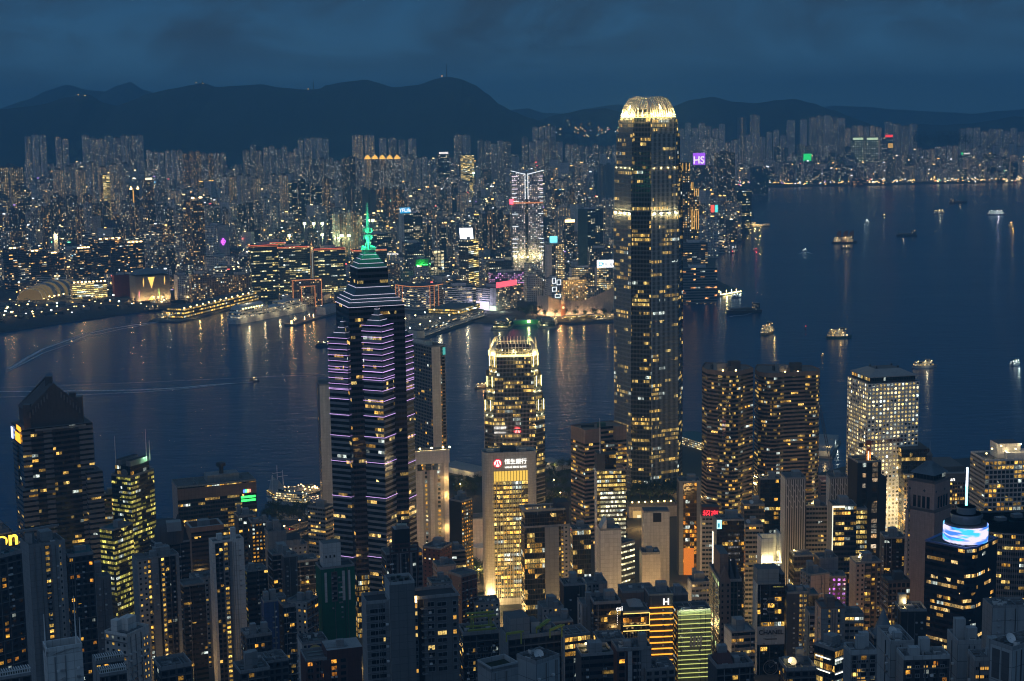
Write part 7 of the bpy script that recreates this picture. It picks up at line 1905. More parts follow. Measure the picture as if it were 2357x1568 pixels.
b = kb('office_block', 'black block with a green lit front and a string of green lamps', 951, 955, 987, 596, 3620, 78, 28, 'k_dark', 'k_slabd')
b.panel('R', 0.05, 0.95, b.z - 22, b.z - 2, 'k_greenwall', 'green_screen_wall', 0.4)
for k in range(9):
 mb = MB(); mb.box(b.on('R', 0.08 + 0.1 * k, b.z - 15, 1.5), (1.6, 1.2, 1.2), glow('lamp_green', (0.1, 1.0, 0.2), 6)); mb.build('green_lamp', b.root)
light('green_light', b.on('R', 0.5, b.z - 12, 9), 14000, (0.2, 1.0, 0.3), 1, b.root)
b = kb('office_tower', 'slanted yellow lit tower topped by a tilted white screen', 1056, 1078, 1101, 553, 3420, 40, 26, 'k_off', 'k_bright')
mb = MB(); A = [b.on('L', 0.15, b.z + 2, 0.3), b.on('R', 0.5, b.z + 2, 0.3)]; tl = Vector((-2, 4, 24))
mb.face([A[0], A[1], A[1] + tl, A[0] + tl], glow('screen_white', (0.95, 0.97, 1.0), 2.6));
q = Vector((0, 2.5, 0)); mb.face([A[1] + q, A[0] + q, A[0] + tl + q, A[1] + tl + q], DSTEEL); mb.build('tilted_screen', b.root)
# tall twin fronted hotel tower
b = kb('hotel_tower', 'tall grey tower with white neon seams and striped light ends', 1173, 1178, 1254, 398, 3720, 80, 36, 'k_grey', [(0.42, 'k_hot', 0), (0.52, 'k_dark', 3), (1.0, 'k_hot', 0)])
for t in (0.425, 0.515): b.panel('R', t - 0.008, t + 0.008, b.zat(459), b.z - 2, L_WH, 'neon_seam', 0.6, 0.3)
for k in range(2):
 mb = MB(); A_ = b.on('R', 0.43 if k == 0 else 0.51, b.z - 4, 0.8); B_ = b.on('R', -0.03 if k == 0 else 1.03, b.z + 5, 0.8); mb.bar(A_, B_, 1.3, L_WH); mb.build('neon_edge', b.root)
for k in range(20):
 v = 406 + 9.6 * k
 for t0, t1 in ((-0.01, 0.14 + 0.05 * (k % 3 == 0)), (0.9 - 0.05 * (k % 2), 1.01)):
  if 150 > k * 9.6 > 62 and k % 3: continue
  b.panel('R', t0, t1, b.zat(v + 1.1), b.zat(v), L_WH if k > 3 else glow('line_pinkish', (1.0, 0.8, 0.95), 2.0), 'light_stripe', 0.3, 0.4)
b.panel('R', -0.02, 1.0, b.zat(469), b.zat(466), L_ORG, 'orange_band', 0.4, 0.3)
mb = MB(); mb.box(b.on('R', -0.03, b.zat(470), 2), (9, 4, 12), glow('beacon_red', (1.0, 0.08, 0.12), 5, True)); mb.build('red_beacon', b.root)
for k in range(5):
 mb = MB(); p = b.on('R', 0.08 + 0.2 * k, b.zat(594), 4); mb.box(p, (4, 3, 4), LAMPY); mb.build('foot_lamp', b.root); light('foot_light', p + Vector((0, -8, 6)), 14000, (1.0, 0.8, 0.35), 1, b.root)
b = kb('office_tower', 'narrow dark tower with a lit crown beside the neon seamed hotel', 1295, 1301, 1322, 508, 3820, 74, 24, 'k_dark', 'k_dark')
b.panel('R', -0.02, 1.02, b.z - 4, b.z + 2, LAMPW, 'lit_crown', 0.6)
kb('apartment_tower', 'pale tower with warm window lines behind the narrow crowned tower', 1276, 1282, 1313, 478, 4200, 74, 26, 'k_grey', 'k_stack')
b = kb('office_tower', 'blank dark teal slab tower with a glassy dark side', 1330, 1352, 1388, 482, 3700, 50, 30, 'k_teal', 'k_off')
kb('hotel', 'low dark stepped hotel at the foot of the teal slab', 1352, 1358, 1406, 572, 3560, 76, 40, 'k_dark', 'k_dark')
kb('hotel', 'dark blue office block near the foot lamps of the tall hotel', 1118, 1126, 1178, 602, 3480, 74, 30, 'k_dark', 'k_off')
b = kb('hotel_tower', 'pale tower with black window strips under a cyan roof screen', 1254, 1258, 1299, 563, 3430, 80, 26, 'k_slab', [(0.3, 'k_slab', 0), (0.5, 'k_dark', 1), (1.0, 'k_bank', 0)])
b.panel('R', 0.2, 0.62, b.z + 4, b.z + 18, glow('screen_far_cyan', (0.2, 0.85, 1.0), 2.2), 'roof_screen', 1.0, -4)
b = kb('hotel', 'white gridded hostel block with glowing square outlines', 1254, 1270, 1292, 641, 3180, 60, 26, 'k_pale', 'k_grey')
for (t0, t1, v0, v1) in ((0.05, 0.4, 640, 653), (0.5, 0.95, 645, 657), (0.02, 0.5, 661, 671), (0.3, 0.9, 678, 686)):
 for (a0, a1, z0, z1) in ((t0, t0 + 0.05, v1, v0), (t1 - 0.05, t1, v1, v0), (t0, t1, v0 + 1, v0), (t0, t1, v1, v1 - 1)):
  b.panel('R', a0, a1, b.zat(z0), b.zat(z1), L_WH, 'square_outline', 0.3, 0.5)
kb('hotel', 'grand old hotel with warm floodlit cornices', 1290, 1296, 1350, 645, 3220, 78, 40, 'k_pen', 'k_pen')
for k in range(6): light('cornice_light', at(1294 + 10 * k, 643, 3205), 8000, (1.0, 0.62, 0.22), 1)
b = kb('hotel', 'pale hotel wing with gold windows left of the white roof sign', 1310, 1316, 1373, 617, 3330, 78, 36, 'k_slab', 'k_bank')
b = kb('hotel', 'long hotel with gold dotted windows below a bright white roof sign', 1370, 1374, 1424, 617, 3300, 80, 40, 'k_slab', 'k_bank', roof=0)
b.panel('R', 0.0, 1.02, b.z + 1, b.z + 17, glow('rooftop_sign_white', (0.97, 0.98, 1.0), 2.6), 'roof_sign', 1.5, 0.4)
text('CITIC BANK', b.root, b.on('R', 0.58, b.z + 4.5, 2.4), b.R, 9, plain('sign_ink', (0.25, 0.3, 0.4), 0.5), bold=0.1)
mb = MB(); q = b.on('R', 0.17, b.z + 9, 2.4); mb.tube([q + b.R * (4 * math.cos(PI * j / 8)) + Vector((0, 0, 4 * math.sin(PI * j / 8))) for j in range(17)], 1.0, glow('sign_ring_cyan', (0.1, 0.6, 0.9), 1.6), 4, False); mb.build('sign_ring', b.root)
kb('hotel', 'pale bay fronted hotel block behind the bus terminus trees', 1205, 1212, 1247, 638, 3230, 70, 26, 'k_pale', 'k_pale')
kb('shopping_block', 'block washed in purple and blue light above the red screen building', 1124, 1130, 1206, 629, 3350, 78, 36, 'k_violet', 'k_violet')
# red screen building
b = kb('office_block', 'pale gridded harbour block crowned by a long red screen', 1095, 1142, 1189, 664, 3090, 38, 30, [(0.7, 'k_rib', 0), (1.0, 'k_slab', 0)], 'k_warmgrid')
b.panel('R', 0.0, 0.98, b.z + 1, b.z + 12, glow('screen_red', (1.0, 0.10, 0.14), 2.2, True), 'roof_screen', 1.2, 0.4)
b.panel('L', 0.02, 0.66, b.base, b.base + 18, glow('shopfront_violet', (0.85, 0.75, 1.0), 1.6, True), 'lit_shopfront', 0.4, 0.6); b.panel('L', 0.68, 1.0, b.base, b.base + 10, glow('shopfront_green', (0.8, 1.0, 0.7), 1.8), 'lit_shopfront', 0.4, 0.6)
light('shop_light', b.on('L', 0.4, 14, 14), 45000, (0.85, 0.75, 1.0), 1.5, b.root); light('shop_light', b.on('R', 0.0, 8, 14), 14000, (0.9, 1.0, 0.7), 1.5, b.root)
b = kb('hotel', 'long ribbed grey harbour hotel left of the red screen building', 1018, 1024, 1096, 661, 3130, 80, 46, 'k_rib', 'k_rib')
# curved hotel with pink outline
def curved_hotel():
 D = 3140; P = []
 for k in range(13):
  t = k / 12; q = at(908 + 110 * t, 664, D + 26 * (2 * t - 1) ** 2 * -1 + 26)
  P.append((q.x, D + 30 - 42 * math.sin(PI * t)))
 z = at(960, 659, D).z
 root = thing('hotel', 'curved harbour hotel outlined with pink neon along its roof', 'building', (P[6][0], D, 3))
 Q = P + [(P[-1][0] - 4, D + 62), (P[0][0] + 4, D + 62)]
 mb = MB(); mb.prism(Q, 3, z, 'k_rib', KROOF); mb.build('outer_wall', root)
 mb = MB()
 for a_, b_ in zip(P, P[1:]): mb.bar((a_[0], a_[1] - 0.8, z + 0.6), (b_[0], b_[1] - 0.8, z + 0.6), 1.3, L_ORG)
 mb.build('neon_outline', root)
 for k in (0, 1, 9, 10):
  for e in (0, 1):
   p = P[k + e] if e else P[k]; mb = MB(); mb.bar((p[0], p[1] - 1, 3), (p[0], p[1] - 1, z), 1.0, L_ORG); mb.build('neon_outline', root)
curved_hotel()
# culture hall with swooping roof
def culture_hall():
 D = 2990
 root = thing('culture_hall', 'windowless cream culture hall with a swooping ski slope roof', 'concert hall', at(1330, 715, D) * 1)
 root.location.z = 3
 prof = [(1236, 681, 40), (1262, 680, 0), (1268, 684, 2), (1290, 690, 8), (1315, 694, 12), (1340, 692, 10), (1370, 681, 6), (1395, 669, 2), (1430, 653, 0)]
 F, T, B = [], [], []
 for u, v, dy in prof:
  p = at(u, v, D + dy); F.append((p.x, D + dy)); T.append(p.z)
 m = STY['culture_wall'][0]; mb = MB()
 for i in range(len(F) - 1):
  a, b_ = F[i], F[i + 1]; L = math.hypot(b_[0] - a[0], b_[1] - a[1])
  mb.face([(*a, 3), (*b_, 3), (*b_, T[i + 1]), (*a, T[i])], m, [(0, 0), (L / 4, 0), (L / 4, T[i + 1] / 4), (0, T[i] / 4)])
 mb.build('front_wall', root)
 mb = MB(); rf = plain('culture_roof', (0.20, 0.21, 0.22), 0.8, sc=0.05)
 for i in range(len(F) - 1):
  a, b_ = F[i], F[i + 1]
  q = [(a[0] + 4, a[1] + 50, T[i] * 0.75 + 2), (b_[0] + 4, b_[1] + 50, T[i + 1] * 0.75 + 2)]
  mb.face([(*a, T[i]), (*b_, T[i + 1]), q[1], q[0]], rf)
  mb.face([q[0], q[1], (q[1][0], q[1][1], 3), (q[0][0], q[0][1], 3)], rf)
 mb.build('swooping_roof', root)
 for i in range(len(F) - 1):
  for t in (0.25, 0.75):
   p = (F[i][0] * (1 - t) + F[i + 1][0] * t, F[i][1] * (1 - t) + F[i + 1][1] * t)
   light('wall_washer', (p[0], p[1] - 8, 7), 8500, (1.0, 0.66, 0.34), 0.8, root)
 light('wall_washer', (F[0][0] - 6, F[0][1] - 6, 8), 12000, (1.0, 0.66, 0.34), 1, root)
culture_hall()
# clock tower
def clock_tower():
 c = gnd(1296.5, 730, 3); root = thing('clock_tower', 'floodlit brick clock tower with a white domed lantern by the ferry pier', 'clock tower', c)
 h = at(1296.5, 700, c.y).z - 3
 mb = MB(); mb.box((c.x, c.y, 3), (8.5, 8.5, h), ('clock_brick', KROOF)); mb.build('brick_shaft', root)
 mb = MB(); mb.tube([c + Vector((0, 0, h)), c + Vector((0, 0, h + 7)), c + Vector((0, 0, h + 9)), c + Vector((0, 0, h + 13)), c + Vector((0, 0, h + 16)), c + Vector((0, 0, h + 20))], [4, 3.6, 2.8, 2.6, 1.8, 0.2], plain('clock_stone', (0.5, 0.45, 0.38), 0.7), 8); mb.build('domed_lantern', root)
 mb = MB(); q = c + Vector((0, -4.5, h - 6)); mb.face([q + Vector((2.4 * math.cos(k * PI / 8), 0, 2.4 * math.sin(k * PI / 8))) for k in range(16)], glow('clock_face', (1.0, 0.8, 0.4), 2.2)); mb.build('clock_face', root)
 for z in (6, 22, 38): light('clock_light', c + Vector((-5, -12, z)), 9000, (1.0, 0.5, 0.14), 0.6, root)
clock_tower()
# towers behind the tallest skyscraper
b = kb('hotel_tower', 'slim dark tower stepping down in three gold lit tiers behind the tallest skyscraper', 1560, 1566, 1588, 374, 3450, 74, 26, 'k_tier', 'k_tier')
for (r0, r1, v) in ((1.0, 1.35, 418), (1.35, 1.95, 433)):
 mb = MB(); mb.prism(b.poly(0, 1, r0, r1), 3, b.zat(v, 'R', r1), 'k_tier', KROOF); mb.build('lower_tier', b.root)
for (t, v) in ((0.25, 374), (0.6, 374), (0.95, 374), (1.15, 418), (1.32, 418), (1.5, 433), (1.72, 433), (1.92, 433)):
 z = b.zat(v, 'R', t); b.panel('R', t - 0.03, t + 0.03, z - 18, z - 1, L_GOLD, 'gold_light', 0.4, 0.3)
 z2 = b.zat(528, 'R', t);
 if t > 1.1 or t < 0.3: b.panel('R', t - 0.025, t + 0.025, z2, z2 + 42, L_GOLD, 'gold_light', 0.4, 0.3)
b = kb('shopping_block', 'terraced brown mall with planted roofs and warm balcony lines', 1565, 1572, 1629, 560, 3390, 78, 60, 'k_ribd', 'k_ribd')
b = kb('hotel', 'wide striped hotel block on the promenade point', 1562, 1568, 1657, 618, 3180, 80, 50, 'k_strip', 'k_strip')
b = kb('office_tower', 'black twin slab tower at the eastern shore', 1644, 1650, 1692, 352, 5200, 74, 40, 'k_dark', [(0.5, 'k_dark', 0), (0.56, 'k_slabd', 6), (1.0, 'k_dark', 0)], z0=3)
b = kb('office_tower', 'dark block below a purple lettered roof screen', 1586, 1594, 1644, 382, 5600, 74, 40, 'k_dark', 'k_dark', z0=3)
b.panel('R', 0.02, 0.62, b.z + 4, b.z + 46, glow('screen_purple', (0.42, 0.10, 0.95), 1.7), 'roof_screen', 2, 0.5)
text('HS', b.root, b.on('R', 0.3, b.z + 9, 3.5), b.R, 36, SIGNW, bold=0.6)
kb('office_block', 'dark speckled block right of the black twin slab tower', 1690, 1696, 1730, 440, 4900, 74, 40, 'k_dark', 'k_green', z0=3)
b = kb('office_block', 'grey block carrying a red and teal screen by the eastern promenade', 1630, 1636, 1668, 478, 4700, 74, 30, 'k_grey', 'k_grey', z0=3)
b.panel('R', 0.0, 0.25, b.z - 14, b.z + 8, glow('screen_rednew', (1.0, 0.1, 0.06), 2.2), 'screen_panel', 0.8, 0.5); b.panel('R', 0.3, 0.5, b.z - 14, b.z + 8, glow('screen_tealnew', (0.1, 0.75, 0.7), 2.0), 'screen_panel', 0.8, 0.5)
for i, (u0, u1) in enumerate(((1604, 1622), (1621, 1639), (1638, 1656))):
 kb('apartment_tower', ('left', 'middle', 'right')[i] + ' one of three pale ribbed apartment slabs near the eastern promenade', u0, u0 + 5, u1, 500 + 2 * i, 4150, 60, 20, 'k_pale', 'k_pale', 'ribbed slabs near the eastern promenade', z0=3)
# far shore accents
b = kb('office_block', 'dark far shore block carrying a glowing green screen', 1844, 1848, 1868, 380, 8600, 76, 30, 'k_off', 'k_off', z0=3)
b.panel('R', 0.05, 0.95, b.z - 6, b.z + 62, glow('screen_green', (0.03, 1.0, 0.22), 1.6), 'roof_screen', 2, 0.6)
for i, (u0, u1, lab) in enumerate(((1958, 1988, 'left far shore tower speckled with diamond lights'), (1990, 2022, 'right far shore tower speckled with diamond lights'))):
 b = kb('office_tower', lab, u0, u0 + 4, u1, 318, 8700, 76, 40, 'k_diamond', 'k_diamond', z0=3); b.panel('R', 0.05, 0.95, b.z - 10, b.z + 2, glow('line_mint', (0.75, 1.0, 0.6), 1.6), 'light_line', 1, 0.6)
b = kb('office_tower', 'dark far shore tower with a red roof sign and a gold lit panel', 2026, 2030, 2056, 316, 8750, 76, 40, 'k_off', 'k_off', z0=3)
b.panel('R', 0.3, 0.95, b.z, b.z + 14, glow('sign_far_red', (1.0, 0.05, 0.04), 2.5), 'roof_sign', 1, 0.6); b.panel('R', 0.55, 0.98, b.zat(341), b.zat(330), L_GOLD, 'lit_panel', 1, 0.6)
b = kb('office_block', 'low far shore block with a green and white roof sign', 2205, 2209, 2262, 356, 8800, 76, 40, 'k_off', 'k_off', z0=3)
b.panel('R', 0.1, 0.25, b.z, b.z + 12, glow('screen_green', (0.03, 1.0, 0.22), 1.6), 'roof_sign', 1, 0.6); b.panel('R', 0.3, 0.75, b.z + 2, b.z + 10, SIGNW, 'roof_sign', 1, 0.6)
b = kb('cruise_terminal', 'long low grey terminal stretched along the runway strip', 1957, 1960, 2238, 412, 7900, 86, 60, 'k_slab', 'k_ribd', roof=0, z0=3)
kb('office_block', 'dark blue far shore block behind the runway root', 1727, 1732, 1773, 386, 7200, 76, 60, 'k_blue', 'k_blue', z0=3)
b = kb('office_tower', 'black tower with tiny white roof letters below the tallest mountain', 1004, 1008, 1034, 354, 6400, 76, 40, 'k_dark', 'k_off'); b.panel('R', 0.1, 0.9, b.z - 1, b.z + 7, SIGNW, 'roof_sign', 1, 0.6)
kb('office_tower', 'black far tower crossed by gold lit floors', 1056, 1060, 1091, 358, 6300, 76, 40, 'k_dark', 'k_bright')
b = kb('apartment_tower', 'tower with a ladder of gold lit floors in the western district', 230, 236, 252, 404, 4900, 70, 26, 'k_brown', 'k_bright')
b = kb('apartment_tower', 'dark tower with orange spires and one yellow vertical light line', 293, 299, 320, 436, 4600, 70, 28, 'k_dark', 'k_dark'); b.panel('R', 0.28, 0.4, b.zat(490), b.z - 3, L_GOLD, 'light_line', 0.5, 0.4)
for t in (0.15, 0.9):
 mb = MB(); p = b.on('R', t, b.z, -3); mb.tube([p, p + Vector((0, 0, 9))], [4, 0.3], LAMPW, 4); mb.build('lit_spire', b.root)
b = kb('apartment_tower', 'dark tower under a white lit roof cap', 326, 331, 354, 414, 4900, 70, 30, 'k_dark', 'k_brown'); b.panel('R', 0.15, 0.8, b.z, b.z + 6, glow('cap_white', (1.0, 0.85, 0.5), 3), 'lit_cap', 2, 0.5)
kb('apartment_tower', 'black tower with gold speckles left of the brown waterfront cluster', 116, 122, 143, 450, 4500, 70, 30, 'k_dark', 'k_brown')
b = kb('apartment_tower', 'slender block with a floodlit white wall behind the waterfront towers', 119, 123, 131, 538, 3900, 80, 16, 'k_slab', 'k_slab'); light('wall_washer', b.on('R', 0.5, b.z - 6, 10), 60000, (1.0, 0.72, 0.3), 1, b.root)
for i, (u0, u1) in enumerate(((-8, 18), (22, 53))):
 kb('apartment_block', ('yellow lit slab block cut by the left picture edge', 'yellow lit slab block second from the left picture edge')[i], u0, u0 + 4, u1, 386, 5400, 80, 20, 'k_gold', 'k_gold')
# ---------------------------------------------------------------- rows of apartment towers one can tell apart
ORD = ['leftmost', 'second', 'third', 'fourth', 'fifth', 'sixth', 'seventh', 'eighth', 'ninth', 'tenth', 'eleventh', 'twelfth', 'thirteenth', 'fourteenth', 'fifteenth', 'sixteenth']
def krow(desc, u0, u1, n, v, D, styles, jit=8, group=None, gap=0.2, z0=None, dz=0.0, skip=()):
 r = random.Random(int(u0 * 3 + v * 7))
 w = (u1 - u0) / n
 for i in range(n):
  if i in skip: continue
  a0 = u0 + w * i + r.uniform(0, gap) * w * 0.5; a1 = u0 + w * (i + 1) - r.uniform(0, gap) * w * 0.5
  vt = v + r.uniform(-jit, jit) + dz * i
  lab = (ORD[i] + (' tower' if i == 0 else ' tower from the left')) + ' ' + desc
  s = r.choice(styles); s2 = s
  if r.random() < 0.3: s2 = [(r.uniform(0.3, 0.45), s, 0), (r.uniform(0.5, 0.6), 'k_stack', 1.5), (1.0, s, 0)]
  kb('apartment_tower', lab, a0, a0 + (a1 - a0) * r.uniform(0.12, 0.45), a1, vt, D + r.uniform(-60, 60), r.uniform(55, 72), 24, s, s2, group or 'towers ' + desc, roof=1, z0=z0 if z0 is not None else kz(0, D) - 3)
HS = ['k_pale', 'k_pale', 'k_grey', 'k_white']
krow('in the tall estate under the western ridge', 54, 106, 3, 313, 6700, HS, 3)
krow('in the second estate under the western ridge', 126, 158, 2, 318, 6750, HS, 5)
krow('in the tall eastern estate under the western ridge', 188, 330, 8, 316, 6700, HS, 5, gap=0.1)
krow('in the low estate right of the western ridge towers', 336, 420, 6, 348, 6600, HS + ['k_sparkle'], 5)
krow('in the speckled row below the saddle of the ridge', 405, 520, 8, 352, 6400, ['k_sparkle', 'k_grey', 'k_brown'], 5)
krow('in the estate at the foot of the main mountain', 560, 690, 9, 342, 6300, HS + ['k_grey'], 9)
krow('in the hillside cluster on the wooded knoll', 684, 757, 5, 320, 6900, HS, 5)
krow('of the gold lined hillside pair', 809, 864, 2, 310, 7100, ['k_stack'], 2)
krow('of the paired slabs on the hillside', 870, 958, 4, 320, 7100, HS, 3, gap=0.3)
krow('with flame shaped lit crowns', 838, 922, 5, 366, 5900, ['k_stack', 'k_sparkle'], 2, gap=0.05)
for k in range(5):
 q = at(846 + 17 * k, 366, 5870)
 mb = MB(); mb.tube([q, q + Vector((0, 0, 8)), q + Vector((0, 0, 16))], [13, 9, 1], glow('flame_crown', (1.0, 0.52, 0.08), 2.0), 4); o = mb.build('flame_crown'); tag(o, ORD[k] + (' ' if k == 0 else ' from the left ') + 'lit flame shaped roof crown in the crowned tower row', 'roof crown', 'lit flame shaped roof crowns')
krow('in the grey estate behind the billboard tower', 700, 836, 8, 368, 5700, ['k_grey', 'k_dark', 'k_sparkle'], 8)
krow('in the pale estate right of the flame crowns', 924, 1000, 5, 366, 6000, HS, 6)
krow('of the tall pale pair under the highest peak', 1044, 1083, 2, 311, 6900, HS, 2, gap=0.1)
krow('in the estate right of the tall pale pair', 1098, 1176, 5, 328, 6700, HS, 6)
krow('in the estate at the mountain end', 1200, 1296, 6, 322, 6900, HS, 6)
krow('in the hilltop estate above the neon seamed hotel', 1226, 1280, 4, 290, 7600, ['k_stack', 'k_pale'], 3)
krow('in the distant row left of the tallest skyscraper', 1300, 1424, 8, 336, 7200, ['k_sparkle', 'k_grey', 'k_off'], 8)
krow('of the three dark slabs left of the tallest skyscraper', 1376, 1426, 3, 380, 5400, ['k_slabd'], 2, gap=0.05)
krow('in the estate just right of the lit crown', 1560, 1670, 7, 292, 8600, HS, 9, z0=3)
krow('in the second row below the lit crown estate', 1566, 1700, 8, 322, 8100, ['k_sparkle', 'k_grey', 'k_pale'], 9, z0=3)
krow('of the towers under construction with red roof lamps', 1690, 1750, 2, 270, 9000, ['k_slabd', 'k_grey'], 6, gap=0.5, z0=3)
krow('in the far shore row behind the green screen', 1700, 1810, 7, 308, 8900, HS, 9, z0=3)
krow('of the slim towers left of the far shore slab wall', 1810, 1862, 2, 276, 9300, ['k_pale', 'k_white'], 2, gap=0.5, z0=3)
krow('in the far shore slab wall', 1862, 1946, 5, 268, 9300, HS, 5, gap=0.05, z0=3)
krow('in the lower far shore row behind the diamond lights', 1930, 2030, 7, 292, 9200, ['k_pale', 'k_stack', 'k_grey'], 4, z0=3)
krow('in the far shore block wall right of the red sign', 2036, 2112, 4, 286, 9300, HS, 6, gap=0.05, z0=3)
krow('in the far shore front row under the slab wall', 1780, 1960, 10, 345, 8600, ['k_off', 'k_dark', 'k_sparkle'], 14, z0=3)
krow('in the speckled far shore row before the dark headland', 2110, 2206, 7, 342, 8900, ['k_stack', 'k_sparkle', 'k_grey'], 8, z0=3)
krow('in the last estate at the right picture edge', 2206, 2360, 9, 300, 9300, HS, 7, gap=0.15, z0=3)
krow('in the lower wall of the last estate', 2226, 2360, 7, 338, 9000, ['k_pale', 'k_slab'], 8, z0=3)
krow('in the brown housing blocks below the billboard roof', 800, 930, 8, 436, 4900, ['k_dark', 'k_brown', 'k_slabd'], 5, gap=0.1)
krow('in the warm block row left of the mast', 764, 832, 4, 492, 4300, ['k_warm', 'k_stack'], 3, gap=0.02)
krow('in the pale slab row left of the main road lamps', 508, 600, 5, 408, 5000, ['k_slab', 'k_pale', 'k_stack'], 6, gap=0.15)
krow('in the pale slab pair right of the pale slab row', 618, 664, 2, 402, 5000, ['k_pale', 'k_stack'], 3, gap=0.1)
krow('in the brown speckled row behind the harbour glass towers', 666, 760, 5, 420, 4900, ['k_brown', 'k_off', 'k_warm'], 9)
krow('in the grey tower row behind the western waterfront', 20, 210, 10, 474, 4500, ['k_grey', 'k_dark', 'k_pale', 'k_brown'], 16)
krow('in the second tower row behind the western waterfront', 214, 420, 10, 482, 4500, ['k_grey', 'k_dark', 'k_sparkle', 'k_brown'], 18)
krow('in the tower row left of the tall slim brown tower', 340, 424, 4, 560, 3950, ['k_grey', 'k_dark', 'k_pale'], 14)
krow('in the pale tower row on the western slope', 120, 300, 7, 384, 5500, ['k_pale', 'k_grey', 'k_stack'], 10)
krow('in the dense row between hospital and green glass towers', 470, 640, 9, 470, 4500, ['k_grey', 'k_pale', 'k_sparkle', 'k_dark'], 16)
krow('in the row right of the billboard tower', 976, 1060, 5, 520, 4000, ['k_dark', 'k_grey', 'k_off'], 18)
krow('in the reddish row left of the neon seamed hotel', 1084, 1176, 5, 500, 4200, ['k_brown', 'k_warm', 'k_dark'], 20)
krow('in the row between neon hotel and teal slab', 1256, 1340, 5, 440, 4700, ['k_sparkle', 'k_grey', 'k_brown'], 10)
krow('in the tight grey row beside the teal slab', 1384, 1426, 3, 462, 4300, ['k_grey', 'k_pale'], 8)
# ---------------------------------------------------------------- the rest of the city: countless blocks further in
def envelope(u):
 E = [(-100, 372), (60, 352), (330, 350), (420, 366), (560, 372), (700, 352), (960, 352), (1180, 340), (1420, 338), (1560, 318), (1960, 312), (2110, 322), (2150, 352), (2210, 340), (2400, 330)]
 for (a, b), (c, d) in zip(E, E[1:]):
  if a <= u <= c: return b + (d - b) * (u - a) / (c - a)
 return 360
CITY = []
def fill(name, n, dlo, dhi, ulo, uhi, styles, hlo, hhi, wlo, whi, seed, inside, power=1.0, zb=None):
 r = random.Random(seed); mb = MB(); k = 0; t = 0
 while k < n and t < n * 12:
  t += 1
  D = dlo + (dhi - dlo) * r.random() ** power; u = r.uniform(ulo, uhi)
  q = at(u, 400, D)
  if not inside(u, q.x, D): continue
  z0 = kz(q.x, D) if zb is None else zb
  h = r.uniform(hlo, hhi) * (1.0 if r.random() < 0.75 else 1.4)
  for _ in range(8):
   if proj((q.x, D, z0 + h))[1] > envelope(u) + r.uniform(0, 26): break
   h *= 0.8
  w, d = r.uniform(wlo, whi), r.uniform(wlo, whi) * 0.8; a = r.choice([0.25, 0.25, -0.5, 0.8]) + r.uniform(-0.1, 0.1)
  s = r.choice(styles)
  mb.box((q.x, D, z0 - 2), (w, d, h), (s, KROOF), a)
  if r.random() < 0.5: mb.box((q.x, D, z0 - 2 + h), (w * 0.4, d * 0.4, r.uniform(3, 6)), ('k_slabd', KROOF), a)
  CITY.append((q.x, D, z0 - 2 + h, w))
  k += 1
 o = mb.build(name); o['kind'] = 'stuff'
def on_pen(u, x, D):
 if D > 8200: return False
 if u > 1600 and D < 4700: return u < 1690 and D > 4150
 if u > 1560: return u < 1700 - max(0, D - 5200) * 0.08 and D > 3600 and D < 6800
 # the park and stadium hollows stay open
 if 690 < u < 830 and 4050 < D < 4500: return False
 if 900 < u < 1130 and 5150 < D < 5450: return False
 return True
MIX = ['k_pale', 'k_grey', 'k_grey', 'k_dark', 'k_brown', 'k_white', 'k_sparkle', 'k_warm', 'k_off', 'k_slab', 'k_rib']
fill('city_blocks_near', 420, 3560, 4400, -40, 1560, MIX, 20, 52, 18, 40, 3, on_pen)
fill('city_blocks_middle', 900, 4300, 5600, -60, 1700, MIX + ['k_dark', 'k_grey'], 28, 95, 18, 42, 4, on_pen)
fill('city_blocks_far', 900, 5500, 7300, -80, 1660, ['k_pale', 'k_grey', 'k_sparkle', 'k_dark', 'k_stack', 'k_slab', 'k_grey'], 30, 95, 20, 44, 5, on_pen)
fill('far_shore_blocks', 520, 8150, 9200, 1560, 2400, ['k_pale', 'k_grey', 'k_sparkle', 'k_off', 'k_dark', 'k_stack'], 30, 105, 26, 60, 6, lambda u, x, D: not (2110 < u < 2210 and D > 8700), zb=3)
fill('low_shore_blocks', 150, 3200, 3560, 580, 1420, ['k_grey', 'k_pale', 'k_warm', 'k_ribd', 'k_slab'], 9, 24, 22, 50, 8, lambda u, x, D: D > 3250 and not (u < 640 and D < 3280))
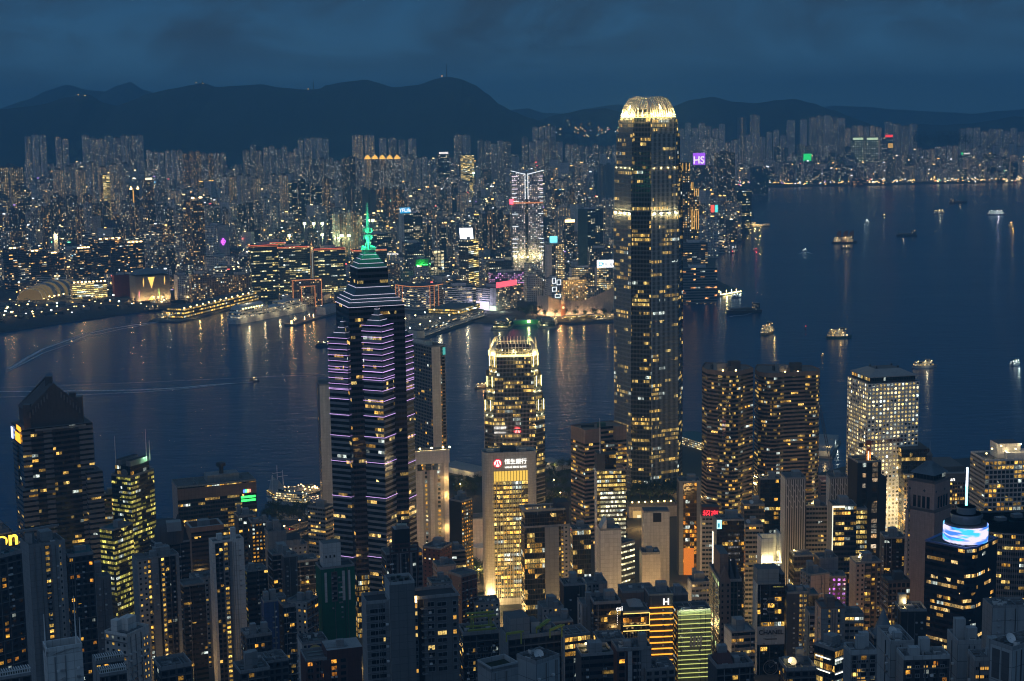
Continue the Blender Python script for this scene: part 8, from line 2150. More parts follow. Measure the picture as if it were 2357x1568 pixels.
# lamps and signs between the blocks, too many to count
def city_lights():
 r = random.Random(21)
 CL = [((1.0, 0.62, 0.2), 5), ((1.0, 0.75, 0.35), 5), ((1.0, 0.5, 0.1), 5), ((0.85, 0.95, 1.0), 4), ((1.0, 0.12, 0.1), 4), ((0.2, 1.0, 0.5), 3), ((0.5, 0.3, 1.0), 3), ((0.2, 0.6, 1.0), 3)]
 W = [30, 24, 22, 14, 4, 2, 2, 2]
 ms = [glow('city_light_%d' % i, c, s) for i, (c, s) in enumerate(CL)]
 mb = MB()
 for (x, y, z, w) in CITY:
  for _ in range(3 if y < 6000 else 2):
   if r.random() < (0.38 if y < 4600 else 0.55): continue
   m = r.choices(ms, W)[0]; s = y / 3600
   k = r.random()
   if k < 0.4: p = (x + r.uniform(-w, w) * 0.4, y - w * 0.45, z + 0.2); sz = (r.uniform(2, 6) * s, 1.5, r.uniform(1.2, 2.4) * s)
   else: p = (x + r.uniform(-w, w) * 0.7, y - w * 0.62 - 2, z * r.uniform(0.1, 0.85)); sz = (r.uniform(1.2, 3) * s, 1.2, r.uniform(1.2, 3.2) * s)
   mb.box(p, sz, m)
 for _ in range(300):      # far shore road lamps and runway root
  u = r.uniform(1690, 2380); D = r.uniform(7950, 8350); q = at(u, 400, D)
  mb.box((q.x, D, r.uniform(5, 22)), (r.uniform(3, 9), 3, r.uniform(2, 5)), r.choices(ms, W)[0])
 for _ in range(45):      # hillside roads
  u = r.uniform(1240, 1430); D = r.uniform(8300, 9300); q = at(u, 300 + r.gauss(0, 9), D); mb.box(q, (r.uniform(3, 6), 3, 3), r.choices(ms, W)[0])
 for _ in range(120):      # stadium and park strip
  u = r.uniform(940, 1160); D = r.uniform(5200, 5450); q = at(u, 404, D); mb.box((q.x, D, kz(q.x, D) + r.uniform(6, 34)), (r.uniform(4, 10), 3, 3), ms[3] if r.random() < 0.6 else ms[1])
 o = mb.build('city_lights'); o['kind'] = 'stuff'
city_lights()
# dark trees of the parks between the districts
def park(name, n, spots, seed):
 r = random.Random(seed); mb = MB(); lm = plain('leaf_far', (0.022, 0.032, 0.016), 0.9, sc=0.05)
 for _ in range(n):
  u0, u1, D0, D1, h = r.choice(spots); D = r.uniform(D0, D1); q = at(r.uniform(u0, u1), 450, D); z = kz(q.x, D); hh = h * r.uniform(0.6, 1.2)
  for k in range(26):
   c = Vector((q.x + r.gauss(0, 6), D + r.gauss(0, 6), z + hh * r.uniform(0.35, 1.0))); s = r.uniform(1.8, 4.2)
   a = Vector((r.gauss(0, 1), r.gauss(0, 1), r.gauss(0, 1))).normalized(); b = a.orthogonal().normalized(); e = a.cross(b)
   mb.face([c - b * s - e * s * 0.6, c + b * s - e * s * 0.5, c + b * s * 0.7 + e * s, c - b * s * 0.8 + e * s * 0.7], lm)
 o = mb.build(name); o['kind'] = 'stuff'
park('park_woods', 260, [(330, 430, 4020, 4200, 18), (500, 640, 4150, 4350, 16), (690, 830, 4060, 4460, 12), (300, 420, 3560, 3650, 14), (20, 250, 4850, 5000, 30), (0, 60, 4300, 4500, 20)], 2)
park('hill_woods', 200, [(680, 780, 6000, 6500, 70), (540, 640, 5900, 6300, 60), (2100, 2230, 8800, 9200, 90)], 5)
# ---------------------------------------------------------------- piers, boats, trees, lamps
def pier(name, label, uv, w, z, m, cat='pier'):
 (u0, v0), (u1, v1) = uv; a, b = gnd(u0, v0, z), gnd(u1, v1, z); a.z = b.z = 0
 d = (b - a).normalized(); n = Vector((-d.y, d.x, 0))
 root = thing(name, label, cat, (a + b) / 2)
 mb = MB(); P = [a - n * w / 2, b - n * w / 2, b + n * w / 2, a + n * w / 2]; mb.prism([(p.x, p.y) for p in P], -1, z, m, m if not isinstance(m, str) else STY[m][0]); mb.build('deck', root)
 return root, a, b, d, n
def bx(root, name, a, d, n, s0, s1, o0, o1, z0, z1, m, top=None):
 P = [a + d * s0 + n * o0, a + d * s1 + n * o0, a + d * s1 + n * o1, a + d * s0 + n * o1]
 P = [(p.x, p.y) for p in P]
 if sum(p[0] * q[1] - q[0] * p[1] for p, q in zip(P, P[1:] + P[:1])) < 0: P = P[::-1]
 mb = MB(); mb.prism(P, z0, z1, m, top or (STY[m][0] if isinstance(m, str) else m)); return mb.build(name, root)
slab('green_hall', (0.1, 0.3, 0.15))
style('pier_lit', (0.10, 0.085, 0.05), cell=(5, 5.2), mx=0.0, b=0.4, t=0.06, lit=1.6, ca=(1.0, 0.56, 0.08), cb=(1.0, 0.72, 0.2), st=0.95, ir=2.2)
style('ship_white', (0.55, 0.55, 0.52), cell=(4, 4.2), mx=0.1, b=0.35, t=0.2, lit=0.7, ca=(1.0, 0.72, 0.3), cb=(1.0, 0.85, 0.55), st=0.9)
style('deck_lit', (0.30, 0.29, 0.27), cell=(3.2, 2.7), mx=0.08, b=0.3, t=0.1, lit=1.3, ca=(1.0, 0.62, 0.16), cb=(1.0, 0.85, 0.5), st=1.0, ir=2.0)
style('deck_cool', (0.35, 0.36, 0.38), cell=(3.2, 2.7), mx=0.08, b=0.3, t=0.1, lit=1.2, ca=(0.9, 0.95, 1.0), cb=(0.7, 1.0, 0.95), st=1.5, ir=2.2)
style('deck_dark', (0.14, 0.14, 0.14), cell=(3.2, 2.7), mx=0.12, b=0.35, t=0.15, lit=0.3, ca=(1.0, 0.6, 0.2), cb=(1.0, 0.85, 0.5), st=1.2)
# ferry terminal pier with lit storeys
root, a, b, d, n = pier('ferry_terminal', 'long ferry terminal pier with bright yellow lit storeys', ((378, 738), (575, 690)), 70, 3.0, QUAY, 'ferry terminal'); L = (b - a).length
for k in range(3): bx(root, 'lit_storey', a, d, n, 30 + 10 * k, L, -24 + 3 * k, 24, 3 + 6 * k, 8.6 + 6 * k, 'pier_lit', KROOF)
for k in range(12):
 mb = MB(); p = a + d * (50 + (L - 60) * k / 12) - n * 16; mb.box((p.x, p.y, 21), (2.2, 2.2, 2), LAMPW); mb.build('roof_lamp', root)
for k in range(4): light('pier_light', a + d * (60 + L * 0.25 * k) - n * 44 + Vector((0, 0, 8)), 5000, (1.0, 0.66, 0.2), 1, root)
# cruise ship
def cruise_ship():
 a, b = gnd(534, 746, 0), gnd(706, 712, 0); d = (b - a).normalized(); n = Vector((-d.y, d.x, 0)); L = (b - a).length
 root = thing('cruise_ship', 'white cruise ship moored along a lit pier behind the star tower', 'ship', (a + b) / 2)
 W = 34.0; sec = [(0, 0.55, 7), (0.04, 0.85, 7), (0.12, 1, 7), (0.85, 1, 7), (0.95, 0.7, 8), (1.0, 0.08, 9)]
 P = [a + d * (L * t) - n * W * 0.5 * k for t, k, _ in sec] + [a + d * (L * t) + n * W * 0.5 * k for t, k, _ in reversed(sec)]
 mb = MB(); mb.prism([(p.x, p.y) for p in P], -1, 9, 'slab_white', WHITE); mb.build('hull', root)
 for k, (s0, s1, h0, h1, w) in enumerate(((0.02, 0.92, 9, 15, 0.9), (0.03, 0.86, 15, 21, 0.84), (0.05, 0.40, 21, 27, 0.8), (0.6, 0.84, 21, 27, 0.76))):
  bx(root, 'deck_house', a, d, n, L * s0, L * s1, -W * 0.5 * w, W * 0.5 * w, h0, h1, 'ship_white', WHITE)
 mb = MB(); A = [a + d * (L * 0.06) + n * (13 * math.cos(PI * k / 10)) + Vector((0, 0, 27 + 8 * math.sin(PI * k / 10))) for k in range(11)]; B = [p + d * (L * 0.3) for p in A]
 for k in range(10): mb.face([A[k], A[k + 1], B[k + 1], B[k]], WHITE)
 mb.face(A, WHITE); mb.face(B[::-1], WHITE); mb.build('domed_deck_roof', root)
 for k in range(8):
  mb = MB(); p = a + d * (L * (0.08 + 0.035 * k)) - n * 13; mb.box((p.x, p.y, 27.3), (1.6, 1.6, 1.6), LAMPY); mb.build('deck_lamp', root)
 mb = MB(); p = a + d * (L * 0.72); mb.box((p.x, p.y, 27), (14, 12, 9), ('slab_white', WHITE), math.atan2(d.y, d.x)); mb.build('funnel', root)
 for k in range(5): light('deck_light', a + d * (L * (0.08 + 0.2 * k)) - n * 27 + Vector((0, 0, 12)), 6000, (1.0, 0.78, 0.4), 1, root)
 light('deck_light', a + d * (L * 0.2) + Vector((0, 0, 40)), 7000, (1.0, 0.85, 0.5), 1, root)
cruise_ship()
root, a, b, d, n = pier('pier', 'low dark finger pier with orange end lamps behind the star tower', ((668, 746), (768, 716)), 26, 3, QUAY)
for t in (0.0, 0.02, 0.3, 0.5):
 mb = MB(); p = a + d * ((b - a).length * t + 4); mb.box((p.x, p.y, 3), (1, 1, 6), LAMPW); mb.build('pier_lamp', root); light('pier_light', (p.x, p.y - 3, 12), 3500, (1.0, 0.5, 0.14), 1, root)
bx(root, 'shed', a, d, n, (b - a).length * 0.7, (b - a).length, -10, 10, 3, 18, 'slab_white', ROOFL)
# ocean terminal
root, a, b, d, n = pier('ocean_terminal', 'long flat car park pier with lamp rows right of the star tower', ((900, 782), (1066, 727)), 96, 3, QUAY, 'pier'); L = (b - a).length
bx(root, 'terminal_block', a, d, n, 10, L + 30, -32, 44, 3, 14, 'k_rib', CONC)
bx(root, 'upper_block', a, d, n, L * 0.8, L + 40, -20, 44, 14, 24, 'pier_lit', CONC)
bx(root, 'lit_walkway', a, d, n, 10, L, -46, -34, 5, 7, 'ship_white', ROOFL)
for k in range(14):
 p = a + d * (20 + (L - 20) * k / 14) + n * (-28 + 60 * (k % 2)); mb = MB(); mb.bar((p.x, p.y, 14), (p.x, p.y, 22), 0.5, STEEL); mb.box((p.x, p.y, 22), (2.2, 2.2, 1.6), LAMPY if k % 3 else LAMPC); mb.build('lamp_post', root)
 if k % 3 == 0: light('roof_light', (p.x, p.y, 26), 11000, (1.0, 0.85, 0.5), 1, root)
rr = random.Random(4)
for k in range(46):
 p = a + d * rr.uniform(20, L) + n * rr.uniform(-26, 40); c = thing('parked_car', 'car parked on the open roof of the car park pier', 'car', (p.x, p.y, 14), 'cars parked on the pier roof')
 mb = MB(); w_ = plain('car_paint_%d' % (k % 3), ((0.3, 0.3, 0.3), (0.05, 0.05, 0.06), (0.45, 0.44, 0.42))[k % 3], 0.4); mb.box((p.x, p.y, 14.3), (4.4, 1.8, 0.8), w_, math.atan2(n.y, n.x)); mb.box((p.x, p.y, 15.1), (2.4, 1.6, 0.6), PANE, math.atan2(n.y, n.x)); mb.build('body', c)
# star ferry piers
for (uv, w, lab) in ((((1150, 757), (1172, 738)), 34, 'left green roofed ferry pier with a rounded end hall'), (((1262, 753), (1250, 738)), 34, 'right green roofed ferry pier with a rounded end hall')):
 root, a, b, d, n = pier('ferry_pier', lab, uv, w, 2.5, QUAY); L = (b - a).length
 bx(root, 'pier_hall', a, d, n, 8, L, -w * 0.4, w * 0.4, 2.5, 11, 'k_green', plain('pier_roof_green', (0.10, 0.16, 0.13), 0.7))
 bx(root, 'end_hall', a, d, n, 2, 22, -w * 0.32, w * 0.32, 11, 17, 'deck_dark', ROOFL); light('pier_light', a + Vector((0, -8, 8)), 3500, (0.9, 0.9, 0.5), 1, root)
root, a, b, d, n = pier('ferry_pier', 'low green lit quay hall joining the two ferry piers', ((1180, 746), (1254, 743)), 18, 2.5, QUAY)
bx(root, 'quay_hall', a, d, n, 0, (b - a).length, -7, 7, 2.5, 10, 'green_hall', ROOFL)
mb = MB(); p = (a + b) / 2; mb.box((p.x, p.y - 8, 5), (5, 1, 5), LAMPY); mb.build('doorway_lamp', root); light('quay_light', (p.x, p.y - 16, 12), 9000, (0.3, 1.0, 0.4), 1, root)
root, a, b, d, n = pier('promenade_canopy', 'long pale promenade canopy lit gold beneath the culture hall', ((1296, 735), (1436, 727)), 14, 3.2, QUAY, 'canopy')
bx(root, 'canopy_roof', a, d, n, 0, (b - a).length, -8, 6, 9, 10, ROOFL); bx(root, 'lit_arcade', a, d, n, 2, (b - a).length, 2, 4, 3.2, 9, 'pier_lit')
for k in range(5): light('arcade_light', a + d * ((b - a).length * (k + 0.5) / 5) - n * 12 + Vector((0, 0, 6)), 5000, (1.0, 0.66, 0.2), 1, root)
root, a, b, d, n = pier('promenade_edge', 'bright gold lit promenade edge at the striped hotel point', ((1572, 692), (1700, 669)), 12, 3.4, QUAY, 'promenade')
bx(root, 'edge_light', a, d, n, (b - a).length * 0.62, (b - a).length, -7, -6, 2.2, 3.6, LAMPY)
for k in range(14):
 mb = MB(); p = a + d * ((b - a).length * (k + 0.5) / 14) + n * rr.uniform(0, 16); mb.box((p.x, p.y, 3.4), (1, 1, 4.5), LAMPW if k % 3 else LAMPC); mb.build('promenade_lamp', root)
for k in range(3): light('edge_light_glow', a + d * ((b - a).length * (0.7 + 0.12 * k)) - n * 12 + Vector((0, 0, 5)), 9000, (1.0, 0.8, 0.35), 1, root)
root, a, b, d, n = pier('pier', 'grey flat bus like pier lying off the terraced mall', ((1648, 577), (1692, 576)), 26, 4, QUAY)
root, a, b, d, n = pier('pier', 'gold lit ferry pier at the end of the eastern promenade', ((1716, 522), (1768, 519)), 24, 3, QUAY); bx(root, 'pier_hall', a, d, n, 0, (b - a).length, -8, 8, 3, 10, 'deck_lit', ROOFL); bx(root, 'upper_hall', a, d, n, 0, (b - a).length * 0.4, -8, 8, 10, 18, 'k_pale', ROOFL)
for t in (0.1, 0.4, 0.6): light('pier_light', a + d * ((b - a).length * t) + Vector((0, -16, 8)), 14000, (1.0, 0.68, 0.2), 1, root)
for k in range(16):
 p = gnd(1658 + 3.1 * k, 556 - 2.5 * k, 3.0); lr = tag(MB.build((lambda m: (m.box((p.x, p.y, 3), (1.4, 1.4, 6), LAMPC), m)[1])(MB()), 'street_lamp'), 'white lamp in the line along the eastern promenade', 'lamp', 'white lamps along the eastern promenade')
# western waterfront: sheds, walls, site huts and shrubs on the bare ground, lamps
def west_ground():
 r = random.Random(12); mb = MB(); md = MB(); lm = plain('leaf_far', (0.022, 0.032, 0.016), 0.9); gl = [glow('city_light_%d' % i, (1, 1, 1), 1) for i in (0, 0, 1, 2, 3)]
 for k in range(230):
  u = r.uniform(-20, 560); v = 752 - 64 * (u / 560) - r.uniform(8, 56)
  if 285 < u < 440 and v < 690: continue
  p = gnd(u, v, 3)
  if k % 3 == 0: mb.box((p.x, p.y, 3), (r.uniform(8, 40), r.uniform(4, 9), r.uniform(1.5, 6)), r.choice([CONC, ROOFD, QUAY, ROOFL]), r.uniform(0.2, 0.5))
  elif k % 3 == 1:
   for j in range(16):
    c = Vector((p.x + r.gauss(0, 4), p.y + r.gauss(0, 4), 3 + r.uniform(1, 7))); e = r.uniform(1, 2.4); a = Vector((r.gauss(0, 1), r.gauss(0, 1), r.gauss(0, 1))).normalized(); w = a.orthogonal().normalized(); q = a.cross(w)
    mb.face([c - w * e, c + q * e * 0.7, c + w * e, c - q * e * 0.7], lm)
  else: md.box((p.x, p.y, 3 + r.uniform(3, 6)), (r.uniform(1.2, 3.4), 1.2, 1.4), r.choice(gl))
 o = mb.build('waterfront_undergrowth'); o['kind'] = 'stuff'
 o = md.build('waterfront_lights'); o['kind'] = 'stuff'
west_ground()
for k in range(46):
 u = rr.uniform(-5, 560); v = 742 - 62 * (u / 560) - rr.uniform(6, 44) + (10 if u > 300 else 0)
 if 285 < u < 440 and v < 695: v = 692
 p = gnd(u, v, 3); m = MB(); m.bar((p.x, p.y, 3), (p.x, p.y, 10), 0.6, STEEL); m.box((p.x, p.y, 10), (2.4, 2.4, 1.8), (LAMPW, LAMPW, LAMPY, LAMPC)[k % 4])
 o = tag(m.build('street_lamp'), 'street lamp glowing on the western waterfront ground', 'lamp', 'street lamps on the western waterfront')
 if k % 4 == 0: light('street_lamp_light', (p.x, p.y - 2, 14), 2500, (1.0, 0.62, 0.22), 0.8)
for k, (u, v) in enumerate(((701, 517), (722, 517), (742, 517), (742, 543), (772, 545), (787, 545), (803, 545), (666, 545), (1090, 400), (848, 510), (858, 510))):
 D = 4250 if k < 8 or k > 8 else 5350; q = at(u, v, D); z0 = kz(q.x, D); c = thing('floodlight_mast', 'tall sports ground floodlight mast burning yellow white', 'floodlight', (q.x, D, z0), 'sports ground floodlights')
 m = MB(); m.bar((q.x, D, z0), (q.x, D, q.z), 0.8, STEEL); m.build('mast', c)
 m = MB(); m.box((q.x, D, q.z), (8, 2, 6), glow('stadium_lamp', (0.95, 1.0, 0.5), 9)); m.build('lamp_head', c); light('floodlight', (q.x, D - 8, q.z - 4), 30000, (0.85, 1.0, 0.45), 1.5, c)
# warm streets behind the far quay
for k in range(14):
 u = 620 + 58 * k; D = rr.uniform(3200, 3420); q = at(u, 700, D); light('street_light', (q.x, D, 14), 26000, (1.0, 0.62, 0.22), 1)
# ---- boats
def hull_pts(L, W, n=9):
 P = []
 for k in range(n):
  t = k / (n - 1); w = W / 2 * (min(1, 0.72 + t * 2.4) if t < 0.55 else (1 - ((t - 0.55) / 0.45) ** 2.2)); P.append((-L / 2 + L * t, max(0.05, w)))
 return P
def boat(name, label, u, v, L, head, kind, cat='boat', wat=1500, c=(1.0, 0.75, 0.35), tail=None):
 p = gnd(u, v, 0); root = thing(name, label, cat, (0, 0, 0)); W = L * (0.26 if kind != 'barge' else 0.24); fb = L * 0.055 + 0.8
 H_ = hull_pts(L, W)
 hm = {'ferry': plain('hull_white', (0.5, 0.5, 0.5), 0.6), 'green': plain('hull_green', (0.05, 0.13, 0.10), 0.6), 'barge': plain('hull_rust', (0.07, 0.035, 0.03), 0.7), 'tug': plain('hull_dark', (0.04, 0.045, 0.05), 0.6), 'gold': plain('hull_gold', (0.4, 0.28, 0.1), 0.6), 'red': plain('hull_red', (0.2, 0.03, 0.03), 0.6), 'junk': plain('hull_wood', (0.08, 0.05, 0.035), 0.7)}[kind]
 mb = MB(); lo = [(x * 0.96, y * 0.8) for x, y in H_]
 top = [(x, -y) for x, y in H_] + [(x, y) for x, y in reversed(H_)]; bot = [(x, -y) for x, y in lo] + [(x, y) for x, y in reversed(lo)]
 sh = lambda x: fb * (1 + 0.5 * max(0, x / (L / 2)) ** 2)
 N = len(top)
 for i in range(N):
  a_, b_ = top[i], top[(i + 1) % N]; c_, d_ = bot[(i + 1) % N], bot[i]
  mb.face([(*d_, -0.8), (*c_, -0.8), (*b_, sh(b_[0])), (*a_, sh(a_[0]))], hm)
 mb.face([(*q, sh(q[0])) for q in top], CONC); mb.build('hull', root)
 st = {'ferry': 'deck_lit', 'green': 'deck_lit', 'barge': 'deck_dark', 'tug': 'deck_dark', 'gold': 'deck_lit', 'red': 'deck_dark', 'junk': 'deck_lit'}[kind]
 if kind == 'ferry' and c[2] > 0.8: st = 'deck_cool'
 h = L * 0.075 + 0.6; z = fb
 if kind == 'barge':
  mb = MB(); mb.box((L * 0.05, 0, z), (L * 0.55, W * 0.6, h * 0.7), plain('cargo_heap', (0.12, 0.09, 0.07), 0.9)); mb.build('cargo', root)
  mb = MB(); mb.box((-L * 0.36, 0, z), (L * 0.14, W * 0.7, h * 2.2), (st, ROOFL)); mb.build('wheelhouse', root)
  mb = MB(); mb.bar((L * 0.38, 0, z), (L * 0.38, 0, z + h * 3), 0.6, DSTEEL); mb.bar((L * 0.38, 0, z + h * 3), (L * 0.1, 0, z + h * 1.2), 0.4, DSTEEL); mb.build('derrick', root)
 else:
  nd = 3 if kind in ('green', 'gold') and L > 30 else 2
  for k in range(nd):
   mb = MB(); mb.box((-L * (0.06 + 0.02 * k), 0, z), (L * (0.74 - 0.14 * k), W * (0.86 - 0.08 * k), h), (st, ROOFL)); mb.build('deck_house', root); z += h
  mb = MB(); mb.box((L * 0.12, 0, z), (L * 0.14, W * 0.5, h * 0.8), ('deck_dark', ROOFL)); mb.build('wheelhouse', root)
  if kind == 'junk':
   for x in (-0.25, 0.02, 0.26):
    mb = MB(); mb.bar((L * x, 0, fb), (L * x, 0, L * 0.55), 0.5, hm); mb.face([(L * (x - 0.11), 0.1, fb + h), (L * (x + 0.11), 0.1, fb + h * 1.3), (L * (x + 0.1), 0.1, L * 0.5), (L * (x - 0.06), 0.1, L * 0.42)], plain('sail', (0.14, 0.06, 0.04), 0.8)); mb.build('sail', root)
  mb = MB(); mb.bar((0, 0, z), (0, 0, z + h * 1.6), 0.35, STEEL); mb.build('mast', root)
 lm = {True: LAMPC, False: LAMPY}[c[2] > 0.8]
 if kind == 'red': lm = LAMPR
 if kind == 'gold': lm = LAMPW
 s = max(0.6, p.y / 4500)
 for x in ((-0.3, 0.0, 0.25) if L > 20 else (0.0,)):
  mb = MB(); mb.box((L * x, -W * 0.2, z + 0.2), (1.3 * s, 1.0 * s, 0.9 * s), lm); mb.build('deck_lamp', root)
 hd = math.radians(head)
 for side in ((-1,) if wat >= 2500 else ()):
  o = light('boat_light', (0, side * (W * 0.75 + 2), fb + h * 1.5), wat * 0.35, c, 0.5); o.parent = root
 root.location = (p.x, p.y, 0); root.rotation_euler = (0, 0, hd)
 return root
B = boat
B('barge', 'dark rust red cargo barge with a stern wheelhouse steaming off the striped hotel', 1711, 720, 78, 200, 'barge', 'barge', 500)
B('ferry', 'small white ferry with a blue lit top near the promenade point', 1697, 685, 26, 20, 'ferry', 'ferry', 1600, (0.7, 0.85, 1.0))
B('harbour_cruiser', 'gold lit multi deck dinner cruiser with bright string lights', 1768, 768, 52, 60, 'gold', 'ferry', 9000, (1.0, 0.7, 0.25))
B('ferry', 'low two deck ferry glowing orange along its lower deck', 1931, 778, 46, 4, 'green', 'ferry', 4500, (1.0, 0.62, 0.2))
B('boat', 'tiny bright yellow boat between the bronze towers and the dinner cruiser', 1893, 821, 13, 70, 'gold', 'boat', 1600, (1.0, 0.8, 0.3))
B('ferry', 'white lit double deck ferry above the hip roofed porthole tower', 2129, 846, 40, 8, 'ferry', 'ferry', 5500, (1.0, 0.88, 0.55))
B('ferry', 'small cool white ferry near the right picture edge', 2337, 841, 26, 40, 'ferry', 'ferry', 3600, (0.75, 1.0, 0.95))
B('buoy_boat', 'tiny red lamp boat right of the dinner cruiser', 1854, 756, 9, 90, 'red', 'boat', 300, (1.0, 0.3, 0.2))
B('work_barge', 'brown work barge with two orange deck lamps and crane posts', 1944, 560, 78, 10, 'junk', 'barge', 16000, (1.0, 0.55, 0.18))
B('tug', 'small dark tug below the brown work barge', 1948, 573, 28, 0, 'tug', 'boat', 2500)
B('cargo_boat', 'dark cargo boat with two bow lamps right of the work barge', 2086, 544, 74, 200, 'barge', 'boat', 5000, (1.0, 0.9, 0.6))
B('boat', 'white motor boat head on with red and green lamps', 1997, 513, 36, 265, 'ferry', 'boat', 6000, (0.8, 1.0, 0.95))
B('boat', 'tiny orange boat far off left of the white lit far ferry', 2035, 498, 20, 0, 'tug', 'boat', 3000)
B('ferry', 'small far ferry with a row of white cabin lamps', 2162, 491, 46, 5, 'ferry', 'ferry', 8000, (0.9, 1.0, 0.8))
B('cargo_boat', 'dark far cargo boat with one lamp nearest the far runway', 2206, 468, 80, 10, 'barge', 'boat', 6000)
B('ferry', 'far ferry lit white and purple near the right edge', 2294, 495, 70, 8, 'ferry', 'ferry', 22000, (0.9, 0.85, 1.0))
B('boat', 'glowing orange lantern boat below the white and purple ferry', 2326, 521, 34, 60, 'gold', 'boat', 16000, (1.0, 0.6, 0.1))
B('boat', 'red sailed junk glowing red off the eastern promenade', 1740, 577, 20, 0, 'red', 'boat', 5000, (1.0, 0.08, 0.1))
B('motor_boat', 'small speedboat trailing two dark wake lines in mid harbour', 1853, 578, 18, 30, 'ferry', 'boat', 1500, (0.8, 0.95, 1.0))
B('motor_boat', 'fast launch with a long white wake in the western harbour', 585, 878, 16, 2, 'tug', 'boat', 350, (1.0, 0.9, 0.6))
B('ferry', 'lit catamaran ferry leaving the terminal pier with a curling wake', 390, 735, 44, 12, 'ferry', 'ferry', 6000, (1.0, 0.9, 0.6))
B('barge', 'dark moored barge with one green lamp left of the star tower', 745, 797, 30, 10, 'tug', 'barge', 120, (0.6, 1.0, 0.3))
B('ferry', 'orange lit tour boat half hidden by the gold crowned tower', 1109, 893, 22, 30, 'gold', 'ferry', 3500, (1.0, 0.5, 0.15))
B('star_ferry', 'left docked green and white ferry at the green pier', 1166, 752, 40, 100, 'green', 'ferry', 900); B('star_ferry', 'right docked green and white ferry at the green pier', 1276, 749, 40, 80, 'green', 'ferry', 900)
B('tour_boat', 'gold lit tour boat moored below the clock tower', 1309, 737, 30, 4, 'gold', 'boat', 3500, (1.0, 0.7, 0.25)); B('tour_boat', 'white tour boat moored left of the tallest skyscraper', 1383, 738, 30, 20, 'ferry', 'boat', 1500, (1.0, 0.95, 0.8)); B('tour_boat', 'white tour boat moored closest to the tallest skyscraper', 1406, 732, 28, 20, 'ferry', 'boat', 1500, (1.0, 0.95, 0.8))
B('junk_boat', 'dark lighter moored off the ferry terminal', 352, 716, 40, 5, 'tug', 'boat', 600); B('moored_boat', 'lit moored boat between terminal pier and lantern theatre', 372, 700, 44, 5, 'ferry', 'boat', 9000, (1.0, 0.6, 0.25))
# ---- wakes: churned foam lying on the water
def foam_mat():
 m = newmat('wake_foam'); b = NB(m); uv = b.new('ShaderNodeUVMap'); sp = b.new('ShaderNodeSeparateXYZ'); b.l.new(uv.outputs[0], sp.inputs[0])
 tc = b.new('ShaderNodeTexCoord'); f = b.noise(tc.outputs['Object'], 0.22, 4, 0.7)
 e = b.m('SUBTRACT', 1.0, b.m('ABSOLUTE', b.m('SUBTRACT', b.m('MULTIPLY', sp.outputs[1], 2.0), 1.0)))
 al = b.m('MULTIPLY', b.m('MULTIPLY', e, sp.outputs[0]), b.m('MULTIPLY', b.m('SUBTRACT', f, 0.22), 7.0))
 n = b.new('ShaderNodeClamp'); b.l.new(al, n.inputs[0])
 b.out(b.bsdf(Base_Color=(0.80, 0.82, 0.83), Roughness=0.9, Alpha=n.outputs[0])); return m
FOAM = foam_mat()
def wake(label, pts, w0, w1, s0=1.0, s1=0.15):
 mb = MB(); P = [gnd(u, v, 0.25) for u, v in pts]; n = len(P)
 for i in range(n - 1):
  d = (P[i + 1] - P[i]); d.z = 0; d.normalize(); q = Vector((-d.y, d.x, 0))
  wa, wb = w0 + (w1 - w0) * i / (n - 1), w0 + (w1 - w0) * (i + 1) / (n - 1); ta, tb = s0 + (s1 - s0) * i / (n - 1), s0 + (s1 - s0) * (i + 1) / (n - 1)
  mb.face([P[i] - q * wa, P[i + 1] - q * wb, P[i + 1] + q * wb, P[i] + q * wa], FOAM, [(ta, 0), (tb, 0), (tb, 1), (ta, 1)])
 o = mb.build('boat_wake'); o['kind'] = 'stuff'
wake('', [(583, 879), (540, 882), (480, 886), (420, 892), (330, 897), (230, 899), (120, 900), (0, 901)], 3, 7, 1.0, 0.35)
wake('', [(583, 878), (520, 884), (430, 894), (330, 902), (200, 908), (0, 914)], 2, 5, 0.6, 0.25)
wake('', [(760, 862), (640, 866), (500, 872), (330, 880), (150, 886), (0, 893)], 2, 4, 0.35, 0.2)
wake('', [(384, 738), (340, 744), (300, 749), (250, 757), (200, 768), (150, 785), (100, 803), (60, 825), (20, 850)], 3.5, 7, 0.8, 0.4)
wake('', [(360, 743), (280, 757), (210, 773), (150, 795), (100, 812), (50, 838), (15, 856)], 2.5, 5, 0.5, 0.3)
wake('', [(1853, 579), (1846, 582), (1838, 585)], 5, 9, 0.9, 0.1); wake('', [(1853, 579), (1862, 582), (1870, 585)], 5, 9, 0.9, 0.1)
wake('', [(1680, 728), (1690, 727), (1715, 725), (1742, 716)], 4, 3, 0.5, 0.1)
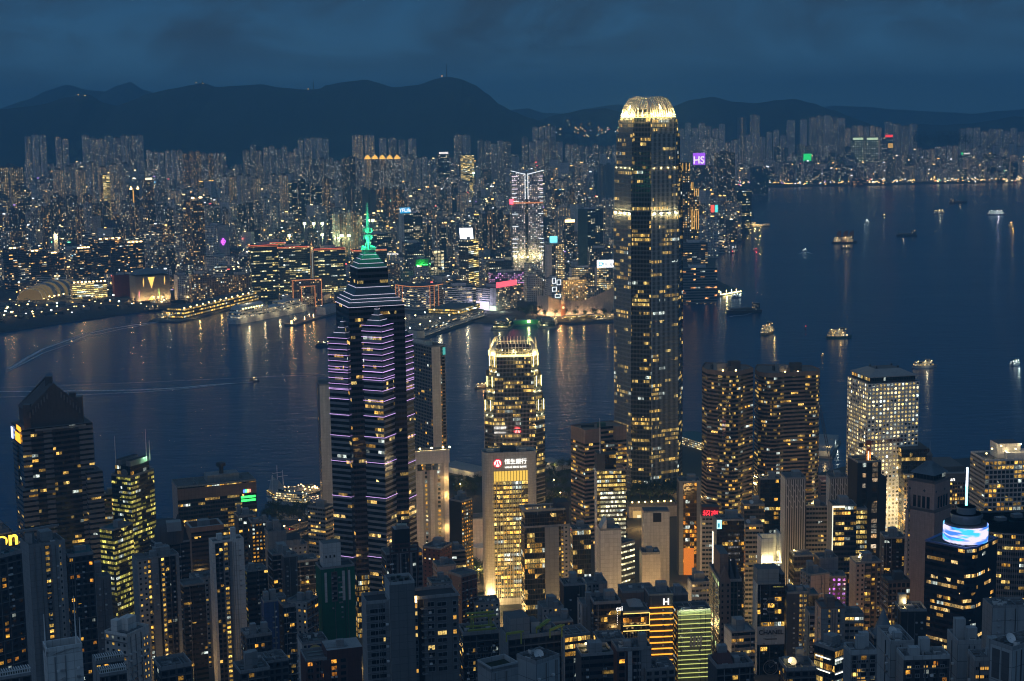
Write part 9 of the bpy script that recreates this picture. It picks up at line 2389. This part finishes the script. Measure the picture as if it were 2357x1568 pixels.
# ---- island shore: piers, road, podium, trees
b = Bld('ferry_pier_building', 'harbour pier building with a sail shaped roof and lamp lit roof restaurants', 626, 640, 748, 1146, 1590, 70, 60, 2)
mb = MB(); mb.prism(b.poly(), 2, b.z, ['deck_dark', 'deck_dark', 'deck_dark', 'pier_lit'], CONC); mb.build('outer_wall', b.root)
mb = MB(); q = [b.pt(0.15, 0.02, b.z), b.pt(0.95, 0.02, b.z), b.pt(0.95, 0.3, b.z), b.pt(0.15, 0.3, b.z)]; t_ = [b.pt(0.3, 0.1, b.z + 16), b.pt(0.95, 0.1, b.z + 16)]
for f in ([q[0], t_[0], t_[1], q[1]], [q[3], q[2], t_[1], t_[0]], [q[0], q[3], t_[0]], [q[1], t_[1], q[2]]): mb.face(f, ROOFL)
mb.build('sail_roof', b.root)
for r_, h in ((0.04, 20), (0.14, 30), (0.26, 24)):
 mb = MB(); p = b.pt(0.6, r_, b.z); mb.tube([p, p + Vector((0, 0, h))], [0.5, 0.2], WHITE, 5); mb.bar(p + Vector((-5, 0, h * 0.7)), p + Vector((5, 2, h * 0.74)), 0.4, WHITE); mb.build('mast', b.root)
for k in range(26):
 p = b.pt(rr.uniform(0.05, 0.95), rr.uniform(0.3, 0.98), b.z); mb = MB(); mb.bar(p, p + Vector((0, 0, 2.4)), 0.2, STEEL); mb.box(p + Vector((0, 0, 2.4)), (0.8, 0.8, 0.7), LAMPW); mb.build('roof_lamp', b.root)
 if k % 3 == 0: light('roof_light', p + Vector((0, 0, 5)), 700, (1.0, 0.62, 0.28), 0.3, b.root)
for k in range(4):
 mb = MB(); p = b.pt(0.45 + 0.1 * (k % 2), 0.36 + 0.09 * k, b.z); mb.tube([p + Vector((0, 0, 1.5)), p + Vector((0, 0, 5))], [5, 0.2], ROOFL, 8); mb.build('tent_canopy', b.root)
B('ferry', 'white catamaran ferry docked beside the sail roofed pier building', 664, 1160, 52, 158, 'ferry', 'ferry', 700, (1.0, 0.95, 0.7))
# raised road
root = thing('elevated_road', 'lamp lit elevated road curving past the curl emblem office block', 'road', (0, 0, 0))
def deck(pts, w, z, m, name='road_deck'):
 mb = MB(); P = [gnd(u, v, z) for u, v in pts]
 for i in range(len(P) - 1):
  d = (P[i + 1] - P[i]).normalized(); n = Vector((-d.y, d.x, 0)) * w / 2
  mb.face([P[i] - n, P[i + 1] - n, P[i + 1] + n, P[i] + n], m)
  for s in (1, -1): mb.bar(P[i] + n * s + Vector((0, 0, 0.5)), P[i + 1] + n * s + Vector((0, 0, 0.5)), 1.1, QUAY)
 o = mb.build(name, root); return P
deck([(600, 1250), (650, 1226), (700, 1208), (760, 1196)], 13, 9, ASPH); deck([(610, 1264), (650, 1244), (700, 1228), (750, 1216)], 10, 7, ASPH)
deck([(1080, 1270), (1100, 1262), (1120, 1258)], 14, 8, ASPH); deck([(1082, 1356), (1100, 1352), (1116, 1350)], 24, 5, ASPH)
for (u, v, w) in ((630, 1240, 5200), (655, 1228, 5200), (690, 1214, 5200), (720, 1210, 4000), (640, 1252, 4000), (1090, 1262, 16000), (1098, 1290, 14000), (1094, 1352, 26000), (1102, 1330, 16000), (1090, 1210, 12000), (1060, 1130, 9000), (1290, 1150, 9000), (1275, 1120, 9000)):
 p = gnd(u, v, 10); c = thing('street_lamp', 'road lamp glowing orange beside the elevated road', 'lamp', (p.x, p.y, 8), 'orange lamps along the elevated roads'); mb = MB(); mb.bar((p.x, p.y, 8), (p.x, p.y, 17), 0.35, STEEL); mb.build('post', c); mb = MB(); mb.box((p.x, p.y, 17), (1.2, 1.2, 0.6), LAMPW); mb.build('lamp_head', c)
 light('street_lamp_light', (p.x, p.y, 19), w, (1.0, 0.55, 0.16), 0.5, c)
def car(u, v, z, label, colr, rz, tail=True):
 p = gnd(u, v, z); c = thing('car', label, 'car', p); m = plain('car_' + label[:5], colr, 0.35)
 mb = MB(); mb.box(p + Vector((0, 0, 0.3)), (4.6, 1.9, 0.8), m, rz); mb.build('body', c); mb = MB(); mb.box(p + Vector((0, 0, 1.1)), (2.4, 1.7, 0.65), PANE, rz); mb.build('cabin', c)
 for s in (0.7, -0.7):
  q = p + Vector((-2.4 * math.cos(rz) - s * math.sin(rz), -2.4 * math.sin(rz) + s * math.cos(rz), 0.6)); mb = MB(); mb.box(q, (0.4, 0.4, 0.35), LAMPR); mb.build('tail_lamp', c)
car(672, 1219, 9, 'red car with glowing tail lamps on the elevated road', (0.3, 0.03, 0.03), 0.3)
# low curved civic hall by the bank tower, podium under the tallest tower
b = block('civic_hall', 'low beige hall with a rounded auditorium drum left of the bank tower', 1078, 1084, 1112, 1196, 1330, 80, sL='slab_cream', roof='', dep=30)
mb = MB(); q = b.on('R', 0.5, 3, 3); mb.tube([(q.x, q.y, 3), (q.x, q.y, b.z - 22)], [13, 13], STY['slab_cream'][0], 20); mb.build('auditorium_drum', b.root)
b = block('shopping_podium', 'beige shopping podium with a planted roof terrace under the tallest skyscraper', 1442, 1448, 1562, 1168, 1480, 80, sL='slab_cream', sR='slab_cream', roof='', base=2, dep=60)
PODZ = b.z + 3.4
mb = MB(); mb.prism(b.poly(0.02, 0.9, 0.03, 0.93), b.z, b.z + 3.5, 'slab_grey', GREEN); mb.build('planter', b.root)
b.panel('R', 0.08, 0.3, b.z - 30, b.z - 4, glow('advert_gold', (1.0, 0.62, 0.2), 0.75), 'lit_advert', 0.4)
b.panel('R', 0.16, 0.23, b.z - 28, b.z - 8, glow('advert_pale', (1.0, 0.9, 0.55), 1.2), 'advert_figure', 0.1, 0.5)
for k in range(7):
 mb = MB(); p = b.on('R', 0.08 + 0.13 * k, b.z + 3.5, -4); mb.box(p, (1.2, 1.2, 1.0), LAMPW); mb.build('terrace_lamp', b.root); light('terrace_light', p + Vector((0, -2, 3)), 1100, (1.0, 0.6, 0.2), 0.3, b.root)
light('podium_light', b.on('R', 0.12, b.z - 14, 12), 5000, (1.0, 0.7, 0.3), 1, b.root)
PS = [(((1028, 1078), (1112, 1096)), 34, 'grey roofed pier shed between hotel tower and bank tower', 9), (((1250, 1066), (1300, 1082)), 26, 'grey roofed pier shed right of the gold crowned tower', 8),
  (((1572, 1012), (1640, 1034)), 40, 'green roofed historic pier hall lit gold beside the tallest skyscraper', 12), (((1886, 1050), (1906, 1012)), 30, 'glass roofed pier reaching out right of the bronze pair', 9)]
for uv, w, lab, h in PS:
 root, a, b_, d, n = pier('pier', lab, uv, w, 2.5, QUAY); L = (b_ - a).length
 bx(root, 'pier_hall', a, d, n, 0, L, -w * 0.4, w * 0.4, 2.5, h, 'deck_lit' if 'lit' in lab else 'k_slab', TEAL if 'green' in lab else ROOFL)
 light('pier_light', a + d * L * 0.5 + Vector((0, -w * 0.8, 10)), 12000 if 'lit' in lab else 2500, (1.0, 0.7, 0.28), 1, root); light('pier_light', a + d * L * 0.15 + Vector((0, -w * 0.8, 10)), 7000 if 'lit' in lab else 1800, (1.0, 0.7, 0.28), 1, root)
B('ferry', 'white lit ferry berthed right of the glass roofed pier', 1914, 1030, 26, 75, 'ferry', 'ferry', 2600, (0.85, 1.0, 0.9))
b = block('dockside_shed', 'reddish quay sheds and open plaza left of the porthole tower', 1886, 1890, 1945, 1110, 1560, 80, sL='slab_brown', sR='off_brown', roof='', base=2, dep=40, top=plain('plaza_red', (0.16, 0.09, 0.08), 0.8)); light('plaza_light', b.on('R', 0.4, b.z + 12, 4), 9000, (1.0, 0.6, 0.4), 1, b.root)
cr = thing('derrick_crane', 'thin dark harbour crane boom leaning beside the porthole tower', 'crane', gnd(1925, 1130, 3)); lattice(cr.location.copy(), at(1887, 938, cr.location.y), 2.2, DSTEEL, 'crane_boom', cr, 18)
# trees
def tree_proto(h, seed):
 r = random.Random(seed); root = thing('tree', 'x', 'tree', (0, 0, 0))
 mb = MB(); bk = plain('bark', (0.06, 0.045, 0.03), 0.9); mb.tube([(0, 0, 0), (0.1, 0, h * 0.3), (0, 0.1, h * 0.6)], [0.35, 0.25, 0.12], bk, 6)
 for k in range(5): a = k * 1.26; mb.tube([(0, 0, h * 0.32), (math.cos(a) * h * 0.2, math.sin(a) * h * 0.2, h * 0.58)], [0.16, 0.05], bk, 4)
 mb.build('trunk', root)
 mb = MB(); lm = plain('leaf', (0.03, 0.05, 0.018), 0.85, sc=0.8, var=0.4)
 cl = [(Vector((r.gauss(0, h * 0.17), r.gauss(0, h * 0.17), h * r.uniform(0.45, 0.9))), r.uniform(0.9, 1.7)) for _ in range(11)]
 for c, s in cl:
  for k in range(46):
   p = c + Vector((r.gauss(0, s), r.gauss(0, s), r.gauss(0, s * 0.7))); e = r.uniform(0.25, 0.6); a = Vector((r.gauss(0, 1), r.gauss(0, 1), r.gauss(0, 1))).normalized(); u_ = a.orthogonal().normalized(); w_ = a.cross(u_)
   mb.face([p - u_ * e, p + w_ * e * 0.6, p + u_ * e, p - w_ * e * 0.6], lm)
 mb.build('crown', root); return root
protos = [tree_proto(9, 1), tree_proto(11, 2), tree_proto(7.5, 3)]
TG = [('dark tree in the clump beside the harbour road and ferry', 'trees beside the harbour road', [(606 + 5.0 * k, 1196 - (k % 4) * 5 + (k % 3) * 3) for k in range(21)], 3),
  ('tree on the planted podium roof under the tallest skyscraper', 'trees on the podium roof', [(1452 + 5.4 * k, 1160 - (k % 3) * 4) for k in range(20)], None),
  ('tree in the garden behind the bank tower, left of it', 'garden trees left of the bank tower', [(1036 + 5.2 * k, 1112 + (k % 4) * 9) for k in range(14)], 3),
  ('tree in the garden between gold crowned tower and bronze octagon', 'garden trees beside the gold crowned tower', [(1254 + 4.0 * k, 1082 + (k * 7 % 5) * 20) for k in range(16)], 3),
  ('street tree in the lamp lit canyon left of the bank tower', 'street trees in the canyon', [(1084 + 3 * k, 1300 + (k % 4) * 14) for k in range(8)], 4),
  ('tree along the promenade below the culture hall', 'promenade trees', [(1196 + 7.5 * k, 722 + (k % 3) * 3) for k in range(30)], 3)]
pod = 0
for lab, grp, spots, z in TG:
 for i, (u, v) in enumerate(spots):
  P = protos[i % 3]; o = P.copy(); col.objects.link(o)
  if z is None: q = gnd(u, v, 33.0); D = 1500 + (i % 4) * 9; q = at(u, v, D); zz = PODZ
  else: q = gnd(u, v, z); zz = z
  o.location = (q.x, q.y, zz); o.rotation_euler = (0, 0, i * 1.7); k = (1.0 + 0.12 * (i % 4)) * (1.5 if v < 800 else 1.0); o.scale = (k, k, k)
  tag(o, lab, 'tree', grp)
  for ch in P.children: c = ch.copy(); col.objects.link(c); c.parent = o
for P in protos:
 for ch in list(P.children): bpy.data.objects.remove(ch)
 bpy.data.objects.remove(P)
# street glow in the island canyons
for (u, v, D, w) in ((1100, 1400, 1160, 14000), (1330, 1400, 1080, 9000), (1470, 1340, 1060, 9000), (1530, 1330, 1060, 7000), (1240, 1470, 1000, 6000), (245, 1400, 1120, 9000), (285, 1420, 1060, 7000), (440, 1500, 850, 3500), (830, 1450, 950, 9000), (1470, 1200, 1440, 9000), (1590, 1250, 1250, 8000), (1690, 1420, 980, 3500), (1800, 1150, 1330, 9000), (1870, 1130, 1400, 9000), (1930, 1400, 960, 4000), (1985, 1480, 840, 2500), (1650, 1480, 820, 3500), (1580, 1050, 1600, 12000), (1600, 1060, 1570, 9000), (2060, 1420, 830, 2500), (1085, 1530, 760, 2500), (1500, 1500, 800, 3000), (1110, 1330, 1150, 26000), (1450, 1290, 1180, 24000), (1380, 1380, 1010, 9000), (1545, 1420, 960, 9000), (1620, 1380, 1060, 14000), (1735, 1290, 1090, 14000), (1850, 1300, 1100, 14000), (1900, 1260, 1130, 12000), (1960, 1390, 900, 6000), (2060, 1330, 930, 7000), (2100, 1240, 1120, 12000), (1220, 1330, 1150, 12000), (1010, 1380, 990, 7000), (700, 1400, 980, 6000), (600, 1380, 960, 5000), (420, 1420, 900, 4500)):
 q = at(u, v, D); light('street_glow', (q.x, D, zg(D) + 9), w * 2.2, (1.0, 0.6, 0.2), 1.0)
